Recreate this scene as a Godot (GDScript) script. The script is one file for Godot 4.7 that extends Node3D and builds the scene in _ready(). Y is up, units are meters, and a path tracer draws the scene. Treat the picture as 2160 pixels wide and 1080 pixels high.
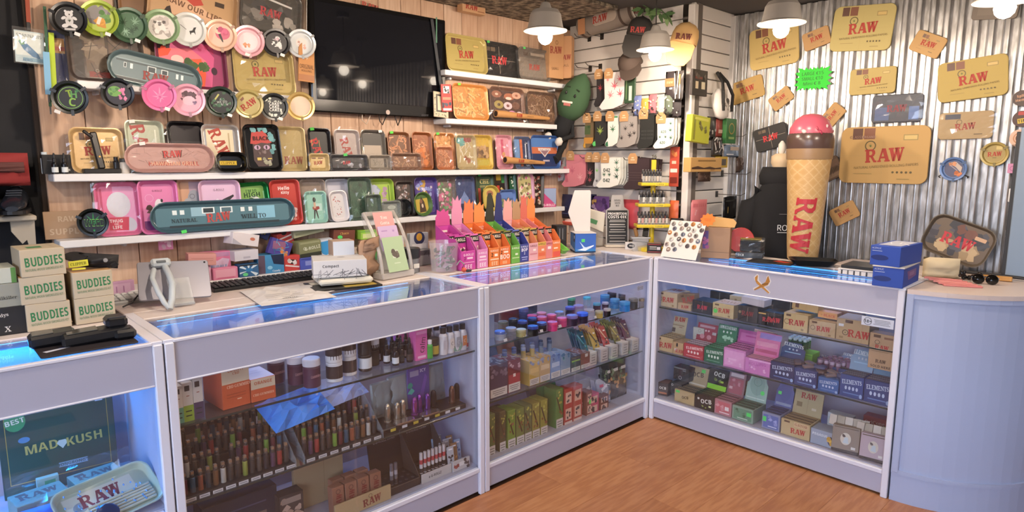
extends Node3D
# A smoke shop: three glass counters in an L, a boarded wall of trays behind them, a slat wall of socks
# and a corrugated wall of tray covers. Row A of the counters runs along x (front at z = 0), row B along z
# (front at x = 0). Metres, y up.

const WOOD_Z := -1.0
const SLAT_X := 0.36
const RETURN_Z := -0.01
const CORR_X := 0.85
const CEIL := 2.5
var mats := {}
var meshes := {}
var used := {}
var texts := {}
var rng := RandomNumberGenerator.new()
var print_mat: StandardMaterial3D
var fonts := {}


func mat(hex: String, rough := 0.55, metal := 0.0, emit := 0.0) -> StandardMaterial3D:
	var key := "%s %.2f %.2f %.2f" % [hex, rough, metal, emit]
	if not mats.has(key):
		var m := StandardMaterial3D.new()
		m.albedo_color = Color(hex)
		m.roughness = rough
		m.metallic = metal
		if emit > 0.0:
			m.emission_enabled = true
			m.emission = Color(hex)
			m.emission_energy_multiplier = emit
		mats[key] = m
	return mats[key]


func clear(hex := "ffffff", alpha := 0.06, rough := 0.03) -> StandardMaterial3D:
	var key := "clear %s %.2f %.2f" % [hex, alpha, rough]
	if not mats.has(key):
		var m := StandardMaterial3D.new()
		m.transparency = BaseMaterial3D.TRANSPARENCY_ALPHA
		m.albedo_color = Color(Color(hex), alpha)
		m.roughness = rough
		mats[key] = m
	return mats[key]


func noise(freq: float, seed_no: int, ramp: Array, size := 512, stretch := false, kind := FastNoiseLite.TYPE_SIMPLEX_SMOOTH, bump := false) -> NoiseTexture2D:
	var n := FastNoiseLite.new()
	n.noise_type = kind
	n.seed = seed_no
	n.frequency = freq
	n.fractal_octaves = 4
	var t := NoiseTexture2D.new()
	t.width = size
	t.height = size
	t.seamless = true
	t.noise = n
	t.as_normal_map = bump
	if ramp.size():
		var g := Gradient.new()
		g.offsets = PackedFloat32Array(ramp.map(func(r): return r[0]))
		g.colors = PackedColorArray(ramp.map(func(r): return Color(r[1])))
		t.color_ramp = g
	return t


# ---------------------------------------------------------------- naming
func numbered(n: String) -> String:
	used[n] = used.get(n, -1) + 1
	return n if used[n] == 0 else "%s_%03d" % [n, used[n]]


func thing(n: String, label: String, cat: String, group := "", at := Vector3.ZERO, rot := Vector3.ZERO) -> Node3D:
	var o := Node3D.new()
	o.name = numbered(n)
	add_child(o)
	o.position = at
	o.rotation_degrees = rot
	o.set_meta("label", label)
	o.set_meta("category", cat)
	if group:
		o.set_meta("group", group)
	return o


func part(o: Node, n: String, mesh: Mesh, m: Material, at := Vector3.ZERO, rot := Vector3.ZERO) -> MeshInstance3D:
	var p := MeshInstance3D.new()
	p.name = n
	p.mesh = mesh
	p.material_override = m
	p.position = at
	p.rotation_degrees = rot
	o.add_child(p, true)
	return p


func struct(n: String, mesh: Mesh, m: Material, at := Vector3.ZERO, rot := Vector3.ZERO) -> MeshInstance3D:
	var p := part(self, n, mesh, m, at, rot)
	p.set_meta("kind", "structure")
	return p


func again(src: Node3D, label: String, at: Vector3, rot: Vector3, group := "") -> Node3D:
	var c: Node3D = src.duplicate()
	c.name = numbered(String(src.name).rstrip("0123456789").rstrip("_"))
	add_child(c)
	c.position = at
	c.rotation_degrees = rot
	c.set_meta("label", label)
	if group:
		c.set_meta("group", group)
	return c


# where things hang or stand: a plane's letter, the way along it, the height, the distance out of it
func pos(f: String, u: float, v: float, out := 0.0) -> Vector3:
	match f:
		"A": return Vector3(u, v, out)
		"W": return Vector3(u, v, WOOD_Z + out)
		"R": return Vector3(u, v, RETURN_Z + out)
		"B": return Vector3(-out, v, u)
		"S": return Vector3(SLAT_X - out, v, u)
	return Vector3(CORR_X - out, v, u)


func facing(f: String, roll := 0.0, lean := 0.0, turn := 0.0) -> Vector3:
	return Vector3(lean, (0.0 if f in ["A", "W", "R"] else -90.0) + turn, roll)


const NTH := ["first", "second", "third", "fourth", "fifth", "sixth", "seventh", "eighth", "ninth", "tenth", "eleventh", "twelfth", "thirteenth", "fourteenth", "fifteenth", "sixteenth", "seventeenth", "eighteenth", "nineteenth", "twentieth", "twenty-first", "twenty-second"]


# ---------------------------------------------------------------- shapes
func begin() -> SurfaceTool:
	var st := SurfaceTool.new()
	st.begin(Mesh.PRIMITIVE_TRIANGLES)
	st.set_smooth_group(-1)
	return st


func done(st: SurfaceTool) -> ArrayMesh:
	st.generate_normals()
	return st.commit()


func tri(st: SurfaceTool, a: Vector3, b: Vector3, c: Vector3) -> void:
	st.add_vertex(a)
	st.add_vertex(c)
	st.add_vertex(b)


func quad(st: SurfaceTool, a: Vector3, b: Vector3, c: Vector3, d: Vector3) -> void:
	tri(st, a, b, c)
	tri(st, a, c, d)


func hull_tri(st: SurfaceTool, a: Vector3, b: Vector3, c: Vector3, mid: Vector3) -> void:
	if (b - a).cross(c - a).dot((a + b + c) / 3.0 - mid) >= 0.0:
		tri(st, a, b, c)
	else:
		tri(st, a, c, b)


func add_box(st: SurfaceTool, s: Vector3, b := 0.002, t := Transform3D()) -> void:
	b = minf(b, minf(s.x, minf(s.y, s.z)) * 0.45)
	var h := s * 0.5
	var c := []
	for k in 8:
		var g := Vector3(1 if k & 1 else -1, 1 if k & 2 else -1, 1 if k & 4 else -1)
		var e := []
		for ax in 3:
			var p := h - Vector3(b, b, b)
			p[ax] = h[ax]
			e.append(t * (p * g))
		c.append(e)
	var mid := t.origin
	for ax in 3:
		for sg in 2:
			var ids := []
			var u := 1 << ((ax + 1) % 3)
			var v := 1 << ((ax + 2) % 3)
			var base := sg << ax
			ids = [base, base | u, base | u | v, base | v]
			hull_tri(st, c[ids[0]][ax], c[ids[1]][ax], c[ids[2]][ax], mid)
			hull_tri(st, c[ids[0]][ax], c[ids[2]][ax], c[ids[3]][ax], mid)
		for k in 4:
			var a := (1 << ((ax + 1) % 3)) * (k & 1) | (1 << ((ax + 2) % 3)) * (k >> 1)
			var z: int = a | (1 << ax)
			var p := (ax + 1) % 3
			var q := (ax + 2) % 3
			hull_tri(st, c[a][p], c[z][p], c[z][q], mid)
			hull_tri(st, c[a][p], c[z][q], c[a][q], mid)
	for k in 8:
		hull_tri(st, c[k][0], c[k][1], c[k][2], mid)


func box(w: float, h: float, d: float, b := 0.002) -> Mesh:
	var key := "box %.4f %.4f %.4f %.4f" % [w, h, d, b]
	if not meshes.has(key):
		var st := begin()
		add_box(st, Vector3(w, h, d), b)
		meshes[key] = done(st)
	return meshes[key]


func rr(w: float, h: float, r: float, n := 4) -> PackedVector2Array:
	var p := PackedVector2Array()
	r = minf(r, minf(w, h) * 0.5)
	for q in 4:
		var c := Vector2((w * 0.5 - r) * (1 if q in [0, 3] else -1), (h * 0.5 - r) * (1 if q < 2 else -1))
		for i in n + 1:
			var a := PI * 0.5 * (q + float(i) / n)
			p.append(c + Vector2(cos(a), sin(a)) * r)
	return p


func circle(r: float, n := 20) -> PackedVector2Array:
	var p := PackedVector2Array()
	for i in n:
		p.append(Vector2(cos(TAU * i / n), sin(TAU * i / n)) * r)
	return p


func lift(p: PackedVector2Array, z: float) -> PackedVector3Array:
	var o := PackedVector3Array()
	for v in p:
		o.append(Vector3(v.x, v.y, z))
	return o


func loft(st: SurfaceTool, rings: Array, cap0 := true, cap1 := true, hard := true) -> void:
	var n: int = rings[0].size()
	for i in rings.size() - 1:
		st.set_smooth_group(i + 1 if hard else 1)
		for j in n:
			var k := (j + 1) % n
			quad(st, rings[i][j], rings[i][k], rings[i + 1][k], rings[i + 1][j])
	st.set_smooth_group(-1)
	for e in 2:
		if not [cap0, cap1][e]:
			continue
		var r: PackedVector3Array = rings[0] if e == 0 else rings[-1]
		var m := Vector3.ZERO
		for v in r:
			m += v / n
		for j in n:
			if e == 0:
				tri(st, m, r[(j + 1) % n], r[j])
			else:
				tri(st, m, r[j], r[(j + 1) % n])


# profile: [radius, height] from the bottom up, round the y axis
func lathe(profile: Array, n := 18, hard := true) -> Mesh:
	var key := "lathe %s %d" % [profile, n]
	if not meshes.has(key):
		var st := begin()
		var rings := []
		for p in profile:
			var r := PackedVector3Array()
			for i in n:
				r.append(Vector3(cos(TAU * i / n) * p[0], p[1], -sin(TAU * i / n) * p[0]))
			rings.append(r)
		loft(st, rings, true, true, hard)
		meshes[key] = done(st)
	return meshes[key]


# an outline pushed out along z, with a small chamfer at the front
func prism(p: PackedVector2Array, d: float, b := 0.0) -> Mesh:
	var st := begin()
	if Geometry2D.is_polygon_clockwise(p):
		p = p.duplicate()
		p.reverse()
	var inner := p
	if b > 0.0:
		var q := Geometry2D.offset_polygon(p, -b)
		if q.size() == 1 and q[0].size() == p.size():
			inner = PackedVector2Array()
			var off := 0
			for i in p.size():
				if q[0][i].distance_to(p[0]) < q[0][off].distance_to(p[0]):
					off = i
			var cw := Geometry2D.is_polygon_clockwise(q[0])
			for i in p.size():
				inner.append(q[0][posmod(off + (-i if cw else i), p.size())])
	var t := Geometry2D.triangulate_polygon(inner)
	for i in range(0, t.size(), 3):
		var a := inner[t[i]]
		var b2 := inner[t[i + 1]]
		var c := inner[t[i + 2]]
		if (b2 - a).cross(c - a) < 0.0:
			var s := b2
			b2 = c
			c = s
		tri(st, Vector3(a.x, a.y, d), Vector3(b2.x, b2.y, d), Vector3(c.x, c.y, d))
	t = Geometry2D.triangulate_polygon(p)
	for i in range(0, t.size(), 3):
		var a := p[t[i]]
		var b2 := p[t[i + 1]]
		var c := p[t[i + 2]]
		if (b2 - a).cross(c - a) > 0.0:
			var s := b2
			b2 = c
			c = s
		tri(st, Vector3(a.x, a.y, 0), Vector3(b2.x, b2.y, 0), Vector3(c.x, c.y, 0))
	for i in p.size():
		var j := (i + 1) % p.size()
		quad(st, Vector3(p[i].x, p[i].y, 0), Vector3(p[j].x, p[j].y, 0), Vector3(p[j].x, p[j].y, d - b), Vector3(p[i].x, p[i].y, d - b))
		if b > 0.0:
			quad(st, Vector3(p[i].x, p[i].y, d - b), Vector3(p[j].x, p[j].y, d - b), Vector3(inner[j].x, inner[j].y, d), Vector3(inner[i].x, inner[i].y, d))
	return done(st)


func poly(a: Array, sx := 1.0, sy := 1.0) -> PackedVector2Array:
	var p := PackedVector2Array()
	for i in range(0, a.size(), 2):
		p.append(Vector2(a[i] * sx, a[i + 1] * sy))
	return p


func tube(pts: Array, r: float, n := 6) -> Mesh:
	var st := begin()
	var rings := []
	for i in pts.size():
		var d: Vector3 = (pts[mini(i + 1, pts.size() - 1)] - pts[maxi(i - 1, 0)]).normalized()
		var s := d.cross(Vector3.UP if absf(d.y) < 0.9 else Vector3.RIGHT).normalized()
		var t := d.cross(s)
		var g := PackedVector3Array()
		for k in n:
			g.append(pts[i] + (s * cos(TAU * k / n) + t * sin(TAU * k / n)) * r)
		rings.append(g)
	loft(st, rings, true, true, false)
	return done(st)


# a sealed bag: flat edges, a soft belly, wrinkles by seed
func pouch(w: float, h: float, t: float, seed_no := 0, wrinkle := 0.15) -> Mesh:
	var key := "pouch %.3f %.3f %.3f %d %.2f" % [w, h, t, seed_no, wrinkle]
	if meshes.has(key):
		return meshes[key]
	rng.seed = seed_no + 11
	var st := begin()
	st.set_smooth_group(1)
	var nx := 7
	var ny := 9
	for side in 2:
		var g := []
		for j in ny:
			for i in nx:
				var x := float(i) / (nx - 1)
				var y := float(j) / (ny - 1)
				var k := pow(sin(PI * x), 0.7) * pow(sin(PI * y), 0.6)
				var z := t * 0.5 * k * (1.0 + rng.randf_range(-wrinkle, wrinkle) * 2.0)
				g.append(Vector3((x - 0.5) * w, y * h, z if side == 0 else -z))
		for j in ny - 1:
			for i in nx - 1:
				var a: int = j * nx + i
				if side == 0:
					quad(st, g[a], g[a + 1], g[a + nx + 1], g[a + nx])
				else:
					quad(st, g[a], g[a + nx], g[a + nx + 1], g[a + 1])
	meshes[key] = done(st)
	return meshes[key]


# crinkled clear film, w by h round the origin, facing z
func film(w: float, h: float, seed_no: int, amp := 0.006, n := 9) -> Mesh:
	rng.seed = seed_no * 7 + 3
	var st := begin()
	var g := []
	for j in n + 1:
		for i in n + 1:
			var e := i == 0 or j == 0 or i == n or j == n
			g.append(Vector3((float(i) / n - 0.5 + (0.0 if e else rng.randf_range(-0.4, 0.4) / n)) * w, (float(j) / n - 0.5 + (0.0 if e else rng.randf_range(-0.4, 0.4) / n)) * h, 0.0 if e else rng.randf_range(0.0, amp)))
	for j in n:
		for i in n:
			var a: int = j * (n + 1) + i
			quad(st, g[a], g[a + 1], g[a + n + 2], g[a + n + 1])
	return done(st)


func tray_mesh(w: float, h: float, d: float, r: float, lip := 0.007) -> Mesh:
	var key := "tray %.3f %.3f %.3f %.3f" % [w, h, d, r]
	if not meshes.has(key):
		var st := begin()
		var k := lip
		loft(st, [lift(rr(w - 3 * k, h - 3 * k, r), 0), lift(rr(w - k * 0.4, h - k * 0.4, r), d * 0.9), lift(rr(w, h, r), d), lift(rr(w - k, h - k, r), d * 1.02), lift(rr(w - 2 * k, h - 2 * k, r * 0.9), d * 0.9), lift(rr(w - 4.4 * k, h - 4.4 * k, r * 0.8), 0.004), lift(rr(w - 5 * k, h - 5 * k, r * 0.8), 0.003)])
		meshes[key] = done(st)
	return meshes[key]


# ---------------------------------------------------------------- print: flat colour and lettering
func flat(st: SurfaceTool, p: PackedVector2Array, c: Color, z: float) -> void:
	st.set_color(c.srgb_to_linear())
	var t := Geometry2D.triangulate_polygon(p)
	for i in range(0, t.size(), 3):
		var a := p[t[i]]
		var b := p[t[i + 1]]
		var d := p[t[i + 2]]
		if (b - a).cross(d - a) < 0.0:
			var s := b
			b = d
			d = s
		tri(st, Vector3(a.x, a.y, z), Vector3(b.x, b.y, z), Vector3(d.x, d.y, z))


func moved(p: PackedVector2Array, at: Vector2, deg := 0.0) -> PackedVector2Array:
	return Transform2D(deg_to_rad(deg), at) * p


func leaf(s: float) -> PackedVector2Array:
	var p := PackedVector2Array()
	for i in 7:
		var a := deg_to_rad(-35.0 + i * 250.0 / 6.0)
		var l: float = s * [0.45, 0.7, 0.9, 1.0, 0.9, 0.7, 0.45][i]
		p.append(Vector2(cos(a - 0.32), sin(a - 0.32)) * s * 0.2)
		p.append(Vector2(cos(a - 0.09), sin(a - 0.09)) * l * 0.62)
		p.append(Vector2(cos(a), sin(a)) * l)
		p.append(Vector2(cos(a + 0.09), sin(a + 0.09)) * l * 0.62)
	p.append(Vector2(-0.03, -0.05) * s)
	p.append(Vector2(-0.03, -0.5) * s)
	p.append(Vector2(0.03, -0.5) * s)
	return p


# the heavy slab letters of the tray prints
func slab_letters() -> ArrayMesh:
	var st := begin()
	for g in [[0, 0, .46, 0, .46, .13, .38, .13, .38, .87, .44, .87, .44, 1, 0, 1, 0, .87, .08, .87, .08, .13, 0, .13], [.38, 1, .7, 1, .9, .88, .92, .68, .8, .5, .6, .42, .38, .42, .38, .56, .54, .56, .64, .64, .64, .8, .54, .87, .38, .87], [.44, .46, .7, .46, .9, .14, 1.02, .13, 1.02, 0, .76, 0, .56, .3],
		[1.1, 0, 1.42, 0, 1.42, .12, 1.36, .12, 1.63, .82, 1.58, 1, 1.52, 1, 1.2, .12, 1.1, .12], [1.5, 1, 1.84, 1, 2.12, .12, 2.2, .12, 2.2, 0, 1.72, 0, 1.72, .12, 1.8, .12], [1.4, .26, 1.78, .26, 1.74, .4, 1.46, .4],
		[2.1, 1, 2.56, 1, 2.56, .88, 2.5, .88, 2.62, .36, 2.54, 0, 2.42, 0, 2.18, .88, 2.1, .88], [2.42, 0, 2.62, 0, 2.9, .88, 2.82, 1, 2.74, 1], [2.62, 1, 3.06, 1, 3.06, .88, 3.0, .88, 3.1, .36, 3.02, 0, 2.92, 0, 2.7, .88, 2.62, .88], [2.9, 0, 3.1, 0, 3.36, .88, 3.44, .88, 3.44, 1, 3.14, 1, 3.14, .88, 3.22, .88]]:
		flat(st, poly(g, 0.78, 1.0), Color.WHITE, 0.0)
	return done(st)


func letters(o: Node, s: String, hex: String, at: Vector3, h: float, roll := 0.0, font := "s", wide := 0.0, rot := Vector3.ZERO) -> MeshInstance3D:
	var key := font + s
	if key == "sRAW" and not texts.has(key):
		texts[key] = slab_letters()
	if not texts.has(key):
		var m := TextMesh.new()
		m.font = fonts[font]
		m.text = s
		m.font_size = 32
		m.pixel_size = 0.01
		m.depth = 0.0
		m.curve_step = 3.0 if s.length() < 6 else 7.0
		texts[key] = m
	var bb: AABB = texts[key].get_aabb()
	var k := h / maxf(bb.size.y, 0.01)
	var p := part(o, "lettering", texts[key], mat(hex, 0.6), at, rot + Vector3(0, 0, roll))
	var kx := k if wide <= 0.0 else wide / maxf(bb.size.x, 0.01)
	p.scale = Vector3(kx, k, k)
	p.position -= p.basis * bb.get_center()
	return p


# One string describes what is printed on a face w by h: shapes parted by «|», places and sizes as shares of w and h.
# r colour x y w h turn: bar; e: ellipse; o colour x y r t: ring; p colour points: outline; f colour x y size turn: leaf;
# k colour x y w h count length thickness seed: strewn bars; d colour x y w h count radius seed: strewn blots;
# t colour x y height turn font text: lettering
func decal(o: Node, w: float, h: float, what: String, at := Vector3.ZERO, rot := Vector3.ZERO, n := "print") -> void:
	var st := begin()
	var any := false
	var z := 0.0
	for item in what.split("|"):
		var a := item.strip_edges().split(" ")
		var c := Color(a[1])
		var v := []
		for i in range(2, a.size()):
			v.append(a[i].to_float())
		z += 0.00015
		var m := minf(w, h)
		match a[0]:
			"t":
				var local := Vector3(v[0] * w, v[1] * h, z + 0.0002)
				var said := letters(o, " ".join(a.slice(7)), a[1], at, v[2] * h, v[3], a[6], 0.0, rot)
				var lw := said.mesh.get_aabb().size.x * said.scale.x
				var room := (h if absf(v[3]) > 45.0 else w) * 0.86
				said.scale.x *= minf(1.0, room / lw)
				said.position = at + Basis.from_euler(rot * PI / 180.0) * local - said.basis * said.mesh.get_aabb().get_center()
				continue
			"r":
				flat(st, moved(rr(v[2] * w, v[3] * h, 0.0, 1) if v.size() < 6 else rr(v[2] * w, v[3] * h, v[5] * m, 4), Vector2(v[0] * w, v[1] * h), v[4] if v.size() > 4 else 0.0), c, z)
			"e":
				var p := circle(1.0, 18)
				for i in p.size():
					p[i] *= Vector2(v[2] * w, v[3] * h)
				flat(st, moved(p, Vector2(v[0] * w, v[1] * h), v[4] if v.size() > 4 else 0.0), c, z)
			"o":
				var p := circle(v[2] * m, 20)
				var q := circle((v[2] - v[3]) * m, 20)
				for i in 20:
					var j := (i + 1) % 20
					flat(st, moved(PackedVector2Array([p[i], p[j], q[j], q[i]]), Vector2(v[0] * w, v[1] * h)), c, z)
			"p":
				flat(st, poly(v, w, h), c, z)
			"f":
				flat(st, moved(leaf(v[2] * m), Vector2(v[0] * w, v[1] * h), v[3] if v.size() > 3 else 0.0), c, z)
			"k":
				rng.seed = int(v[7])
				for i in int(v[4]):
					z += 0.00001
					var s := 0.75 + rng.randf() * 0.5
					flat(st, moved(rr(v[5] * m * s, v[6] * m, 0.0, 1), Vector2((v[0] + v[2] * (rng.randf() - 0.5)) * w, (v[1] + v[3] * (rng.randf() - 0.5)) * h), rng.randf() * 180.0), c.lightened(rng.randf() * 0.25) if i % 2 else c.darkened(rng.randf() * 0.3), z)
			"d":
				rng.seed = int(v[6])
				for i in int(v[4]):
					z += 0.00001
					var p := circle(1.0, 9)
					for k in 9:
						p[k] *= v[5] * m * rng.randf_range(0.55, 1.25)
					flat(st, moved(p, Vector2((v[0] + v[2] * (rng.randf() - 0.5)) * w, (v[1] + v[3] * (rng.randf() - 0.5)) * h)), c.lightened(rng.randf() * 0.15) if i % 2 else c.darkened(rng.randf() * 0.15), z)
		any = true
	if any:
		part(o, n, done(st), print_mat, at, rot)


func _ready() -> void:
	# camera
	var cam := Camera3D.new()
	cam.name = "camera"
	add_child(cam)
	cam.position = Vector3(-3.205, 1.556, 2.169)
	cam.rotation_degrees = Vector3(-8.346, -43.427, 0.075)
	cam.fov = 43.32
	cam.near = 0.05
	cam.current = true
	# sky, exposure
	var sky := ProceduralSkyMaterial.new()
	sky.sky_top_color = Color(0.7, 0.77, 0.9)
	sky.sky_horizon_color = Color(0.82, 0.87, 0.95)
	sky.ground_bottom_color = Color(0.35, 0.35, 0.36)
	sky.ground_horizon_color = Color(0.6, 0.62, 0.65)
	sky.sky_energy_multiplier = 2.9
	sky.ground_energy_multiplier = 1.5
	var env := Environment.new()
	env.background_mode = Environment.BG_SKY
	env.sky = Sky.new()
	env.sky.sky_material = sky
	env.tonemap_mode = Environment.TONE_MAPPER_LINEAR
	env.tonemap_exposure = 1.2
	env.sdfgi_enabled = true
	env.ssao_enabled = true
	env.ssil_enabled = true
	var we := WorldEnvironment.new()
	we.name = "world"
	we.environment = env
	add_child(we)

	var loaded := {"s": ["Droid Serif", 700], "b": ["Droid Sans", 700], "n": ["Droid Sans", 400], "m": ["Droid Sans Mono", 400]}
	for k in loaded:
		var f := SystemFont.new()
		f.font_names = PackedStringArray([loaded[k][0]])
		f.font_weight = loaded[k][1]
		fonts[k] = f
	print_mat = StandardMaterial3D.new()
	print_mat.vertex_color_use_as_albedo = true
	print_mat.roughness = 0.45

	# large lamps: two cool panels in the ceiling over the shop floor, out of view, placed to light the counter fronts, then the pendants
	unseen_ceiling_panel(Vector3(-0.9, CEIL - 0.012, 3.0))
	unseen_ceiling_panel(Vector3(-1.9, CEIL - 0.012, 3.8))
	pendant(Vector3(-0.95, 2.13, 0.01), "white enamel pendant lamp with a glowing bulb in front of the boarded wall")
	pendant(Vector3(-0.15, 2.13, 0.07), "white enamel pendant lamp on a dark cord in front of the slat wall")
	pendant(Vector3(-0.32, 2.13, 0.84), "white enamel pendant lamp before the corrugated wall, above the cone")
	pendant(Vector3(-0.27, 2.1, 1.63), "white enamel pendant lamp cut off by the upper picture edge")
	pendant(Vector3(-2.3, 2.13, 0.02), "unseen white enamel pendant lamp above the picture, lighting the long counter and boards")  # out of view, placed to light the boards and the long counter
	pendant(Vector3(-3.25, 2.13, 0.35), "unseen extra pendant lamp outside the picture, placed to lighten the boards")  # unseen extra lamp, placed to lighten the left end of the boards
	pendant(Vector3(-2.2, 2.13, 1.5), "unseen white enamel pendant lamp above the picture, lighting the shop floor")  # out of view, placed to light the shop floor

	build_room()
	build_counters()
	dark_end_wares()
	wall_wares()
	slat_wares()
	metal_wares()
	counter_wares()
	near_cabinet_wares()
	bottle_cabinet_wares()
	grinder_cabinet_wares()
	paper_cabinet_wares()


func omni(at: Vector3, hex: String, e: float, size := 0.03) -> void:
	var l := OmniLight3D.new()
	l.name = "lamp_light"
	l.position = at
	l.light_color = Color(hex)
	l.light_energy = e
	l.light_size = size
	l.omni_range = 12.0
	l.omni_attenuation = 2.0
	l.shadow_enabled = true
	add_child(l, true)


func area(at: Vector3, rot: Vector3, w: float, h: float, hex: String, e: float) -> void:
	var l := AreaLight3D.new()
	l.name = "panel_light"
	l.area_size = Vector2(w, h)
	l.position = at
	l.rotation_degrees = rot
	l.light_color = Color(hex)
	l.light_energy = e
	l.area_range = 12.0
	l.shadow_enabled = true
	add_child(l, true)


func pendant(at: Vector3, label: String) -> void:
	var o := thing("pendant_lamp", label, "lamp", "pendant lamps", at)
	part(o, "shade", lathe([[0.101, 0.025], [0.102, 0.028], [0.084, 0.036], [0.079, 0.06], [0.072, 0.1], [0.06, 0.118], [0.03, 0.124], [0.02, 0.15], [0.012, 0.155], [0.012, 0.15], [0.028, 0.118], [0.058, 0.112], [0.068, 0.098], [0.075, 0.06], [0.081, 0.038], [0.099, 0.025]], 28), mat("a39d96", 0.35, 0.3))
	part(o, "reflector", lathe([[0.079, 0.04], [0.073, 0.06], [0.066, 0.096], [0.02, 0.108]], 24), mat("efe6d6", 0.4))
	part(o, "socket", lathe([[0.016, 0.03], [0.018, 0.035], [0.018, 0.105], [0.01, 0.108]], 14), mat("e4dccb", 0.5))
	part(o, "bulb", lathe([[0.004, -0.036], [0.018, -0.031], [0.03, -0.018], [0.0345, 0.0], [0.031, 0.014], [0.022, 0.026], [0.015, 0.034]], 20, false), mat("fff4e2", 0.5, 0.0, 9.0))
	part(o, "cord", tube([Vector3(0, 0.152, 0), Vector3(0, CEIL - at.y - 0.02, 0)], 0.0035), mat("26221f", 0.7))
	part(o, "ceiling_rose", lathe([[0.04, CEIL - at.y - 0.03], [0.042, CEIL - at.y - 0.025], [0.042, CEIL - at.y]], 18), mat("26221f", 0.6))
	omni(at, "ffe8d0", 0.58, 0.03)


func unseen_ceiling_panel(at: Vector3) -> void:
	var o := thing("unseen_ceiling_light", "unseen square ceiling light out of view, placed to light the counter fronts, %s" % ("nearer the counters" if at.z < 3.4 else "farther back"), "lamp", "", at)
	part(o, "frame", box(0.64, 0.024, 0.64, 0.003), mat("d8d8d8", 0.5))
	part(o, "diffuser", box(0.58, 0.004, 0.58, 0.001), mat("eef3ff", 0.6, 0.0, 2.2), Vector3(0, -0.0135, 0))
	area(at + Vector3(0, -0.02, 0), Vector3(-90, 0, 0), 0.58, 0.58, "dfe6f6", 0.4)


func wood_mat(hex_a: String, hex_b: String, hex_c: String, seed_no: int, rough := 0.6) -> StandardMaterial3D:
	var m := StandardMaterial3D.new()
	m.albedo_texture = noise(0.012, seed_no, [[0.25, hex_a], [0.5, hex_b], [0.75, hex_c]])
	m.roughness = rough
	return m


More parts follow.
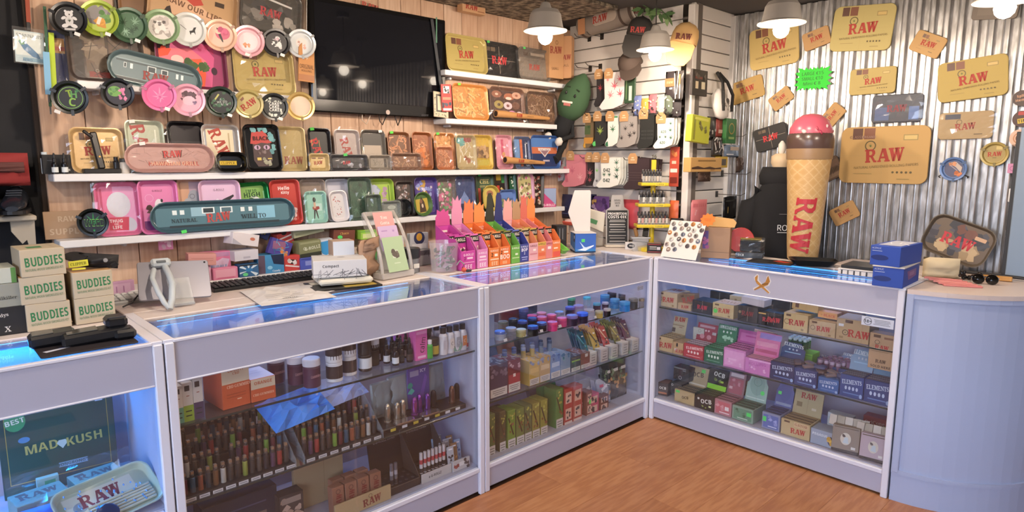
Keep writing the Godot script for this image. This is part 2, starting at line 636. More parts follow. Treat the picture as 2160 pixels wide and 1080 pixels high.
func build_room() -> void:
	# boarded wall: each board its own piece, knots sunk as small dark discs
	var back := struct("wall_back", box(3.6, CEIL, 0.1), mat("3a2f28", 0.9), Vector3(-0.99, CEIL / 2, WOOD_Z - 0.078))
	var boards := []
	for k in 4:
		var m := wood_mat(["be9c82", "c3a288", "bb987e", "c6a890"][k], ["c6a48a", "caaa91", "c29f84", "cdaf97"][k], ["ccac92", "d1b29a", "c8a68c", "d3b8a0"][k], 20 + k, 0.62)
		m.uv1_triplanar = true
		m.uv1_world_triplanar = true
		m.uv1_scale = Vector3(7.0, 0.55, 7.0)
		m.uv1_offset = Vector3(k * 0.31, k * 0.17, 0)
		boards.append(m)
	rng.seed = 5
	var x := -2.775
	var k := 0
	while x < SLAT_X:
		var w := minf(rng.randf_range(0.125, 0.175), SLAT_X + 0.02 - x)
		var h := 2.475
		part(back, "plank", box(w - 0.003, h, 0.022, 0.002), boards[(k * 7 + k / 3) % 4], Vector3(x + w / 2 + 0.99, h / 2 - CEIL / 2, 0.066 + rng.randf_range(-0.0015, 0.0015)))
		for n in rng.randi_range(2, 4):
			var r := rng.randf_range(0.004, 0.009)
			part(back, "knot", lathe([[r, 0], [r * 0.9, 0.0012]], 9), mat("7d5236", 0.7), Vector3(x + rng.randf_range(0.02, w - 0.02) + 0.99, rng.randf_range(0.95, 2.42) - CEIL / 2, 0.0765), Vector3(90, 0, 0))
		x += w
		k += 1
	# concrete over the boards, dark ceiling
	var rough := StandardMaterial3D.new()
	rough.albedo_texture = noise(0.02, 3, [[0.2, "4b4238"], [0.5, "776b5c"], [0.8, "a3957f"]])
	rough.uv1_triplanar = true
	rough.uv1_world_triplanar = true
	rough.uv1_scale = Vector3.ONE * 1.6
	rough.heightmap_enabled = true
	rough.heightmap_scale = 1.2
	rough.heightmap_texture = noise(0.03, 4, [])
	rough.roughness = 0.95
	struct("trim_1", box(2.9, 0.024, 0.62, 0.004), rough, Vector3(-1.35, CEIL - 0.0125, WOOD_Z + 0.31))
	struct("ceiling", box(6.6, 0.12, 6.2), mat("504c4b", 0.85), Vector3(-2.1, CEIL + 0.06, 1.8))
	struct("wall_dark", box(2.5, CEIL, 0.1), mat("15161b", 0.75), Vector3(-4.03, CEIL / 2, WOOD_Z - 0.11))
	# floor: boards along x, laid row by row
	var ground := struct("floor", box(6.6, 0.1, 6.2), mat("5d3c28", 0.6), Vector3(-2.1, -0.062, 1.8))
	var laid := []
	for i in 3:
		var m := wood_mat(["9f6843", "a56e48", "99633f"][i], ["a8714a", "ae774f", "a26b45"][i], ["b07a52", "b68057", "aa744d"][i], 40 + i, 0.42)
		m.uv1_triplanar = true
		m.uv1_world_triplanar = true
		m.uv1_scale = Vector3(0.7, 5.5, 5.5)
		m.uv1_offset = Vector3(i * 0.37, 0, i * 0.2)
		laid.append(m)
	for row in 16:
		var z := 0.0 + row * 0.192
		var x0 := -3.4 + fmod(row * 0.47, 1.2)
		for c in 4:
			var m: StandardMaterial3D = laid[(row * 5 + c * 2) % 3]
			var w := 1.1994
			if x0 + c * 1.2 > 0.85:
				continue
			part(ground, "plank", box(w, 0.012, 0.1914, 0.0006), m, Vector3(x0 + c * 1.2 + 0.6 + 2.1, 0.056, z + 0.096 - 1.8))
	# the shop's other walls, out of view, with an unseen window placed to bring cool daylight onto the counters
	var plaster := mat("b9b4ad", 0.9)
	struct("wall_front", box(6.6, CEIL, 0.12), plaster, Vector3(-2.1, CEIL / 2, 4.76))
	struct("wall_right", box(0.12, CEIL, 6.2), mat("2a2a2c", 0.9), Vector3(CORR_X + 0.08, CEIL / 2, 1.8))
	struct("wall_left", box(0.12, 0.5, 6.2), plaster, Vector3(-5.26, 0.25, 1.8))
	struct("wall_left", box(0.12, 0.2, 6.2), plaster, Vector3(-5.26, CEIL - 0.1, 1.8))
	struct("wall_left", box(0.12, 1.8, 1.9), plaster, Vector3(-5.26, 1.4, -0.35))
	struct("wall_left", box(0.12, 1.8, 0.5), plaster, Vector3(-5.26, 1.4, 4.65))
	var win := struct("unseen_window_1", box(0.05, 1.8, 0.05, 0.003), mat("3c3f44", 0.5), Vector3(-5.26, 1.4, 2.5))
	for z in [-1.88, 1.88]:
		part(win, "frame", box(0.05, 1.8, 0.05, 0.003), mat("3c3f44", 0.5), Vector3(0, 0, z))
	for y in [-0.88, 0.88]:
		part(win, "frame", box(0.05, 0.05, 3.7, 0.003), mat("3c3f44", 0.5), Vector3(0, y, 0))
	for z in [-0.94, 0.94]:
		part(win, "pane", box(0.008, 1.7, 1.8, 0.001), clear("ffffff", 0.04), Vector3(0, 0, z))
	# corrugated sheet: flat crowns with turned edges
	var metal := StandardMaterial3D.new()
	metal.albedo_texture = noise(0.03, 8, [[0.2, "a3a19f"], [0.5, "b7b6b5"], [0.8, "cfcfd0"]])
	metal.uv1_triplanar = true
	metal.uv1_world_triplanar = true
	metal.uv1_scale = Vector3(2, 0.5, 2)
	metal.metallic = 0.8
	metal.roughness = 0.3
	for sheet in 4:  # each laps over the next
		var st := begin()
		var prof := []
		for i in 14:
			var z := i * 0.065
			prof.append_array([Vector2(z, 0.0), Vector2(z + 0.003, 0.0015), Vector2(z + 0.024, 0.0015), Vector2(z + 0.031, 0.014), Vector2(z + 0.034, 0.0165), Vector2(z + 0.038, 0.015), Vector2(z + 0.052, 0.015), Vector2(z + 0.056, 0.0165), Vector2(z + 0.059, 0.014)])
		for i in prof.size() - 1:
			var a: Vector2 = prof[i]
			var b: Vector2 = prof[i + 1]
			quad(st, Vector3(-a.y, 0, a.x), Vector3(-b.y, 0, b.x), Vector3(-b.y, CEIL - 0.01, b.x), Vector3(-a.y, CEIL - 0.01, a.x))
		struct("wall_metal", done(st), metal, Vector3(CORR_X - 0.002 + sheet % 2 * 0.001, 0, -0.03 + sheet * 0.845))
	# slat walls
	var white := mat("d9d4cf", 0.5)
	struct("wall_slat", box(0.06, CEIL, 1.02), mat("6d6660", 0.8), Vector3(SLAT_X + 0.05, CEIL / 2, -0.51))
	struct("wall_return", box(0.5, CEIL, 0.06), mat("6d6660", 0.8), Vector3(0.61, CEIL / 2, RETURN_Z - 0.05))
	var sides := find_child("wall_slat", false, false)
	var turns := find_child("wall_return", false, false)
	for i in 21:
		var y := 0.72 + i * 0.087
		part(sides, "slat", box(0.02, 0.081, 1.0, 0.004), white, Vector3(-0.04, y - CEIL / 2, 0.005))
		part(turns, "slat", box(0.47, 0.081, 0.02, 0.004), white, Vector3(0.0, y - CEIL / 2, 0.04))
	struct("trim_2", box(0.045, CEIL - 0.02, 0.045, 0.004), mat("dad5d0", 0.45), Vector3(SLAT_X + 0.005, CEIL / 2, RETURN_Z - 0.01))
	struct("trim_3", box(0.03, CEIL - 0.03, 0.035, 0.003), mat("c9c7c5", 0.4, 0.3), Vector3(CORR_X - 0.03, CEIL / 2, RETURN_Z + 0.012))


# ---------------------------------------------------------------- the counters
func cabinet(label: String, at: Vector3, yaw: float, fl := 0.135) -> Node3D:
	var o := thing("display_cabinet", label, "cabinet", "glass display counters", at, Vector3(0, yaw, 0))
	var w := 1.326
	var white := mat("acabbb", 0.42)
	var edge := mat("d4d4de", 0.35)
	for s in [0, 1]:
		part(o, "side_panel", box(0.018, 0.985, 0.48, 0.001), white, Vector3(0.012 + s * (w - 0.024), 0.4925, -0.25))
		part(o, "post", box(0.028, 0.99, 0.02, 0.003), edge, Vector3(0.016 + s * (w - 0.032), 0.495, -0.006))
		part(o, "end_cap", box(0.034, 0.012, 0.488, 0.002), edge, Vector3(0.017 + s * (w - 0.034), 0.994, -0.247))
	part(o, "plinth", box(w - 0.06, fl - 0.035, 0.016, 0.001), white, Vector3(w / 2, (fl - 0.035) / 2 + 0.012, -0.02))
	part(o, "rail", box(w - 0.06, 0.022, 0.022, 0.003), edge, Vector3(w / 2, fl - 0.014, -0.012))
	part(o, "floor_panel", box(w - 0.042, 0.016, 0.46, 0.001), white, Vector3(w / 2, fl - 0.008, -0.255))
	part(o, "back_panel", box(w - 0.042, 0.985 - fl, 0.012, 0.001), white, Vector3(w / 2, fl + (0.985 - fl) / 2, -0.487))
	part(o, "fascia", box(w - 0.06, 0.128, 0.016, 0.001), white, Vector3(w / 2, 0.925, -0.014))
	part(o, "edge_strip", box(w - 0.06, 0.01, 0.02, 0.002), edge, Vector3(w / 2, 0.993, -0.011))
	part(o, "edge_strip", box(w - 0.06, 0.006, 0.02, 0.002), edge, Vector3(w / 2, 0.859, -0.011))
	part(o, "top_strip", box(w - 0.068, 0.014, 0.125, 0.002), mat("d6cbc6", 0.4), Vector3(w / 2, 0.991, -0.425))
	part(o, "top_pane", box(w - 0.07, 0.006, 0.342, 0.001), clear("dfeaf2", 0.015, 0.02), Vector3(w / 2, 0.992, -0.1925))
	return o


func cabinet_inside(o: Node3D, led := 1.0) -> void:
	var w := 1.326
	for y in [0.42, 0.695]:
		part(o, "glass_shelf", box(w - 0.05, 0.007, 0.42, 0.001), clear("bfd8d8", 0.03, 0.03), Vector3(w / 2, y - 0.0035, -0.25))
		part(o, "shelf_edge", box(w - 0.05, 0.008, 0.004, 0.001), mat("26302f", 0.2), Vector3(w / 2, y - 0.0035, -0.038))
	for s in 2:
		part(o, "front_pane", box(w * 0.5 - 0.02, 0.71, 0.004, 0.001), clear("f2f8ff", 0.006, 0.02), Vector3(w * (0.26 + 0.48 * s), 0.495, -0.018 - s * 0.006))
	led_strip(o, Vector3(w / 2, 0.965, -0.46), w - 0.2, led)


func led_strip(o: Node3D, at: Vector3, w: float, e: float) -> void:
	part(o, "led_strip", box(w, 0.008, 0.012, 0.002), mat("46a4ff", 0.4, 0.0, 4.0), at)
	var p: Vector3 = o.transform * (at + Vector3(0, -0.012, 0.004))
	area(p, Vector3(-65, o.rotation_degrees.y + 180.0, 0), w, 0.01, "1c98ff", 0.2 * e)


func build_counters() -> void:
	var c: Node3D = cabinet("white display counter with a tall lit compartment under card terminal", Vector3(-3.98, 0, 0), 0.0, 0.44)
	part(c, "front_pane", box(1.27, 0.4, 0.004, 0.001), clear("f2f8ff", 0.006, 0.02), Vector3(0.663, 0.65, -0.02))
	led_strip(c, Vector3(0.663, 0.965, -0.46), 1.1, 4.5)
	c = cabinet("white glass display counter with lighters and bottles under the tablet", Vector3(-2.653, 0, 0), 0.0)
	cabinet_inside(c, 0.7)
	c = cabinet("white glass display counter with grinders and cigars, under the pink display boxes", Vector3(-1.327, 0, 0), 0.0)
	cabinet_inside(c, 0.6)
	c = cabinet("white glass display counter with rolling papers and crossed pipe sticker", Vector3(0, 0, 0.004), -90.0)
	cabinet_inside(c, 0.7)
	# quarter-round end unit
	var o := thing("corner_counter", "plain white round-fronted counter end with pink strips on top", "counter", "", Vector3(0, 0, 1.336))
	var arc := func(r: float) -> PackedVector2Array:
		var p := PackedVector2Array([Vector2(0.0, 0.0)])
		for i in 17:
			var a := PI * 0.5 * i / 16.0
			p.append(Vector2(-sin(a), cos(a)) * r)
		return p
	var white := mat("a3aeca", 0.42)
	var put := func(n: String, r: float, y: float, h: float, m: Material) -> void:
		var q: PackedVector2Array = arc.call(r)
		for i in q.size():
			q[i] = Vector2(0.5 - q[i].y, 0.0 - q[i].x)
		part(o, n, prism(q, h), m, Vector3(0, y + h, 0), Vector3(90, 0, 0))
	put.call("plinth", 0.494, 0.0, 0.135, white)
	put.call("rail", 0.5, 0.135, 0.018, white)
	put.call("front_panel", 0.492, 0.153, 0.82, white)
	put.call("rail", 0.5, 0.958, 0.02, white)
	put.call("top", 0.502, 0.978, 0.02, mat("cdbdb4", 0.35))
	part(o, "stile", box(0.02, 0.84, 0.03, 0.003), white, Vector3(0.008, 0.56, 0.014))
	var lg := thing("wall_ledge", "narrow pale ledge between the round counter end and the corrugated wall", "ledge", "", Vector3(0.66, 0, 1.3))
	part(lg, "board", box(0.3, 0.02, 0.95, 0.002), mat("cdbdb4", 0.4), Vector3(0, 0.986, 0))
	part(lg, "support", box(0.27, 0.975, 0.02, 0.002), mat("b4bccf", 0.5), Vector3(0, 0.488, 0.3))
	# work surface between counters and wall
	var t := thing("worktop", "long pale worktop behind the counters, under the keyboards and paper", "worktop", "", Vector3(-1.33, 0, -0.66))
	part(t, "top", box(2.64, 0.024, 0.32, 0.003), mat("cfc3be", 0.4), Vector3(0, 0.985, 0))
	for s in [-1.2, 0.0, 1.2]:
		part(t, "support", box(0.03, 0.972, 0.3, 0.002), mat("b9b4b2", 0.5), Vector3(s, 0.486, 0))
	for a in [["long white shelf with round-cornered trays under the television", -2.767, 0.36, 1.505], ["white shelf with pink and lilac trays above the jumbled boxes", -2.769, 0.19, 1.243], ["short white shelf behind the ashtrays, above the tan tray", -2.66, -1.7, 1.868], ["upper white shelf with three lettered trays beside the television", -0.855, 0.22, 2.08], ["white shelf of chips and doughnut trays beside the television", -0.853, 0.1, 1.804], ["lowest white shelf, crowded with opened boxes above the keyboards", -2.69, -1.36, 1.02]]:
		var w: float = a[2] - a[1]
		var d := 0.125 if a[3] > 1.1 else 0.16
		var s := thing("wall_shelf", a[0], "shelf", "wall shelves", Vector3(a[1] + w / 2, a[3], WOOD_Z + d / 2))
		part(s, "board", box(w, 0.03, d, 0.003), mat("dedfe2", 0.4), Vector3(0, -0.015, 0))
		for k in [-0.42, 0.42]:
			part(s, "bracket", box(0.016, 0.016, d * 0.5, 0.003), mat("c9c9cc", 0.4), Vector3(k * w, -0.038, -d * 0.22))


func dark_end_wares() -> void:
	var o := thing("wall_shelf", "pale rough shelf with a bracket on the black wall at the picture's edge", "shelf", "", Vector3(-3.1, 1.348, -0.97))
	part(o, "board", box(0.54, 0.02, 0.14, 0.004), mat("b3aa9a", 0.7), Vector3(0, -0.01, 0))
	part(o, "bracket", prism(poly([.0, 0, .075, 0, .072, -.1, .05, -.1, .045, -.075, .03, -.09, .0, -.04]), 0.016, 0.002), mat("a49c8e", 0.7), Vector3(0.19, -0.02, 0.03))
	for k in 2:
		o = thing("shoe", ["black glossy shoe at the shelf's end on the black wall", "black shoe with pale laces, cut by the picture's edge"][k], "shoe", "shoes on the black wall's shelf", Vector3(-2.885 - k * 0.1, 1.357, -0.95), Vector3(0, 78 + k * 6, 0))
		var st := begin()
		var rings := []
		for r in [[-.11, .03, .02], [-.1, .036, .075], [-.05, .036, .09], [.0, .038, .07], [.06, .042, .048], [.1, .036, .036], [.118, .02, .02]]:
			var ring := PackedVector3Array()
			for i in 14:
				var a := TAU * i / 14.0
				ring.append(Vector3(-r[0], maxf(0.012, r[2] * 0.5 + sin(a) * r[2] * 0.5 + 0.012), cos(a) * r[1]))
			rings.append(ring)
		loft(st, rings, true, true, false)
		part(o, "upper", done(st), mat("20242c", 0.25))
		part(o, "sole", prism(rr(0.235, 0.082, 0.04), 0.016, 0.003), mat("121318", 0.5), Vector3(0, 0.0, 0), Vector3(-90, 0, 0))
		for i in 3:
			part(o, "lace", box(0.008, 0.005, 0.05, 0.002), mat("8a929a" if k else "3a4048", 0.7), Vector3(-0.0 - i * 0.02, 0.085 - i * 0.008, 0), Vector3(0, 0, -14))
	o = thing("folded_cloth", "red folded bag with a dark fold above the shoes on the black wall", "bag", "", Vector3(-3.0, 1.461, -0.95), Vector3(0, 4, 0))
	part(o, "bag", pouch(0.34, 0.125, 0.09, 6, 0.25), mat("8a2a2a", 0.8))
	part(o, "fold", pouch(0.3, 0.04, 0.07, 3, 0.3), mat("5a3432", 0.8), Vector3(0, 0.05, 0.03))
	part(o, "hanger_rod", tube([Vector3(-0.15, 0.1, -0.04), Vector3(0.16, 0.1, -0.04), Vector3(0.16, 0.1, -0.1)], 0.005), mat("2a2a2c", 0.4))


# ---------------------------------------------------------------- wares on the boarded wall
const RAWP := "r 5b3d30 -.31 .39 .12 .2|r 7a4c36 -.17 .39 .13 .2|r 8f7e4c .3 .31 .16 .1|r c4a968 .3 .31 .14 .07|r a8935c 0 -.06 .002 .86|r a8935c 0 -.01 .96 .003|o 5c5030 -.15 .17 .095 .02|f 4f6a33 -.15 .165 .05|t a5382c .02 0 .24 4 s RAW|t 6a5730 .04 -.2 .045 4 n NATURAL UNREFINED ROLLING PAPERS|r 8d7a48 -.22 -.34 .22 .008|e 5d4e2e .13 -.31 .014 .02|e 5d4e2e .18 -.31 .014 .02|e 5d4e2e .23 -.31 .014 .02|e 5d4e2e .28 -.31 .014 .02|e 5d4e2e .33 -.31 .014 .02|r 8d7a48 .25 -.43 .14 .012"
const RAWS := "r 6b5445 -.25 .33 .1 .18|r 856047 -.14 .33 .1 .18|r 9c8455 .26 .3 .12 .06|o 6f5f3a -.08 .2 .08 .02|t a33a2c .02 .02 .28 3 s RAW|r 8d7348 .03 -.17 .6 .014 3|r 8d7348 -.2 -.34 .2 .01|r 6d5937 .22 -.33 .14 .03"
const RAWK := "r 584a3c -.3 .36 .1 .14|r 6b5a48 -.17 .36 .12 .14|r c9b9a4 0 0 .006 .95|r c9b9a4 0 .02 .94 .008|t c22f35 0 0 .27 0 s RAW|r c9b9a4 .03 .02 .02 .42 -35"
const CAMO := "d 3c3d33 0 0 .8 .7 10 .2 4|d 8a7c5c 0 0 .8 .75 7 .13 9|d 25262a 0 .1 .8 .6 9 .13 3|d b49e78 .1 -.25 .6 .3 5 .11 6"


var placed := []


func snapped_to_shelf(y: float) -> float:
	for s in [1.505, 1.243, 1.868, 2.08, 1.804, 1.02]:
		if absf(y - s) < 0.035:
			return s
	return y


func tray(label: String, f: String, u: float, v: float, w: float, h: float, hex: String, what: String, opt := {}) -> Node3D:
	var lean: float = opt.get("lean", -6.0)
	var bottom := v - h / 2
	if f == "W" and not opt.has("free"):
		bottom = snapped_to_shelf(bottom)
	var out: float = opt.get("out", 0.066)
	for t in placed:
		if t[0] == f and u - w / 2 < t[2] - 0.004 and u + w / 2 > t[1] + 0.004 and v - h / 2 < t[4] and v + h / 2 > t[3] and absf(out - t[5]) < 0.024:
			out = t[5] + 0.024 if out >= t[5] - 0.008 else maxf(t[5] - 0.026, 0.02)
	placed.append([f, u - w / 2, u + w / 2, v - h / 2, v + h / 2, out])
	var o := thing(opt.get("n", "rolling_tray"), label, opt.get("cat", "tray"), opt.get("g", ""), pos(f, u, bottom + h / 2, out), facing(f, opt.get("roll", 0.0), lean))
	var d: float = opt.get("d", 0.018)
	var r: float = opt.get("r", 0.16)
	part(o, "body", tray_mesh(w, h, d, r * minf(w, h)), mat(hex, opt.get("rough", 0.3), opt.get("metal", 0.15)))
	if what:
		decal(o, w - 0.036, h - 0.036, what, Vector3(0, 0, 0.0034))
	if opt.has("film"):
		part(o, "film", film(w * 1.12, h * 1.08, int(absf(u * 997.0 + v * 313.0)), 0.016, 13), clear("ffffff", 0.02, 0.06), Vector3(0, 0.004, d + 0.004))
	if opt.has("tag"):
		part(o, "price_tag", box(0.022, 0.014, 0.001, 0.0004), mat(opt.tag, 0.7), Vector3(opt.get("tx", -0.3) * w, h * opt.get("ty", 0.47), d + 0.002), Vector3(0, 0, 8))
	return o


func ash(label: String, f: String, u: float, v: float, w: float, h: float, hex: String, floor_hex: String, what: String, opt := {}) -> Node3D:
	var r := h * 0.56 if f == "W" else (w + h) * 0.25
	var o := thing("ashtray", label, "ashtray", opt.get("g", "round ashtrays hung on the boarded wall"), pos(f, u, v, opt.get("out", 0.02)), facing(f, opt.get("roll", 0.0), opt.get("lean", 0.0), opt.get("turn", -24.0 if f == "W" else 0.0)))
	var key := "ash %.3f" % r
	if not meshes.has(key):
		var st := begin()
		loft(st, [lift(circle(r * 0.84, 28), 0), lift(circle(r * 0.97, 28), 0.013), lift(circle(r, 28), 0.016), lift(circle(r * 0.98, 28), 0.018), lift(circle(r * 0.84, 28), 0.0165), lift(circle(r * 0.74, 28), 0.0045), lift(circle(r * 0.7, 28), 0.004)])
		meshes[key] = done(st)
	part(o, "body", meshes[key], mat(hex, 0.28, opt.get("metal", 0.1)))
	for k in 3:
		var a := deg_to_rad(35.0 + 120 * k)
		part(o, "cigarette_rest", box(0.022, 0.011, 0.002, 0.0006), mat(Color(hex).darkened(0.25).to_html(false), 0.35), Vector3(cos(a), sin(a), 0) * r * 0.91 + Vector3(0, 0, 0.0172), Vector3(0, 0, rad_to_deg(a)))
	decal(o, r * 1.42, r * 1.42, "e %s 0 0 .49 .49|" % floor_hex + what, Vector3(0, 0, 0.0046))
	if opt.has("tag"):
		part(o, "price_tag", box(0.02, 0.013, 0.001, 0.0004), mat("e9e9e6", 0.7), Vector3(r * opt.get("tx", 0.4), -r * 0.86, 0.0195), Vector3(0, 0, -20))
	return o


func carton(n: String, label: String, cat: String, grp: String, at: Vector3, rot: Vector3, w: float, h: float, d: float, hex: String, what := "", top := "") -> Node3D:
	var o := thing(n, label, cat, grp, at, rot)
	part(o, "carton", box(w, h, d, 0.0015), mat(hex, 0.6), Vector3(0, h / 2, 0))
	if what:
		decal(o, w * 0.98, h * 0.98, what, Vector3(0, h / 2, d / 2 + 0.0002))
	if top:
		decal(o, w * 0.98, d * 0.98, top, Vector3(0, h + 0.0002, 0), Vector3(-90, 0, 0), "top_print")
	return o


func wall_wares() -> void:
	const UP := "trays on the ledge behind the ashtrays"
	const LONG := "trays on the long shelf"
	const MID := "trays on the shelf above the boxes"
	# ashtrays, upper row
	ash("black ashtray with a white teddy bear, first of the upper row", "W", -2.661,2.097,.122,.115, "1c1b1b", "232222", "e dcdcdc 0 .22 .15 .13|e dcdcdc -.12 .33 .05 .05|e dcdcdc .12 .33 .05 .05|e d4d4d4 0 -.06 .15 .2|e d9d9d9 -.2 .05 .1 .06 35|e d9d9d9 .2 .05 .1 .06 -35|e dcdcdc -.16 -.26 .13 .08 20|e dcdcdc .16 -.26 .13 .08 -20|f 3d4a33 0 -.06 .12|e 222222 .02 .2 .025 .03|r c9c9c9 0 -.4 .4 .08", {out = 0.1, tag = 1})
	ash("lime green ashtray with a grey and orange picture, second of the upper row", "W", -2.559,2.115,.11,.125, "9cb23a", "b4c65a", "d 8f8b8c -.1 .15 .5 .3 5 .3 4|d d99a3c .1 -.15 .3 .2 4 .16 7|r e6e0d0 -.02 -.08 .12 .3 -20|d 5f8f4a .2 .1 .2 .3 4 .12 3", {out = 0.1, tag = 1})
	ash("green leaf-patterned ashtray, third of the upper row", "W", -2.455,2.103,.118,.126, "3f5a44", "4d6f54", "f 2f4a36 -.2 .1 .3 20|f 7fa38a .2 .15 .28 -30|f 33503b .1 -.2 .3 100|f 8db39a -.15 -.22 .25 200|f 2c4532 .25 -.1 .2 50", {out = 0.1, tag = 1})
	ash("white ashtray with grey line drawing and green edge, fourth of the upper row", "W", -2.334,2.113,.088,.128, "7d9a72", "d8d4d0", "d b8b0ac 0 0 .6 .5 7 .18 5|d e4e0dc .05 .05 .5 .4 6 .14 8|d 6d6966 -.05 .1 .4 .3 4 .07 2", {out = 0.1})
	ash("pale white ashtray with a small black figure, fifth of the upper row", "W", -2.227,2.117,.122,.128, "cdd0cf", "d6d9da", "p 1e1e1e .02 -.05 .14 -.02 .2 .1 .3 .12 .24 -.02 .26 -.2 .2 -.1 .1 -.12 .06 -.22|r 555555 -.2 .1 .3 .02 -40", {out = 0.1})
	ash("peach ashtray with pink picture, sixth of the upper row", "W", -2.095,2.11,.12,.125, "d8b49c", "e0b9a8", "e c7617d .1 .08 .3 .26|e 2a2522 -.02 .02 .05 .34 20|e e8c8b2 -.08 .16 .12 .1|d c9507a .12 .2 .2 .12 4 .14 3", {out = 0.1})
	ash("baby pink ashtray with a pale round patch, seventh of the upper row", "W", -1.971,2.1,.121,.126, "d9a3ae", "e2b4bf", "e ecd2d8 0 0 .4 .4|d d9885c -.08 -.18 .25 .12 5 .07 4", {out = 0.1, tag = 1, tx = -0.1})
	ash("black ashtray with white patterned middle, eighth of the upper row", "W", -1.84,2.109,.114,.116, "262527", "2b2a2d", "d d8d8d8 0 .02 .4 .45 9 .12 6|d 1c1c1e 0 0 .35 .4 7 .07 2|d c9a2b0 .02 .2 .2 .08 3 .06 4", {out = 0.1, tag = 1})
	ash("white ashtray with faint pastel drawing, last of the upper row beside the screen", "W", -1.714,2.12,.12,.122, "c5cbd0", "ced3d6", "e dcd6d2 0 .05 .26 .24|d d4a79a .02 -.05 .3 .3 6 .07 3", {out = 0.1})
	# lower row
	ash("black ashtray with green graffiti letters, first of the lower row", "W", -2.69,1.796,.111,.113, "161717", "131514", "t 8fae3c -.05 .17 .3 12 b T|t 5f9d55 .12 .14 .3 0 b H|t 8cba52 .05 -.18 .34 -5 b C|o 78a850 0 0 .46 .03|r 3f7a48 .26 .26 .26 .04 40|f 2f7d45 .24 .28 .16 -20", {out = 0.155, tag = 1, tx = -0.7})
	ash("black ashtray with a green blob and pink bits, second of the lower row", "W", -2.528,1.823,.11,.108, "18161a", "1f1c22", "e 6fa24d -.14 .1 .28 .24|d 4f8a3c -.15 .1 .3 .3 6 .08 2|d d879a4 .16 -.05 .3 .5 10 .07 5", {out = 0.155})
	ash("hot pink ashtray with embossed leaf, third of the lower row", "W", -2.376,1.827,.098,.117, "d66fa0", "d05f97", "f e28fb8 0 -.08 .46|f c74f8b 0 -.08 .2", {out = 0.155, tag = 1})
	ash("rose pink ashtray with a dark line drawing, fourth of the lower row", "W", -2.265,1.814,.118,.121, "d9a0b4", "dfa9bb", "d 4a3038 .05 .2 .5 .2 6 .12 4|d 6b4a55 -.1 .05 .3 .3 5 .07 7|e e3b9c6 .02 -.02 .26 .2|d 8a6f90 .25 -.15 .1 .2 3 .06 2", {out = 0.155})
	ash("black and dark green ashtray with small silver writing, fifth of the lower row", "W", -2.13,1.815,.113,.12, "1d2a20", "171a18", "r b7b86a -.18 .2 .07 .36 -35|t a8b4ac .06 .12 .1 4 b ALL|t a8b4ac .04 0 .1 4 b WE DO|t a8b4ac .02 -.12 .1 4 b IS GROW|d 2e5a3a 0 0 .9 .9 14 .08 3", {out = 0.155, tag = 1, tx = 0.5})
	ash("khaki ashtray with red lettering in its dish, sixth of the lower row", "W", -2.008,1.813,.117,.115, "a8995e", "b3a366", "p 7a4a34 -.4 .2 -.25 .36 -.2 .24 -.32 .12|t a5382c 0 0 .3 35 s RAW|r 8a7848 .15 .15 .3 .02 35", {out = 0.155})
	ash("black ashtray with white leaves and block letters, seventh of the lower row", "W", -1.889,1.807,.118,.113, "232524", "262a28", "d d6dccf 0 0 .95 .95 12 .08 4|r 2a2d2b 0 .02 .55 .5|t e6e6e2 0 .17 .15 0 b CAKE|t e6e6e2 0 .01 .15 0 b CAKE|t e6e6e2 0 -.15 .15 0 b CAKE", {out = 0.155, tag = 1})
	ash("plain brassy ashtray with a pale dish, last of the lower row", "W", -1.759,1.818,.118,.119, "c2a565", "d8c4ac", "e dcc7b0 0 0 .42 .42", {out = 0.155, metal = 0.5})
	ash("black ashtray with bright green graffiti, standing on the shelf under a brown board", "W", -2.643,1.309,.108,.102, "101310", "0e120f", "f 1f7a3a 0 .02 .5|t 7dc04e .03 -.02 .36 0 b WEED|t 16201a .035 -.025 .3 0 b WEED|f 2c9a48 0 -.42 .1", {out = 0.1, g = ""})
	# bags and straps, far end
	var o := thing("flyer_sleeve", "clear sleeve with pale blue fair flyer hung at the end of the boards", "flyer", "", pos("W", -2.789,1.986, 0.04), facing("W", -2))
	part(o, "card", box(0.092, 0.118, 0.002, 0.0005), mat("b9cdd2", 0.5))
	decal(o, 0.09, 0.116, "r d8e2de 0 .1 .96 .74|t 50626a 0 .36 .1 0 n SPANNABIS|p 4f7fa8 -.38 .16 -.2 .2 .3 -.2 .36 -.36 .1 -.3 -.2 -.1|p 7fb08a -.36 .2 -.22 .22 -.16 .08 -.3 .04|r 7fa9c0 .1 -.4 .7 .12|t 3d5f86 -.1 -.42 .08 0 n AERO", Vector3(0, 0, 0.0011))
	part(o, "sleeve", film(0.102, 0.135, 4, 0.004), clear("ffffff", 0.06, 0.1), Vector3(0, 0.004, 0.003))
	part(o, "clip", box(0.012, 0.03, 0.004, 0.001), mat("2a2a2c", 0.4, 0.4), Vector3(0, 0.078, 0))
	part(o, "strap", box(0.014, 0.25, 0.002, 0.0005), mat("9c4a34", 0.7), Vector3(0.002, 0.215, 0))
	var straps := [["lime green lanyard strap hanging beside the flyer", "b7d23c", -2.722,1.94,.018,.215], ["dark green lanyard strap hanging behind the lime one", "2f5a40", -2.739,1.953,.01,.376], ["pale blue lanyard strap hanging beside the dark bag", "7fb4d8", -2.746,1.89,.021,.161]]
	for s in straps:
		o = thing("lanyard", s[0], "lanyard", "", Vector3(s[2], s[3], WOOD_Z + 0.055 + 0.01 * straps.find(s)), Vector3(0, 0, -2))
		part(o, "strap", box(s[4], s[5], 0.0016, 0.0004), mat(s[1], 0.65))
		part(o, "clip", box(0.006, 0.03, 0.004, 0.001), mat("9a9a9c", 0.3, 0.8), Vector3(0, -s[5] / 2 - 0.014, 0))
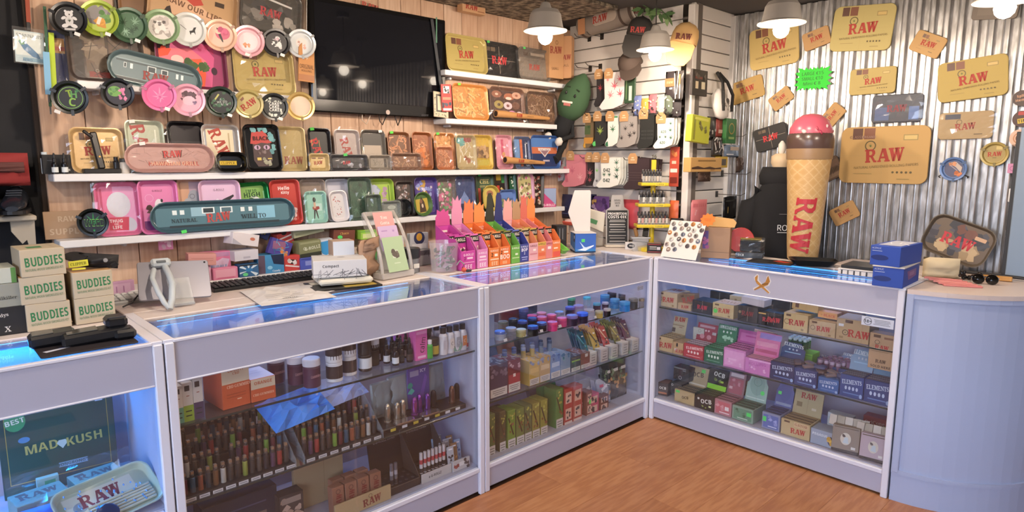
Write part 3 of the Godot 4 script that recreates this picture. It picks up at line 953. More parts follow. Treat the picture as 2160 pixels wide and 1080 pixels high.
	o = thing("hanging_bag", "blue starry bag with orange label in clear wrap behind the lanyards", "bag", "", pos("W", -2.7,1.924, 0.012), facing("W"))
	part(o, "bag", pouch(0.066, 0.24, 0.012, 3), mat("23306b", 0.4), Vector3(0, -0.1, 0))
	decal(o, 0.06, 0.22, "d c9d2e8 0 -.3 .7 .3 12 .02 3|r c08a3c 0 .28 .9 .26|r b5472f 0 .23 .9 .07|r d8a85c .1 .34 .4 .08", Vector3(0, 0.02, 0.008))
	part(o, "wrap", film(0.09, 0.3, 8, 0.01), clear("ffffff", 0.05, 0.12), Vector3(0.01, 0.02, 0.012))
	# ledge
	tray("dark brown plank-print tray wrapped in crinkled film, under the green ashtrays", "W", -2.539,1.963,.275,.224, "3a2b22", "r 2a1f19 -.4 0 .14 1|r 6b5845 -.15 .05 .3 .9|r 5a4636 .2 0 .3 1|d 7d6a54 -.15 .1 .24 .6 7 .14 3|r 8a2f2a -.12 -.42 .3 .12|k 241a14 0 0 .9 .9 22 .3 .012 6|o a8a090 -.15 -.34 .035 .01", {g = UP, film = 1, out = 0.05})
	tray("large pink, orange and purple canyon tray behind the oblong tray", "W", -2.207,1.958,.298,.226, "6b2f4a", "r 8f3a62 0 0 1 1|p c25384 -.5 .5 .2 .5 .38 .2 .3 -.5 -.5 -.5|p d9707f -.5 .3 0 .36 .24 .1 .16 -.5 -.5 -.5|p d8492e -.5 .44 -.3 .3 -.36 .16 -.5 .1|p d9573a -.1 .1 .16 .14 .22 -.2 .18 -.5 -.02 -.5 .08 -.1|d 3f5a30 .08 0 .3 .12 7 .1 3|e 3a1f30 .36 -.12 .05 .09|e e8b9b4 -.22 .08 .1 .1|d 2a1520 -.4 .42 .2 .12 6 .07 8|d b8386a .25 .38 .3 .1 5 .06 5", {g = UP, out = 0.04})
	tray("large tan tray with red lettering, on the ledge beside the television", "W", -1.887,1.951,.296,.218, "b3a064", RAWP, {g = UP, film = 1, out = 0.05})
	tray("grey-green oblong tray printed like a train carriage, on the ledge", "W", -2.373,1.917,.363,.142, "4f6266", "r 5d7277 0 0 .98 .7|r 36464b 0 .26 .9 .06|r 82969b 0 .33 .9 .04|r d4dcdc -.35 .1 .03 .2|r 26343a -.35 .1 .02 .16|r d4dcdc -.28 .1 .03 .2|r c9d2d2 -.05 .12 .1 .26|r 2c3a40 -.05 .12 .08 .2|r c9d2d2 .1 .12 .08 .22|r 2c3a40 .1 .12 .06 .16|r d4dcdc .25 .08 .03 .2|r d4dcdc .31 .08 .03 .2|t 8a3f3c .0 -.14 .34 0 s RAW|r 222e33 0 -.42 .9 .1", {g = UP, r = 0.5, out = 0.105, roll = -9, free = 1})
	tray("tan tray with red lips drawing, hung high on the boards", "W", -2.182,2.22,.372,.24, "b08f6c", "r b8966f 0 0 1 1|p 2e201c -.42 -.42 -.32 -.1 -.24 -.02 -.2 -.4|p cfa98a -.3 .06 -.1 .14 .1 .1 .28 -.1 .34 -.5 .1 -.46 -.1 -.5 -.24 -.3|p b4473c -.1 .16 -.04 .3 0 .26 .06 .3 .12 .14 0 .06|t 6b4a34 .02 0 .12 -8 b RAW OUR LIPS|r 42332a -.38 .36 .2 .08|r 42332a .32 .24 .12 .1", {g = "trays high on the boards", out = 0.035, free = 1, lean = 0, roll = -8})
	tray("smoky grey camouflage tray with red lettering, hung by the television", "W", -1.838,2.256,.296,.212, "4d4a46", "d 2f2d2c 0 .1 .7 .6 8 .2 3|d a39c94 .25 -.3 .5 .3 5 .14 6|d 6a655f -.2 -.2 .5 .4 6 .14 2|t b0383e 0 -.02 .22 -4 s RAW|r d6d6d4 .1 .3 .6 .05 -8", {g = "trays high on the boards", film = 1, free = 1, lean = 0, out = 0.05, roll = -5})
	o = thing("tray_arch", "brown and grey curved tray end hung high behind the green ashtray", "tray", "", pos("W", -2.414,2.203, 0.015), facing("W"))
	part(o, "body", tray_mesh(0.12, 0.2, 0.014, 0.05), mat("7c5a3c", 0.4))
	part(o, "rim", prism(rr(0.128, 0.21, 0.055), 0.004, 0.001), mat("46403c", 0.4), Vector3(-0.006, -0.004, -0.004))
	o = thing("wooden_tag", "wooden bottle-shaped tag with carved lettering on a white string", "tag", "", pos("W", -1.693,2.042, 0.1), facing("W", -3))
	part(o, "tag", prism(poly([-.042, -.1, .042, -.1, .04, .06, .014, .1, -.014, .1, -.04, .06]), 0.006, 0.001), mat("b9824c", 0.6))
	decal(o, 0.084, 0.2, "r a06636 0 -.4 .98 .14|t 4a2f1c 0 -.14 .1 0 n ORIGINAL|t 4a2f1c 0 -.24 .05 0 n ROLLING|f e0d2b8 0 .08 .26 0|f 6b4a2c .04 .1 .14 30", Vector3(0, 0, 0.0063))
	part(o, "string", tube([Vector3(0, 0.09, 0.004), Vector3(0.002, 0.36, 0.0)], 0.0016), mat("d0ccc6", 0.8))
	# television
	var tv: Array = [-1.25,2.142,.817,.648]
	o = thing("television", "large black flat-screen television on the boarded wall", "television", "", pos("W", tv[0] + 0.02, 2.085, 0.05), Vector3(1.0, 0, 0))
	var tw := 0.845
	var th := 0.56
	part(o, "case", box(tw, th, 0.04, 0.006), mat("131314", 0.12, 0.1))
	part(o, "screen", box(tw - 0.05, th - 0.085, 0.003, 0.001), mat("17181d", 0.03), Vector3(0, 0.02, 0.0205))
	part(o, "wall_mount", box(0.3, 0.3, 0.03, 0.003), mat("202022", 0.6), Vector3(0, 0, -0.03))
	part(o, "badge", lathe([[0.013, 0], [0.013, 0.001]], 16), mat("b7a59c", 0.5), Vector3(0.02, -0.262, 0.021), Vector3(90, 0, 0))
	letters(o, "aloxor", "56565a", Vector3(0.27, -0.264, 0.0212), 0.014, 0, "n")
	for k in 3:
		part(o, "cable", tube([Vector3(-0.12 + k * 0.1, -0.27, -0.01), Vector3(-0.13 + k * 0.11, -0.31, 0.0), Vector3(-0.1 + k * 0.1, -0.33, -0.005), Vector3(-0.07 + k * 0.1, -0.28, -0.012)], 0.003), mat(["c9b7a4", "2a2624", "2a2624"][k], 0.6))
	o = thing("lanyard", "black strap with a blue tip draped over the television corner", "lanyard", "", pos("W", -.885,2.167, 0.085), facing("W", 9))
	part(o, "strap", box(0.02, 0.38, 0.003, 0.001), mat("2b2f36", 0.6))
	part(o, "tip", box(0.016, 0.02, 0.004, 0.001), mat("2f7fa8", 0.5), Vector3(0, -0.2, 0))
	part(o, "green_end", box(0.009, 0.14, 0.002, 0.0005), mat("4f7f68", 0.6), Vector3(0.022, 0.13, 0.001), Vector3(0, 0, -10))
	o = thing("picture_frame", "small cream frame with dark pattern beside the television", "frame", "", pos("W", -.871,1.881, 0.1), facing("W", -3, -5))
	part(o, "frame", box(0.105, 0.145, 0.008, 0.002), mat("cdbfa4", 0.6))
	decal(o, 0.105, 0.145, "r 3a3a34 0 .05 .7 .7|r cfc4a8 0 .05 .5 .56|d 5f5a4c 0 -.42 .8 .08 9 .035 4|d 5f5a4c -.42 0 .06 .8 7 .03 2", Vector3(0, 0, 0.0042))
	o = thing("card_packet", "red and white card packet hanging at the television corner", "packet", "", pos("W", -.839,1.921, 0.112), facing("W", 3))
	part(o, "card", box(0.075, 0.155, 0.006, 0.001), mat("b8413f", 0.5))
	decal(o, 0.075, 0.155, "r e6dcdc 0 .3 .6 .26|d 3a3436 0 .3 .4 .2 5 .1 3|r d88a6c 0 -.02 .8 .1|d 2f3a52 0 -.26 .8 .12 6 .14 2|r e8e4e2 0 -.42 .8 .08", Vector3(0, 0, 0.0032))
	o = thing("wall_lettering", "small red wooden three-letter sign on the boards above the television", "sign", "", pos("W", -1.268,2.377, 0.002), facing("W", -7))
	part(o, "backing", box(0.1, 0.004, 0.004, 0.001), mat("a8483c", 0.6), Vector3(0, -0.02, 0.002))
	letters(o, "RAW", "b0483c", Vector3(0, 0, 0.006), 0.038, 0, "s", 0.1)
	carton("poster_box", "tan board with red lettering at the top of the boards", "box", "", pos("W", -.6, 2.435, 0.06), facing("W"), 0.18, 0.06, 0.05, "c79c74", "t a5382c -.1 .05 .6 -3 s RAW|r 9a6a48 .3 -.3 .3 .1")
	# beside the television
	const HI := "trays on the upper shelf beside the television"
	tray("tan tray with red lettering, first on the upper shelf beside the television", "W", -.663,2.222,.316,.216, "b0a062", RAWP, {g = HI, out = 0.075})
	tray("black tray with red lettering and white crease lines, on the upper shelf", "W", -.366,2.214,.328,.215, "1f1e1f", RAWK, {g = HI, film = 1, tag = "4fd060"})
	tray("smoky grey-brown tray with red lettering, partly behind lamp", "W", -.088,2.21,.292,.209, "6f665e", "r 81766c 0 -.1 .98 .7|r 54463d -.25 .38 .16 .14|r a89a8c .18 .4 .5 .1|t b0463c .05 -.08 .22 0 s RAW", {g = HI, film = 1, tag = "4fd060"})
	carton("shipping_carton", "kraft carton with red lettering at the corner of the upper shelf", "box", "", pos("W", .103,2.113, 0.075), Vector3(0, 0, 0), 0.14, 0.31, 0.07, "bf9268", "t 8f4033 -.05 .1 .15 4 s RAW|o 7a5636 0 .26 .1 .03|t 5a3f2a -.1 -.3 .06 6 n SMALL")
	carton("shipping_carton", "narrow kraft carton against the slat wall on the upper shelf", "box", "", pos("W", .221,2.12, 0.085), Vector3(0, -60, 0), 0.1, 0.28, 0.09, "b98b62", "t 8f4033 .05 0 .12 0 s RAW|r 5a3f2a -.2 .3 .12 .2|t 5a3f2a 0 -.2 .06 6 n SMALL")
	tray("orange tray printed all over with chips", "W", -.628,1.935,.281,.214, "c98a4c", "r c07f42 0 0 1 1|k d99a55 0 0 .9 .9 110 .28 .05 4", {g = "food-print trays beside the television", tag = "7fd04a"})
	tray("brown tray printed with doughnuts", "W", -.321,1.939,.305,.218, "6b4a3a", "r 4a3028 0 0 1 1|e 8f5c48 -.3 .36 .16 .12|e d9b8a4 -.3 .36 .05 .04|e a8674c .1 .3 .17 .12|e e8d0c4 .08 .24 .1 .05|e 9c8a4a -.25 0 .15 .14|e 4a3a24 -.25 0 .05 .05|e d8c0c8 .04 -.02 .14 .13|e 7a4a48 .04 -.02 .05 .05|e 6f4a3c .3 0 .13 .13|e 7a5444 -.1 -.3 .16 .13|e c98ab0 .16 -.32 .14 .14|e 8a4468 .16 -.32 .05 .05|e d9c4c8 .4 -.34 .12 .14|e 6a4440 .4 -.34 .04 .05|e c9a08a .34 .36 .15 .12|e 9a5a44 .34 .36 .05 .04", {g = "food-print trays beside the television", film = 1})
	tray("brown tray printed with shredded leaf", "W", -.001,1.934,.289,.213, "5f4434", "r 6b4d3a 0 0 1 1|k 8f6c50 0 0 .9 .9 90 .34 .03 9", {g = "food-print trays beside the television", film = 1})
	const TUBES := "wooden cone tubes on the shelves"
	for s in [["tapered wooden tube with red lettering before the doughnut tray", -.215,1.843,.481,-1], ["tapered wooden tube with red lettering before the blue sunset tray", -.197,1.552,.36,-3]]:
		o = thing("cone_tube", s[0], "tube", TUBES, Vector3(s[1], s[2] + 0.004, -0.885), Vector3(0, 0, -90 + s[4]))
		part(o, "tube", lathe([[0.022, -s[3] / 2], [0.023, -s[3] / 2 + 0.002], [0.011, s[3] / 2 - 0.002], [0.0105, s[3] / 2]], 18), mat("bb8a55", 0.55))
		part(o, "bore", lathe([[0.017, -s[3] / 2 - 0.0005], [0.017, -s[3] / 2]], 16), mat("2a1a12", 0.8))
		letters(o, "RAW", "a5382c", Vector3(0.0, -0.05, 0.0192), 0.02, 90, "s", 0.0, Vector3(-3, 0, 0))
		letters(o, "CONE BLASTER", "5a3c24", Vector3(0.0, 0.05, 0.0165), 0.007, 90, "n", 0.0, Vector3(-3, 0, 0))
	# long shelf
	tray("tan tray with red lettering behind the bottles, at the end of the long shelf", "W", -2.6,1.617,.192,.184, "c2a068", RAWP, {g = LONG, film = 1, out = 0.05})
	tray("pale green-grey tray with sideways red lettering, behind the pink oblong tray", "W", -2.425,1.634,.15,.22, "a8b09a", "r b3b9a2 0 0 1 1|t a84a44 -.12 .12 .3 -80 s RAW|r d8dccb .38 0 .05 .8", {g = LONG, film = 1, tag = "e6e6e2"})
	tray("plain black glossy tray behind the pink oblong tray", "W", -2.257,1.635,.164,.223, "18171a", "r 1d1b1d 0 0 1 1", {g = LONG, rough = 0.15})
	tray("silver-rimmed tray with sideways red lettering, behind the black tin", "W", -2.122,1.633,.168,.214, "b7b4b2", "r d4c8ac 0 0 .9 .96|t a04034 -.02 .12 .3 -70 s RAW|r b0a07e .3 .1 .05 .6", {g = LONG, rough = 0.2, metal = 0.6})
	tray("pink wood-grain oblong tray with two lines of red lettering", "W", -2.343,1.587,.359,.125, "a8807a", "r b68f88 0 0 1 1|k 8f6a66 0 0 .9 .8 40 .3 .015 5|t 2a1a18 .03 .2 .34 3 s RAW|t c0403c .03 .205 .31 3 s RAW|t b0483c .04 -.26 .2 0 b HAWAIIAN GRILL|t d8a88c .042 -.255 .18 0 b HAWAIIAN GRILL", {g = LONG, r = 0.5, film = 1, tag = "e6e6e2", out = 0.095})
	tray("black rounded tin with a yellow name plate, on the long shelf", "W", -2.094,1.57,.14,.089, "101010", "r d2b32c -.08 -.05 .74 .36|r 1a1a10 -.08 -.05 .71 .32|r d2b32c -.08 -.05 .69 .29|t 3a3210 -.08 -.05 .2 0 s CLIPPER", {g = "", n = "tin", cat = "tin", r = 0.36, out = 0.095, rough = 0.18, d = 0.03})
	tray("black tray with red hair and blue flame drawing, on the long shelf", "W", -1.928,1.637,.177,.223, "121213", "p 4a3a3a -.3 .2 .3 .2 .32 -.3 .2 -.46 -.2 -.46 -.32 -.3|p b0413f -.38 .12 -.3 .4 .1 .44 .2 .36 .36 .14 .2 .12 0 .14 -.2 .1|d 5f9aa0 .36 .1 .1 .5 6 .1 4|d 5f9aa0 -.1 .47 .6 .03 6 .09 6|e b79ab4 -.16 .02 .11 .06|e b79ab4 .16 .02 .11 .06|e 2a1c24 -.15 .02 .03 .05|e 2a1c24 .15 .02 .03 .05|r c9b45c -.14 -.27 .14 .07|r c9b45c .22 -.27 .14 .03|d 9a9a84 .12 -.34 .2 .14 5 .07 3|t 1a1010 0 .25 .1 0 b BLACK|d 6a5a58 0 -.12 .3 .05 3 .06 5", {g = LONG, rough = 0.2, out = 0.08, roll = 2})
	tray("khaki tray in very shiny crinkled film, on the long shelf", "W", -1.774,1.635,.151,.219, "b59f6a", "r a8935c 0 0 1 1|t 8f4a34 .1 -.3 .2 0 s RAW", {g = LONG, film = 1, out = 0.07})
	tray("black tray with sideways red lettering and gold line, under the screen", "W", -1.627,1.634,.126,.217, "171416", "r 1c181a 0 0 1 1|t b03a38 -.12 0 .24 -70 s RAW|r c99a4a .06 .02 .03 .5 5|r c9a04a -.42 .2 .03 .16", {g = LONG, rough = 0.2, tag = "4fc04a"})
	tray("mauve-grey tray with sideways red lettering, under the screen", "W", -1.472,1.632,.152,.215, "9d918c", "r a69893 0 0 1 1|t a3483e .02 .02 .26 -75 s RAW", {g = LONG, film = 1})
	tray("mirror-dark tray with a silver rim, under the screen", "W", -1.314,1.632,.153,.218, "8d8880", "r 3a3634 0 .3 1 .4|r a8998a 0 -.15 .9 .6", {g = LONG, rough = 0.12, metal = 0.7, tag = "e6e6e2", tx = 0.3})
	tray("low tan tray with red lettering before the black one, under the screen", "W", -1.653,1.569,.111,.088, "b39c66", "r 6a4632 -.3 .42 .3 .12|r 7a5238 .2 .42 .4 .12|t a04034 0 -.02 .34 6 s RAW|r e6dcc8 .1 0 .03 .8 -40", {g = LONG, out = 0.1, film = 1})
	tray("low black and grey camouflage tray with red lettering, under the screen", "W", -1.484,1.566,.218,.085, "26262a", "r 2a2a2e 0 0 1 1|d 8f8f96 .22 -.3 .5 .3 5 .2 4|t b33038 -.05 .02 .34 4 s RAW", {g = LONG, out = 0.1, film = 1, tag = "4fd060", tx = -0.1})
	tray("low grey-brown tray in streaky film, under the screen", "W", -1.299,1.565,.141,.084, "7d7468", "r 8d8476 0 0 1 1|r 3a342e .38 0 .16 1|k 4a4238 0 0 .8 .8 14 .5 .02 3", {g = LONG, out = 0.1, film = 1})
	var food := "k b8764a 0 0 .9 .9 60 .3 .06 %d"
	tray("brown tray printed with pretzels and chips, green tag, on the long shelf", "W", -1.15,1.63,.151,.214, "7a5034", "r 6b452e 0 0 1 1|" + food % 12, {g = LONG, tag = "5fd04a"})
	tray("rust-orange tray printed with noodles, on the long shelf", "W", -.992,1.631,.14,.218, "8a5230", "r 8f5230 0 0 1 1|" + food % 15 + "|d c0682c 0 -.2 .7 .5 12 .14 5", {g = LONG})
	tray("orange chip-print tray behind a smaller one, on the long shelf", "W", -.831,1.63,.156,.217, "b0702f", "r a8682c 0 0 1 1|k d0904a 0 .2 .9 .5 40 .5 .08 5", {g = LONG, film = 1, tag = "5fd04a"})
	tray("low brown tray printed with sticks in glossy film, on the long shelf", "W", -1.128,1.571,.197,.095, "6f4c36", "r 7a543c 0 0 1 1|k a87c58 0 0 .9 .9 40 .4 .06 8", {g = LONG, film = 1, out = 0.1})
	tray("small orange shrimp-print tray in film, front of the long shelf", "W", -.859,1.598,.126,.136, "a8643c", "r 9c5c38 0 0 1 1|" + food % 21, {g = LONG, film = 1, out = 0.1})
	tray("khaki tray with teal corner in crumpled film, on the long shelf", "W", -.686,1.632,.159,.209, "a08f68", "r a8966c 0 -.1 1 .8|d 4f8f8c -.3 .4 .3 .1 4 .2 3|d 8a3f3c .2 .42 .3 .06 3 .14 2|k e6dccc 0 0 .8 .7 16 .3 .03 4|d 8f5238 .1 -.2 .2 .2 3 .12 9", {g = LONG, film = 1, out = 0.08})
	tray("mustard yellow tray with a brown picture band, on the long shelf", "W", -.532,1.635,.162,.213, "b9992f", "r c2a038 0 .3 .96 .3|r b0a03c 0 -.36 .96 .2|r 8a6a42 0 0 .96 .4|d b08a5c 0 0 .8 .3 12 .14 5|d 6a4a2c 0 0 .8 .3 8 .1 8", {g = LONG, film = 1, out = 0.08})
	tray("rose pink tray with darker streak, on the long shelf", "W", -.353,1.639,.143,.218, "bf7f8f", "r c98a9a 0 0 1 1|r b84a6a -.02 .1 .2 .7|d d8a06a .2 -.2 .3 .3 5 .15 3", {g = LONG, film = 1})
	tray("blue, orange and navy striped tray, on the long shelf", "W", -.187,1.636,.158,.213, "4a5a80", "r 6a8fc0 -.3 0 .36 1|r c86a3c .02 0 .2 1|r 2a3258 .3 0 .4 1|r e0e4ec .34 0 .06 .7", {g = LONG, film = 1})
	tray("wide blue sunset tray with a pale triangle emblem, end of the long shelf", "W", .01,1.635,.284,.225, "3a5a94", "r 4f76b4 0 .34 1 .32|r b86a4a 0 .05 1 .26|r 2a3660 0 -.28 1 .46|p c9c4c4 -.26 .14 .26 .14 0 -.18|p 8a6a74 -.2 .1 .2 .1 0 -.12|t e0dcd8 0 .1 .09 0 s ELEMENTS|r b0a8b4 .05 -.3 .26 .06", {g = LONG, out = 0.08})
	# small things at the far end of the long shelf
	for s in [[195, "dark dropper bottle with white label, first on the long shelf"], [262, "dark dropper bottle with white label, second on the long shelf"]]:
		bottle(s[1], "dropper_bottle", Vector3(-2.755 + (s[0] - 195) * 0.00048, 1.505, -0.905), "dropper", "15171b", "d0d6d8", 0.011)
	carton("display_block", "black stepped display block behind the two dropper bottles", "display", "", Vector3(-2.74, 1.505, -0.955), Vector3.ZERO, 0.1, 0.075, 0.04, "15161a", "r 4a4f58 -.2 .2 .3 .03|r c9ced2 .3 -.3 .2 .1")
	bottle("white bottle behind the black display block", "bottle", Vector3(-2.778, 1.505, -0.96), "tall", "c9d2d6", "c9d2d6", 0.014)
	o = thing("vaporizer", "black slanted vaporizer on a low black stand on the long shelf", "vaporizer", "", Vector3(-2.598, 1.505, -0.905), Vector3.ZERO)
	part(o, "stand", box(0.13, 0.02, 0.05, 0.003), mat("1d1b1b", 0.5), Vector3(0, 0.01, 0))
	part(o, "stick", box(0.026, 0.15, 0.02, 0.005), mat("191718", 0.35), Vector3(-0.01, 0.092, 0), Vector3(-8, 0, 7))
	part(o, "mouthpiece", box(0.012, 0.04, 0.012, 0.003), mat("191718", 0.4), Vector3(-0.038, 0.158, 0), Vector3(0, 0, 50))
	part(o, "button", lathe([[0.005, 0], [0.004, 0.003]], 12), mat("8a6a3c", 0.3, 0.8), Vector3(-0.006, 0.068, 0.0125), Vector3(82, 0, 0))
	bottle("slim dark bottle with black cap beside white jar on the long shelf", "bottle", Vector3(-2.545, 1.505, -0.905), "tall", "1a1b20", "1a1b20", 0.011)
	bottle("white jar with a black lid, on the long shelf before the tan tray", "jar", Vector3(-2.515, 1.505, -0.9), "jar", "d6cfc4", "191919", 0.018)
	# lower shelf of trays
	carton("kraft_board", "brown kraft board with pale faded lettering behind the round ashtray", "board", "", pos("W", -2.69,1.243, 0.03), facing("W", 0, -4), 0.222, 0.112, 0.006, "a3866a", "t bda68c -.14 .22 .2 0 b RAW|t bda68c -.16 -.24 .22 0 b SUPPLY")
	tray("pink tray with white rounded drawing and red shirt lettering on the lower shelf", "W", -2.548,1.369,.165,.225, "c95f8a", "r d8709c 0 0 1 1|r e0a0c8 .2 0 .6 1|e cfd2dc .04 .1 .34 .28|e c4c8d4 .3 -.34 .2 .16 30|p c83a58 -.26 -.18 .3 -.18 .26 -.48 -.3 -.46|t e8e4ea -.08 -.26 .07 0 b THUG|t e8e4ea -.08 -.33 .03 0 b FOR|t e8e4ea -.06 -.4 .07 0 b LIFE|r b8446c -.44 0 .06 .9", {g = MID, film = 1})
	tray("pink tray with a small black and white patch, second on the lower tray shelf", "W", -2.398,1.367,.157,.231, "c86a9c", "r d07aa8 0 .1 1 .8|r 6a2f6a -.2 -.4 .6 .2|e d8d4da .02 .02 .14 .16|e 2a2428 .12 .14 .04 .04|d 4a2a28 -.2 -.1 .2 .2 4 .12 3|t 2a1a24 0 .36 .04 0 n G-ROLLZ|o d89ac0 -.28 .2 .14 .02", {g = MID})
	tray("peach tray with a grey rounded drawing, third on the lower tray shelf", "W", -2.252,1.36,.126,.239, "c9a08c", "r d0a58a 0 0 1 1|r b8a0ac .2 0 .6 1|e a0a4ae .1 .1 .3 .22|e b0b4bc -.2 .02 .2 .12|o 5a5a64 .02 .18 .12 .02", {g = MID})
	tray("lilac tray with a black bird-like stroke, fourth on the lower tray shelf", "W", -2.141,1.371,.186,.227, "c9a4c0", "r d0b0cc 0 0 1 1|p 2a2430 -.1 .04 .12 .14 .42 .24 .44 .2 .2 .04 .06 -.06|e e0d4de -.06 .1 .05 .05|t 3a2a3c 0 .36 .05 0 n G-ROLLZ|d 5a4a4c -.36 .05 .1 .1 4 .04 2", {g = MID})
	tray("teal oblong tray printed like a train with red lettering, on the lower tray shelf", "W", -2.123,1.312,.647,.135, "3f5a66", "r 4f7480 0 0 .97 .8|r 26343c 0 -.42 .8 .1|r 8ab0c0 -.2 .2 .1 .4|r d4e0e2 -.36 .2 .03 .2|r d4e0e2 -.31 .2 .03 .2|r d8e4e6 -.13 .24 .09 .28|r 2c3a42 -.13 .24 .07 .2|r d8e4e6 .0 .24 .09 .28|r 4f6a74 .0 .24 .07 .2|r d4e0e2 .12 .22 .03 .2|r d4e0e2 .18 .22 .03 .2|r 7fb4cc .3 .05 .14 .6|t b04a48 -.06 -.08 .4 4 s RAW|t 26343c -.3 -.16 .16 0 s NATURAL|t 26343c .2 -.12 .2 0 s WILL TO", {g = MID, r = 0.5, out = 0.1, rough = 0.22, tag = "4fd060", ty = -0.48, free = 1})
	tray("emerald green mirrored tray with lettering and yellow picture, on the lower tray shelf", "W", -1.978,1.359,.157,.212, "1f7a3c", "r 7fae5a 0 0 .96 1|t 1a4a24 -.02 .38 .07 0 b I'M SO|t 163f1e 0 .27 .13 0 b HIGH|e b9c4b8 .06 -.02 .3 .26|d b8a83a -.1 -.12 .3 .3 7 .14 4|d 3f6a2c -.1 .04 .2 .2 5 .1 6|e d8dcd6 .16 .14 .1 .06|t e8ece4 .12 -.33 .08 0 b RIGHT|t e8ece4 .14 -.43 .08 0 b MEOW|r 8fd09a .46 0 .05 .7", {g = MID, rough = 0.15, metal = 0.5, roll = 3, out = 0.08})
	tray("red tray with white script lettering, on the lower tray shelf", "W", -1.83,1.371,.154,.223, "b03a34", "t ecdcd8 0 .38 .1 0 b Hello|t ecdcd8 .04 .25 .1 0 b Kitty|d d88a86 0 -.44 .8 .04 8 .06 3|d e4c4c8 .36 -.3 .12 .2 4 .1 6|r 9c2f2c 0 -.02 .6 .01", {g = MID, roll = 2, out = 0.08})
	tray("clear-wrapped brownish tray behind the mint one, on the lower tray shelf", "W", -1.677,1.371,.141,.222, "948478", "r 8a786a 0 0 1 1|r b0a08f 0 -.2 .9 .5", {g = MID, film = 1})
	tray("mint tray with a dark slender figure, on the lower tray shelf", "W", -1.681,1.345,.12,.162, "86b8ac", "r 8fc0b0 0 0 1 1|r b4d4cc .2 0 .5 .3|p 241c1c -.08 -.1 .1 -.1 .2 -.46 .14 -.46 .02 -.16 -.06 -.46 -.12 -.46|p 8f2f2c -.16 .02 .26 .04 .3 -.06 .1 -.12 -.16 -.08|p c9a48c -.08 .2 .06 .2 .06 -.04 -.08 -.04|e 1c1414 -.02 .3 .1 .1", {g = MID, out = 0.1, film = 1})
	tray("pale silver tray behind a smaller white one, on the lower tray shelf", "W", -1.539,1.371,.135,.221, "aeb0bb", "r b8b8c4 0 0 1 1", {g = MID})
	tray("small white tray speckled with red and grey dots, on the lower tray shelf", "W", -1.553,1.346,.105,.162, "cfccd0", "r c9c6c8 0 0 1 1|d b0605a 0 0 .6 .8 12 .05 4|d 6a6468 0 0 .6 .8 12 .03 7", {g = MID, r = 0.3, out = 0.1, roll = 4})
	tray("dark green tray with a jungle of leaves, on the lower tray shelf", "W", -1.421,1.374,.141,.226, "2f4a3a", "r 34533f 0 0 1 1|f 223a2c -.2 .2 .3 20|f 6b8f72 .3 .1 .35 -30|f 2a4634 .2 -.3 .4 90|f 557a60 -.2 -.3 .3 160|f 223a2c .1 .4 .3 210", {g = MID, film = 1})
	tray("small dark green leaf tray before the larger leaf tray", "W", -1.357,1.33,.098,.135, "2c4536", "r 34503e 0 0 1 1|f 6b8f72 0 .1 .3 10|f 1f3428 .1 -.3 .35 80|f 557a60 -.2 -.2 .25 200", {g = MID, film = 1, out = 0.1})
	tray("lime green tray with a pale blue patch, on the lower tray shelf", "W", -1.285,1.383,.191,.217, "92b33c", "r 9ab848 0 0 1 1|d a8b4cc -.2 .2 .4 .3 6 .16 4|d a88aa4 .26 .06 .12 .5 5 .1 6|r 5a7a2c .44 0 .05 .8", {g = MID})
	var mix := "r %s 0 0 1 1|d %s 0 0 .9 .9 14 .15 %d|d %s 0 0 .9 .9 14 .1 %d|d %s 0 0 .9 .9 10 .07 %d"
	tray("dark tray crowded with tiny pale figures, on the lower tray shelf", "W", -1.119,1.365,.125,.2, "3a3230", mix % ["3f3634", "8f8688", 3, "6a5048", 5, "b8b0b4", 7], {g = MID})
	tray("deep purple tray with gold and blue patches, on the lower tray shelf", "W", -.97,1.373,.164,.22, "46367a", mix % ["4a3a84", "b08a3c", 8, "7a86c0", 4, "c9c0d8", 2], {g = MID})
	tray("grey-teal low case before the dark crowded tray", "W", -1.234,1.321,.125,.095, "6b736f", "r 7a827c 0 0 1 1|e a8b0a8 .1 .2 .3 .2", {g = MID, film = 1, out = 0.1})
	tray("black rounded low tray beside the grey-teal case", "W", -1.153,1.32,.135,.101, "14171c", "", {g = MID, r = 0.4, out = 0.09})
	tray("green and yellow arched tray with a long dark shape, on the lower tray shelf", "W", -1.027,1.337,.129,.138, "4a6a3a", "r b09a3c 0 -.1 .9 .8|p 3f2c20 -.24 -.46 .26 -.46 .2 .1 0 .44 -.16 .1|e 7a5440 -.04 .16 .1 .12|e c4b4a0 .02 -.1 .07 .12", {g = MID, r = 0.45, out = 0.11, roll = 6})
	tray("colourful tray of pink, green and white scenes, on the lower tray shelf", "W", -.821,1.366,.138,.21, "5a504a", mix % ["6a5f58", "c06a8a", 9, "5f8a5a", 4, "d4ccc4", 2], {g = MID, film = 1})
	tray("midnight blue tray with a pale spired silhouette, on the lower tray shelf", "W", -.675,1.369,.154,.221, "22335f", "r 27396a 0 .1 1 .8|p 6f86b8 -.3 -.3 .3 -.3 .24 -.1 .1 .0 0 .12 -.12 -.02 -.24 -.1|e 9ab0d0 -.3 .36 .08 .05|r 1a2648 0 -.42 1 .16", {g = MID, film = 1})
	tray("dark green tray with gold capital letters, on the lower tray shelf", "W", -.512,1.366,.149,.233, "3a4f3a", "r 3f5640 .1 0 .8 1|t c9b878 .05 .36 .14 0 s CHE|t c9b878 .05 .2 .06 0 s GUEVARA|r a04a3c -.36 -.1 .2 .5|r 2c2420 .1 -.2 .4 .4", {g = MID, tag = "4fd060"})
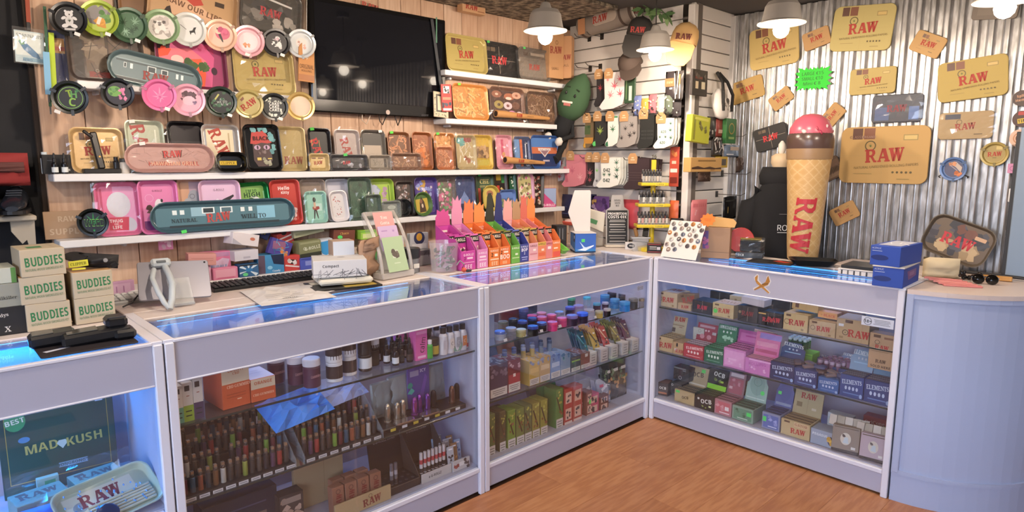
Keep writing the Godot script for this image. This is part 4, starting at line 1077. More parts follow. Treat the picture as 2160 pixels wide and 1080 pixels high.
	tray("red and black tray with yellow and green stripes, on the lower tray shelf", "W", -.377,1.37,.119,.253, "33261f", "r c0a03a -.1 .4 .5 .2|r 2f7a44 .34 .36 .3 .28|p 1c1414 -.3 .2 .5 .2 .46 -.4 -.3 -.4|r b03a2c -.2 .0 .3 .3|d c9b070 .2 -.02 .2 .2 4 .1 4", {g = MID})
	tray("narrow dark green tray with white specks, on the lower tray shelf", "W", -.272,1.358,.068,.243, "1f4a30", "r 23543a 0 0 1 1|d d4dcd4 .2 .3 .4 .3 5 .2 3", {g = MID})
	tray("yellow arched tray with a dark robed shape, on the lower tray shelf", "W", -.494,1.327,.143,.163, "b0a050", "r c0b060 0 0 1 1|e 9a6a50 0 .24 .26 .16|r 4a4434 0 .24 .3 .06|p 2a2a22 -.3 -.46 .3 -.46 .2 0 -.2 0", {g = MID, r = 0.4, out = 0.1})
	tray("small blue tray with green mountains, on the lower tray shelf", "W", -.349,1.31,.143,.132, "4f6aa0", "r 5a7ab8 0 .3 1 .4|p 5a6a50 -.5 -.5 -.3 .1 -.1 -.1 .1 .2 .4 -.1 .5 -.5|d 8a9a70 0 -.2 .8 .4 8 .12 3", {g = MID, out = 0.1})
	tray("pink-edged arched tray with a greenish portrait, on the lower tray shelf", "W", -.175,1.359,.156,.251, "a8788a", mix % ["a8a070", "d4ccb0", 3, "6a6a48", 5, "c05a8a", 6], {g = MID, r = 0.4})
	tray("black tray with pale skull-like blots, last on the lower tray shelf", "W", -.037,1.352,.111,.239, "2f2622", mix % ["2c2320", "d0c4b4", 3, "9a4a3c", 5, "b8a898", 8], {g = MID, roll = -8})
	carton("display_header", "magenta sloping display header at the end of the lower tray shelf", "display", "", Vector3(0.06, 1.243, -0.93), Vector3(0, -25, 0), 0.13, 0.13, 0.03, "b8447a", "p 8fa0c0 -.5 .5 .5 .5 .5 -.4|t e8d0dc .1 -.4 .12 0 b G-ROLLZ")


func bottle(label: String, n: String, at: Vector3, kind: String, hex: String, cap: String, r: float, grp := "", band := "") -> Node3D:
	var o := thing(n, label, "jar" if n == "jar" else "bottle", grp, at)
	match kind:
		"dropper":
			part(o, "body", lathe([[r * 0.95, 0], [r, 0.002], [r, r * 3.4], [r * 0.8, r * 4.0], [r * 0.4, r * 4.3]], 16), mat(hex, 0.2))
			part(o, "cap", lathe([[r * 0.62, r * 4.2], [r * 0.62, r * 5.4], [r * 0.4, r * 5.6], [r * 0.34, r * 7.0], [r * 0.2, r * 7.4]], 14), mat("141416", 0.4))
			part(o, "label_band", lathe([[r * 1.01, r * 0.6], [r * 1.02, r * 0.62], [r * 1.02, r * 2.4], [r * 1.01, r * 2.42]], 16), mat(cap, 0.6))
		"tall":
			part(o, "body", lathe([[r * 0.94, 0], [r, 0.002], [r, r * 4.2], [r * 0.7, r * 4.8]], 16), mat(hex, 0.3))
			part(o, "cap", lathe([[r * 0.72, r * 4.75], [r * 0.72, r * 6.0], [r * 0.66, r * 6.1]], 16), mat(cap, 0.4))
		"squeeze":
			part(o, "body", lathe([[r * 0.94, 0], [r, 0.002], [r, r * 3.0], [r * 0.5, r * 3.8]], 14), mat(hex, 0.4))
			part(o, "cap", lathe([[r * 0.62, r * 3.6], [r * 0.55, r * 4.6], [r * 0.18, r * 6.2], [r * 0.12, r * 6.4]], 14), mat(cap, 0.4))
		_:
			part(o, "body", lathe([[r * 0.92, 0], [r, 0.003], [r, r * 2.3], [r * 0.86, r * 2.6]], 20), mat(hex, 0.35))
			part(o, "lid", lathe([[r * 1.0, r * 2.55], [r * 1.02, r * 2.6], [r * 1.02, r * 3.3], [r * 0.94, r * 3.4]], 20), mat(cap, 0.4))
	if band:
		part(o, "label_band", lathe([[r * 1.005, r * 0.45], [r * 1.015, r * 0.47], [r * 1.015, r * 2.0], [r * 1.005, r * 2.02]], 18), mat(band, 0.55))
	return o


# ---------------------------------------------------------------- wares on the slat walls
func hook(label: String, f: String, u: float, v: float, l: float) -> void:
	var o := thing("slat_hook", label, "hook", "wire hooks on the slat walls", pos(f, u, v, 0.0), facing(f))
	part(o, "plate", box(0.03, 0.04, 0.004, 0.001), mat("3a3836", 0.4, 0.5), Vector3(0, 0, 0.002))
	part(o, "rod", tube([Vector3(0, 0, 0.003), Vector3(0, -0.004, l * 0.85), Vector3(0, 0.012, l)], 0.0025), mat("6b6763", 0.3, 0.8))


const SOCK := [-.34, .5, .4, .5, .42, -.16, .34, -.38, .02, -.48, -.4, -.5, -.5, -.42, -.42, -.32, -.3, -.2]


func sock(label: String, u: float, v: float, w: float, h: float, hex: String, what: String, out := 0.09, toe := "", behind := 2) -> void:
	var o := thing("sock", label, "sock", "pairs of socks on the slat wall", pos("S", u, v, out), facing("S", 0, 0, 8))
	var p := poly(SOCK, w, h)
	part(o, "knit", prism(p, 0.014, 0.005), mat(hex, 0.9))
	for k in behind:
		part(o, "knit", prism(p, 0.01, 0.003), mat(Color(hex).darkened(0.1).to_html(false), 0.9), Vector3(0.012 * (k + 1), 0.004, -0.014 * (k + 1)), Vector3(0, 0, -2 * k))
	if toe:
		part(o, "toe", prism(poly([-.5, -.42, -.42, -.34, -.28, -.3, -.24, -.49, -.4, -.505], w, h), 0.016, 0.004), mat(toe, 0.9))
	if what:
		decal(o, w, h, what, Vector3(0, 0, 0.0142))
	part(o, "header_card", prism(poly([-.03, 0, .03, 0, .034, .04, .018, .066, -.018, .066, -.034, .04]), 0.0015, 0.0), mat("b48a5e", 0.7), Vector3(-0.02 * w / 0.12, h * 0.34, 0.017))
	decal(o, 0.06, 0.06, "r d8c0a0 0 -.1 .5 .1|r d8c0a0 0 .12 .3 .12", Vector3(-0.02 * w / 0.12, h * 0.34 + 0.03, 0.0187))


func pack(n: String, label: String, cat: String, grp: String, f: String, u: float, v: float, w: float, h: float, hex: String, what := "", opt := {}) -> Node3D:
	var o := thing(n, label, cat, grp, pos(f, u, v - h / 2, opt.get("out", 0.08)), facing(f, opt.get("roll", 0.0), opt.get("lean", 0.0), opt.get("turn", 0.0)))
	var t: float = opt.get("t", 0.02)
	if opt.has("stiff"):
		part(o, "carton", box(w, h, t, 0.002), mat(hex, 0.5), Vector3(0, h / 2, 0))
	else:
		part(o, "bag", pouch(w, h, t, int(absf(u * 331.0 + v * 77.0)) % 5), mat(hex, opt.get("rough", 0.35)))
	if what:
		decal(o, w * 0.94, h * 0.94, what, Vector3(0, h / 2, t * 0.52 + 0.001))
	if opt.has("peg"):
		part(o, "hang_tab", box(w * 0.5, 0.016, 0.001, 0.0003), clear("ffffff", 0.2, 0.1), Vector3(0, h + 0.008, 0))
	return o


func slat_wares() -> void:
	var n := 0
	for h in [["@", -.176,2.455], ["@", -.297,2.485], ["@", -.808,2.192], ["@", -.719,2.197], ["@", -.432,1.894], ["@", -.821,2.396], ["@", -.711,2.394], ["@", -.725,1.871], ["@", -.256,1.858], ["@", -.756,1.584], ["@", -.387,1.57], ["@", -.138,1.837]]:
		hook("bare wire hook on the long slat wall, %s of the scattered dozen" % NTH[n], "S", h[1], h[2], 0.16)
		n += 1
	# cylindrical bag high on the wall
	var e: Array = [-.347,2.494]
	var s: Array = [-.798,2.451]
	var o := thing("barrel_bag", "grey cylindrical bag with red lettering, strapped high on the slat wall", "bag", "", Vector3(0.25, (e[1] + s[1]) / 2, (e[0] + s[0]) / 2), Vector3(rad_to_deg(-atan2(e[1] - s[1], e[0] - s[0])), 0, 0))
	var bl := Vector2(e[0] - s[0], e[1] - s[1]).length()
	part(o, "body", lathe([[0.06, -bl / 2], [0.07, -bl / 2 + 0.01], [0.072, bl / 2 - 0.02], [0.066, bl / 2]], 28), mat("857b72", 0.75), Vector3.ZERO, Vector3(90, 0, 0))
	for z in [-0.42, 0.3, 0.47]:
		part(o, "band", lathe([[0.0735, -0.009], [0.075, -0.006], [0.075, 0.006], [0.0735, 0.009]], 28), mat("4a3c34", 0.6), Vector3(0, 0, z * bl), Vector3(90, 0, 0))
	part(o, "end_disc", lathe([[0.062, 0], [0.062, 0.004], [0.058, 0.006]], 28), mat("cfc7bd", 0.6), Vector3(0, 0, bl / 2), Vector3(90, 0, 0))
	decal(o, 0.12, 0.12, "o 5a4a40 0 0 .46 .05|d b8b0a6 0 .15 .5 .3 6 .12 3|t a84438 0 -.05 .3 12 s RAW", Vector3(0, 0, bl / 2 + 0.0065))
	part(o, "side_panel", prism(rr(bl * 0.42, 0.075, 0.03), 0.006, 0.002), mat("b3a598", 0.6), Vector3(-0.069, -0.005, 0.02), Vector3(-4, -90, 0))
	letters(o, "RAW", "a84438", Vector3(-0.0762, -0.005, -0.01), 0.045, 0, "s", 0.0, Vector3(-4, -90, 0))
	part(o, "handle", tube([Vector3(-0.03, 0.07, -0.12), Vector3(-0.035, 0.1, -0.09), Vector3(-0.035, 0.1, 0.06), Vector3(-0.03, 0.07, 0.09)], 0.008), mat("857d76", 0.6))
	part(o, "kraft_tag", box(0.002, 0.1, 0.06, 0.0005), mat("b5825c", 0.7), Vector3(-0.08, -0.02, -bl * 0.36), Vector3(3, 0, 0))
	# caps
	for c in [["black cap with small red lettering hanging behind the pendant lamp", "33302e", "b0403a", -.324,2.358, -12.0], ["tan cap with dark lettering hanging at the slat wall's corner post", "c9a36c", "6b2f2a", -.001,2.275, -14.0]]:
		o = thing("cap", c[0], "cap", "", Vector3(0.25, c[4], c[3]), Vector3(0, -62, c[5]))
		part(o, "crown", lathe([[0.078, -0.03], [0.08, -0.02], [0.078, 0.02], [0.068, 0.055], [0.045, 0.08], [0.015, 0.09], [0.003, 0.092]], 24, false), mat(c[1], 0.85))
		part(o, "button", lathe([[0.008, 0.09], [0.006, 0.095]], 10), mat(c[1], 0.8))
		part(o, "brim", prism(poly([-.076, .03, -.06, .045, .06, .045, .076, .03, .074, -.05, .05, -.1, 0, -.115, -.05, -.1, -.074, -.05]), 0.005, 0.001), mat(c[1], 0.85), Vector3(0, -0.07, 0.055), Vector3(-22, 0, 0))
		part(o, "strap", tube([Vector3(-0.07, -0.03, -0.03), Vector3(-0.04, -0.035, -0.075), Vector3(0.04, -0.035, -0.075), Vector3(0.07, -0.03, -0.03)], 0.006), mat(c[1], 0.85))
		letters(o, "RAW", c[2], Vector3(0, -0.002, 0.0815), 0.034, 6, "s")
	o = thing("cap", "dark brown cap with its brim towards the floor, under the black cap", "cap", "", pos("S", -.399,2.18, 0.1), Vector3(20, -60, 20))
	part(o, "crown", lathe([[0.076, -0.03], [0.08, -0.02], [0.076, 0.02], [0.06, 0.05], [0.02, 0.07], [0.003, 0.071]], 22, false), mat("4a3d36", 0.85))
	part(o, "brim", prism(poly([-.07, .03, .07, .03, .07, -.04, .04, -.085, 0, -.095, -.04, -.085, -.07, -.04]), 0.005, 0.001), mat("4a3d36", 0.85), Vector3(0, -0.03, 0.07), Vector3(-60, 0, 0))
	# trailing plant under the ceiling
	o = thing("trailing_plant", "green plastic plant trailing from the ceiling over the hooks", "plant", "", Vector3(0.2, CEIL, -.168))
	part(o, "stem", tube([Vector3(0, 0, -0.1), Vector3(-0.01, -0.04, -0.03), Vector3(-0.02, -0.05, 0.04), Vector3(-0.02, -0.1, 0.09)], 0.003), mat("4f6b42", 0.6))
	rng.seed = 31
	for k in 16:
		var t := k / 15.0
		part(o, "leaf", prism(poly([0, 0, .014, .02, .01, .05, 0, .07, -.01, .05, -.014, .02]), 0.001, 0.0), mat(["5b7a4c", "49683e", "6d8a58"][k % 3], 0.6), Vector3(-0.015, -0.02 - 0.07 * t, -0.1 + 0.19 * t), Vector3(rng.randf_range(-40, 40), -90 + rng.randf_range(-60, 60), rng.randf_range(90, 270)))
	# plush
	var b: Array = [-.804,1.991]
	o = thing("plush_toy", "dark green pointed plush toy with a smile and black body, beside the shelves", "toy", "", Vector3(0.2, b[1], maxf(b[0], -0.87)), Vector3(0, -70, -24))
	part(o, "head", lathe([[0.01, -0.165], [0.06, -0.15], [0.098, -0.09], [0.105, -0.02], [0.09, 0.06], [0.055, 0.125], [0.015, 0.16], [0.003, 0.165]], 22, false), mat("3d5a3e", 0.95))
	for k in [-1, 1]:
		part(o, "eye", lathe([[0.003, -0.012], [0.009, 0.0], [0.003, 0.012]], 10, false), mat("1a1c18", 0.4), Vector3(0.034 * k, 0.01, 0.096), Vector3(0, 0, 8))
		part(o, "brow", box(0.03, 0.009, 0.006, 0.002), mat("22301f", 0.9), Vector3(0.036 * k, 0.05, 0.087), Vector3(-20, 0, -12 * k))
	part(o, "teeth", box(0.075, 0.014, 0.008, 0.003), mat("e4ded2", 0.7), Vector3(0, -0.045, 0.1), Vector3(0, 0, 14))
	part(o, "mouth", box(0.05, 0.02, 0.006, 0.003), mat("b8706a", 0.8), Vector3(0.004, -0.06, 0.1), Vector3(0, 0, 14))
	part(o, "torso", lathe([[0.02, -0.3], [0.055, -0.28], [0.07, -0.22], [0.06, -0.14]], 18, false), mat("1b1c1f", 0.9))
	for k in [-1, 1]:
		part(o, "leg", tube([Vector3(0.04 * k, -0.26, 0), Vector3(0.055 * k, -0.34, 0.01), Vector3(0.06 * k, -0.42, 0.02), Vector3(0.06 * k, -0.44, 0.06)], 0.03, 10), mat("17181a", 0.9))
		part(o, "arm", tube([Vector3(0.055 * k, -0.18, 0), Vector3(0.1 * k, -0.24, 0.02), Vector3(0.05 * k, -0.3, 0.07)], 0.018, 8), mat("1b1c1f", 0.9))
		part(o, "glove", lathe([[0.006, -0.03], [0.026, -0.014], [0.026, 0.014], [0.01, 0.03]], 12, false), mat("d6d0c8", 0.9), Vector3(0.045 * k, -0.31, 0.075))
	# first row
	const PK := "small packs on the slat wall hooks"
	sock("black sock with red leaf behind the plush, on the upper hook row", -.638,2.028,.107,.212, "2c2729", "f a83a44 -.05 .05 .3", 0.08)
	sock("white sock with pink leaves, on the upper hook row", -.521,2.013,.205,.235, "ddd3d0", "f c85a6a .05 .12 .22|f c85a6a .24 .3 .16 30|f cf7f86 -.1 -.12 .2 -20|f c85a6a .26 -.1 .2 10|f cf7f86 -.2 .3 .12", 0.1)
	pack("card_pack", "dark green bottle-shaped pack beside the white and pink sock", "pack", PK, "S", -.393,2.025,.084,.193, "2f4a34", "r c9cfc0 .1 -.2 .3 .5|r 6b8a5c -.3 0 .1 .8|r 1a2a1c 0 .3 .5 .1", {out = 0.1, stiff = 1, t = 0.012})
	var sc := ["6a78a8", "c9a04a", "b86a72", "c9bba8", "5f6a5c", "3a3638"]
	for k in 6:
		pack("soft_pouch", ["blue patterned hair tie, first of the bunched row under the lamp", "yellow patterned hair tie, second of the bunched row under the lamp", "pink patterned hair tie, third of the bunched row under the lamp", "cream hair tie, fourth of the bunched row under the lamp", "olive hair tie, fifth of the bunched row under the lamp", "black hair tie with white tag, last of the bunched row under the lamp"][k], "pouch", PK, "S", -.333 + k * 0.058, 1.905 - k % 2 * 0.02, 0.062, 0.13, sc[k], "d e0d0c0 0 0 .7 .7 6 .1 %d|d 3a3638 0 -.3 .8 .3 4 .14 %d" % [k, k + 4], {out = 0.1, t = 0.035, rough = 0.8})
	pack("soft_pouch", "black pouch with a brown leather patch, next to the corner post", "pouch", PK, "S", -.087,2.01,.082,.173, "3a3436", "r a8704c 0 .12 .9 .3|t d8b08c 0 .12 .08 0 s raw|r e0dcd6 .1 -.1 .24 .06", {out = 0.1, t = 0.03})
	pack("soft_pouch", "silvery striped pouch at the corner post, beside the black pouch", "pouch", PK, "S", -.021,2.003,.06,.176, "4a4644", "r c9c4be -.3 0 .12 .9 4|r e0dcd6 0 .1 .1 .8 -5|r a87850 .25 .2 .2 .4|r d0ccc8 .3 -.2 .1 .5", {out = 0.12, t = 0.03, rough = 0.2})
	o = thing("lanyard", "long black lanyard loop below the black pouch", "lanyard", "", pos("S", -.08,1.83, 0.08), facing("S"))
	part(o, "strap", tube([Vector3(-0.024, 0.08, 0), Vector3(-0.026, -0.02, 0), Vector3(-0.012, -0.09, 0), Vector3(0.0, -0.1, 0), Vector3(0.016, -0.09, 0), Vector3(0.026, -0.02, 0), Vector3(0.022, 0.08, 0)], 0.006, 5), mat("232324", 0.7))
	# second row
	sock("brown and green sock with yellow toe, first of the middle hook row", -.72,1.748,.092,.202, "6b5a40", "r 4a5a3a -.1 .1 .5 .3|f 2f4a2a 0 .2 .3|r b8843c 0 -.25 .8 .2", 0.1, "c9973c")
	sock("black sock with a yellow-green leaf and green toe, middle hook row", -.622,1.756,.125,.199, "2b2b2a", "f 8fa84a 0 .0 .34", 0.1, "5fc06a")
	sock("white sock with one dark green leaf, middle hook row", -.519,1.752,.11,.198, "d8d6d0", "f 2f6a48 .02 .06 .34|r 3f8a5c .1 .47 .5 .05", 0.1, "2f6a48")
	sock("grey sock with scattered black leaves, middle hook row", -.396,1.745,.162,.199, "948e8a", "f 2f2c2e -.1 .1 .16|f 2f2c2e .2 .2 .18 30|f 2f2c2e .1 -.12 .2 -10|f 2f2c2e -.26 -.2 .16 10|f 2f2c2e .3 -.05 .14", 0.1)
	sock("plain black sock with faint lettering, middle hook row", -.251,1.746,.129,.22, "222322", "t 3a3d3c .05 0 .05 0 n WEED SOCKS|t 3a3d3c .05 -.1 .05 0 n WEED SOCKS|t 3a3d3c .05 -.2 .05 0 n WEED SOCKS", 0.1)
	sock("white sock with green leaves and numbers, last of the middle hook row", -.117,1.727,.15,.182, "dcdcd4", "t 2f5a44 -.05 .06 .09 0 b 420|f 2f5a44 -.2 -.12 .12|f 2f5a44 .05 -.12 .12|t 2f5a44 -.08 -.3 .09 0 b 420|f 3f6a54 .26 .1 .16 20|f 3f6a54 .28 -.15 .16 -20|f 3f6a54 .26 .32 .14", 0.1)
	# third row
	sock("white sock with blue and red leaves, first of the lower hook row", -1.03,1.494,.204,.18, "d8d4d6", "f 4a7ab0 -.2 .05 .2|f 4a8ac0 .2 0 .26 20|f c05a6a -.3 -.2 .18|f c8505c .25 .26 .22|f d0605c .2 -.26 .2", 0.1)
	sock("coral pink sock bunched on its hook, lower hook row", -.832,1.489,.219,.222, "c97a84", "f b05a6e -.1 0 .2|f d89aa0 .2 -.2 .18|r b86472 -.34 -.1 .1 .5 12", 0.11)
	sock("black sock with a pink leaf, lower hook row", -.693,1.486,.094,.194, "2b2426", "f b0606c -.1 -.05 .4|f a05058 -.1 -.3 .3", 0.1)
	sock("light grey sock with a bright green leaf, lower hook row", -.626,1.484,.075,.198, "b8b8ba", "f 6fb84a -.1 .05 .3|f 3a3a3c -.1 -.3 .26", 0.11)
	sock("pale sock with dark numbers and a pile of leaf socks behind, lower hook row", -.52,1.48,.201,.198, "dadad2", "t 2c3a34 -.1 .1 .12 0 b 042|f 2f5a44 -.2 -.06 .13|f 2f5a44 0 -.06 .13|t 2c3a34 -.1 -.24 .12 0 b 042|f 3f6a54 .28 .1 .18|f 2f4a3c .28 -.12 .18 30|f 3f6a54 .26 .34 .16", 0.12, "", 4)
	sock("dark maroon sock with knit rows, last of the lower hook row", -.31,1.475,.203,.2, "3a2a2e", "r 4a383c 0 .05 .7 .02|r 4a383c 0 -.03 .7 .02|r 4a383c 0 -.11 .7 .02|r 4a383c 0 -.19 .7 .02", 0.1, "", 4)
	pack("card_pack", "tall red card with orange flower hanging at the slat wall's post", "pack", PK, "S", -.083,1.524,.066,.245, "b84a38", "d d8804a 0 .36 .4 .1 5 .2 3|r d8b8a4 0 .12 .5 .08|r e0d4cc 0 -.1 .8 .1|r 7a2f28 0 -.36 .8 .16", {out = 0.04, stiff = 1, t = 0.008})
	pack("mylar_bag", "navy bag with small writing, lowest on the slat wall", "bag", PK, "S", -.957,1.234,.108,.175, "262a4c", "t 5f6aa0 0 0 .06 0 n NOVA|r 4a5484 0 -.3 .6 .04", {out = 0.06, t = 0.03})
	pack("mylar_bag", "dark blue bag lowest on the slat wall, beside the white header", "bag", PK, "S", -.729,1.246,.078,.169, "1f2448", "r 39407a 0 .2 .7 .04", {out = 0.05, t = 0.03})
	pack("mylar_bag", "purple bag with pale clouds and gold, lowest on the slat wall", "bag", PK, "S", -.637,1.247,.148,.146, "6a4a8a", "d a890b8 0 -.2 .8 .5 7 .14 3|d b08a4a -.3 .2 .3 .2 4 .08 5|d 4a2f6a .2 .2 .5 .3 5 .12 6", {out = 0.07, t = 0.03})
	pack("mylar_bag", "plain red bag behind the acrylic notice, lowest on the slat wall", "bag", PK, "S", -.398,1.21,.141,.195, "b8434c", "d d8a05a -.4 -.1 .1 .3 4 .1 4", {out = 0.06, t = 0.04})
	pack("mylar_bag", "orange bag beside the post, behind yellow lighter carousel", "bag", PK, "S", -.07,1.251,.07,.13, "c8623a", "", {out = 0.05, t = 0.03})
	# return wall
	const RP := "packs on the short slat wall"
	hook("wire hook sticking out beside the skull mask", "R", .74, 1.72, 0.18)
	hook("wire hook above the kraft box on the short slat wall", "R", .78, 1.48, 0.2)
	hook("wire hook over the black sachets on the short slat wall", "R", .72, 1.345, 0.2)
	pack("card_pack", "black pack with two cream jars pictured, top of the short slat wall", "pack", RP, "R", .326,2.021,.171,.15, "2c2523", "r c9b89a -.22 -.1 .2 .3|r d0c4a8 .22 -.1 .26 .3|r 6a2f28 -.1 .2 .5 .1|d 4a403c 0 .3 .8 .2 5 .1 3", {out = 0.07, stiff = 1, t = 0.015})
	o = thing("skull_mask", "white ribbed mask on black straps, hanging on the short slat wall", "mask", "", pos("R", .569,1.918, 0.08), facing("R"))
	part(o, "face", lathe([[0.02, -0.1], [0.06, -0.085], [0.078, -0.02], [0.07, 0.05], [0.03, 0.085]], 18, false), mat("cfcac4", 0.7), Vector3.ZERO, Vector3(-10, 0, 0)).scale = Vector3(1, 1, 0.5)
	decal(o, 0.13, 0.17, "d 6a6562 -.2 .0 .2 .16 4 .1 3|d 8a8480 .15 -.1 .5 .3 7 .06 6|r 5f5a57 -.3 .3 .03 .3 8|r 5f5a57 -.2 .36 .03 .3 5|r 5f5a57 -.1 .38 .03 .3|r 5f5a57 .0 .38 .03 .3", Vector3(0, -0.01, 0.0415))
	for k in [-1, 1]:
		part(o, "eye_hole", lathe([[0.002, 0], [0.018, 0.003], [0.016, 0.006]], 12), mat("55504d", 0.8), Vector3(0.028 * k, 0.012, 0.032), Vector3(80, 0, 0))
	for k in 5:
		part(o, "rib", box(0.006, 0.05, 0.006, 0.002), mat("b8b2ac", 0.7), Vector3((k - 2) * 0.018, -0.058, 0.034 - absf(k - 2) * 0.004), Vector3(-12, 0, 0))
	for k in [-1, 1]:
		part(o, "strap", tube([Vector3(0.05 * k + 0.02, -0.05, 0.04), Vector3(0.06 * k + 0.02, 0.05, 0.04), Vector3(0.03 * k + 0.03, 0.13, 0.01), Vector3(0.012 * k + 0.03, 0.19, -0.04)], 0.011, 6), mat("1d1c1c", 0.8))
	pack("carton_pack", "yellow-green box pack tilted on its hook, short slat wall", "pack", RP, "R", .298,1.747,.205,.157, "b3b83a", "d 6a6a2a .1 .1 .4 .3 5 .1 3|r 8a8a2c -.38 0 .1 .9|r d0d060 0 .4 .8 .1", {out = 0.09, stiff = 1, t = 0.04, roll = -4})
	pack("mylar_bag", "black and silver pack between yellow-green and green packs", "bag", RP, "R", .494,1.759,.107,.145, "2a2826", "d b0aca6 0 -.2 .8 .4 5 .1 2", {out = 0.07})
	pack("mylar_bag", "red pack hanging behind the silver pack, short slat wall", "bag", RP, "R", .586,1.767,.089,.12, "8a3a34", "r c9a89a 0 -.2 .6 .2", {out = 0.07})
	pack("carton_pack", "green box pack on the hook nearest the corrugated wall", "pack", RP, "R", .68,1.749,.126,.155, "2f6a34", "o a8904a 0 .1 .3 .06|r 8fae6a 0 -.3 .6 .1", {out = 0.09, stiff = 1, t = 0.03})
	pack("mylar_bag", "black and white shiny bag, below the red pack", "bag", RP, "R", .536,1.646,.137,.12, "3a3634", "k d8d4ce 0 0 .9 .9 8 .4 .08 3", {out = 0.09, rough = 0.15})
	pack("mylar_bag", "blue-grey clear bag over the end of the kraft box", "bag", RP, "R", .703,1.624,.193,.078, "6f7f94", "r b8a898 .1 .2 .6 .3|r d0d4da -.2 -.3 .5 .1", {out = 0.1, rough = 0.15})
	pack("kraft_box", "long kraft box with dark wave print, on the short slat wall", "box", RP, "R", .345,1.538,.358,.085, "c39a5e", "p 4a3424 -.5 -.2 -.3 -.1 -.1 -.24 .1 -.14 .3 -.26 .5 -.2 .5 -.34 -.5 -.32|r 8a6a3c 0 .3 .6 .1|t 5a3c24 .2 -.4 .12 0 n GRAVITY", {out = 0.11, stiff = 1, t = 0.05})
	pack("kraft_box", "small yellow and black box beside the long kraft box", "box", RP, "R", .58,1.553,.108,.069, "b89a3a", "r 4a4034 0 0 .6 .6", {out = 0.1, stiff = 1, t = 0.03})
	pack("soft_pouch", "brown fluffy pouch under the long kraft box", "pouch", RP, "R", .451,1.463,.148,.061, "5a4438", "d 7a5f4c 0 0 .6 .6 5 .14 3", {out = 0.06, t = 0.04, rough = 0.9})
	for k in 5:
		pack("sachet", "coral pink sachet, %s from the left on the bottom hook" % NTH[k], "sachet", "pink sachets on the short slat wall", "R", .243 + k * 0.035, 1.255 - k * 0.001, 0.066, 0.15, "c9797c", "r b8646a 0 .3 .6 .14|t e0b4b4 0 0 .1 80 b Bling|r b06068 0 -.36 .6 .06", {out = 0.13 - k * 0.008, t = 0.012, turn = -18})
	for k in 5:
		pack("sachet", "black glossy sachet, %s from the left on the bottom hook" % NTH[k], "sachet", "black sachets on the short slat wall", "R", .59 + k * 0.04, 1.262, 0.07, 0.145, "1a191a", "r 8a7444 0 -.06 .1 .3|r 3a3836 0 .36 .7 .06", {out = 0.15 - k * 0.012, t = 0.014, turn = -15, rough = 0.2})
	pack("sachet", "bunch of brown sticks in a clear bag, behind the hoodie", "sachet", "", "R", .875,1.537,.206,.105, "5a463a", "k 8a6f5c 0 0 .9 .9 14 .6 .06 3", {out = 0.1, t = 0.03})


# ---------------------------------------------------------------- on and before the corrugated wall
func cover(label: String, u: float, v: float, w: float, roll: float, ratio: float, hex: String, what: String, opt := {}) -> void:
	var o := thing(opt.get("n", "tray_cover"), label, opt.get("cat", "tray cover"), opt.get("g", "tray covers on the corrugated wall"), pos("C", u, v, opt.get("out", 0.021)), facing("C", roll, opt.get("lean", 0.0)))
	var h := w * ratio
	part(o, "plate", prism(rr(w, h, opt.get("r", 0.14) * h, 5), 0.007, 0.002), mat(hex, 0.6))
	if what:
		decal(o, w - 0.01, h - 0.01, what, Vector3(0, 0, 0.0071))
	if opt.has("film"):
		part(o, "film", film(w * 1.1, h * 1.1, int(absf(u * 997.0 + v * 313.0)), 0.014, 8), clear("ffffff", 0.03, 0.07), Vector3(0, 0, 0.008))


func sticker(label: String, u: float, v: float, w: float, h: float, hex: String, what: String, is_round := false) -> void:
	var o := thing("sticker", label, "sticker", "stickers at the wall's end", pos("C", u, v, 0.045), facing("C"))
	part(o, "card", prism(circle((w + h) / 4, 22) if is_round else rr(w, h, 0.004, 2), 0.002, 0.0005), mat(hex, 0.5))
	decal(o, w, h, what, Vector3(0, 0, 0.0021))


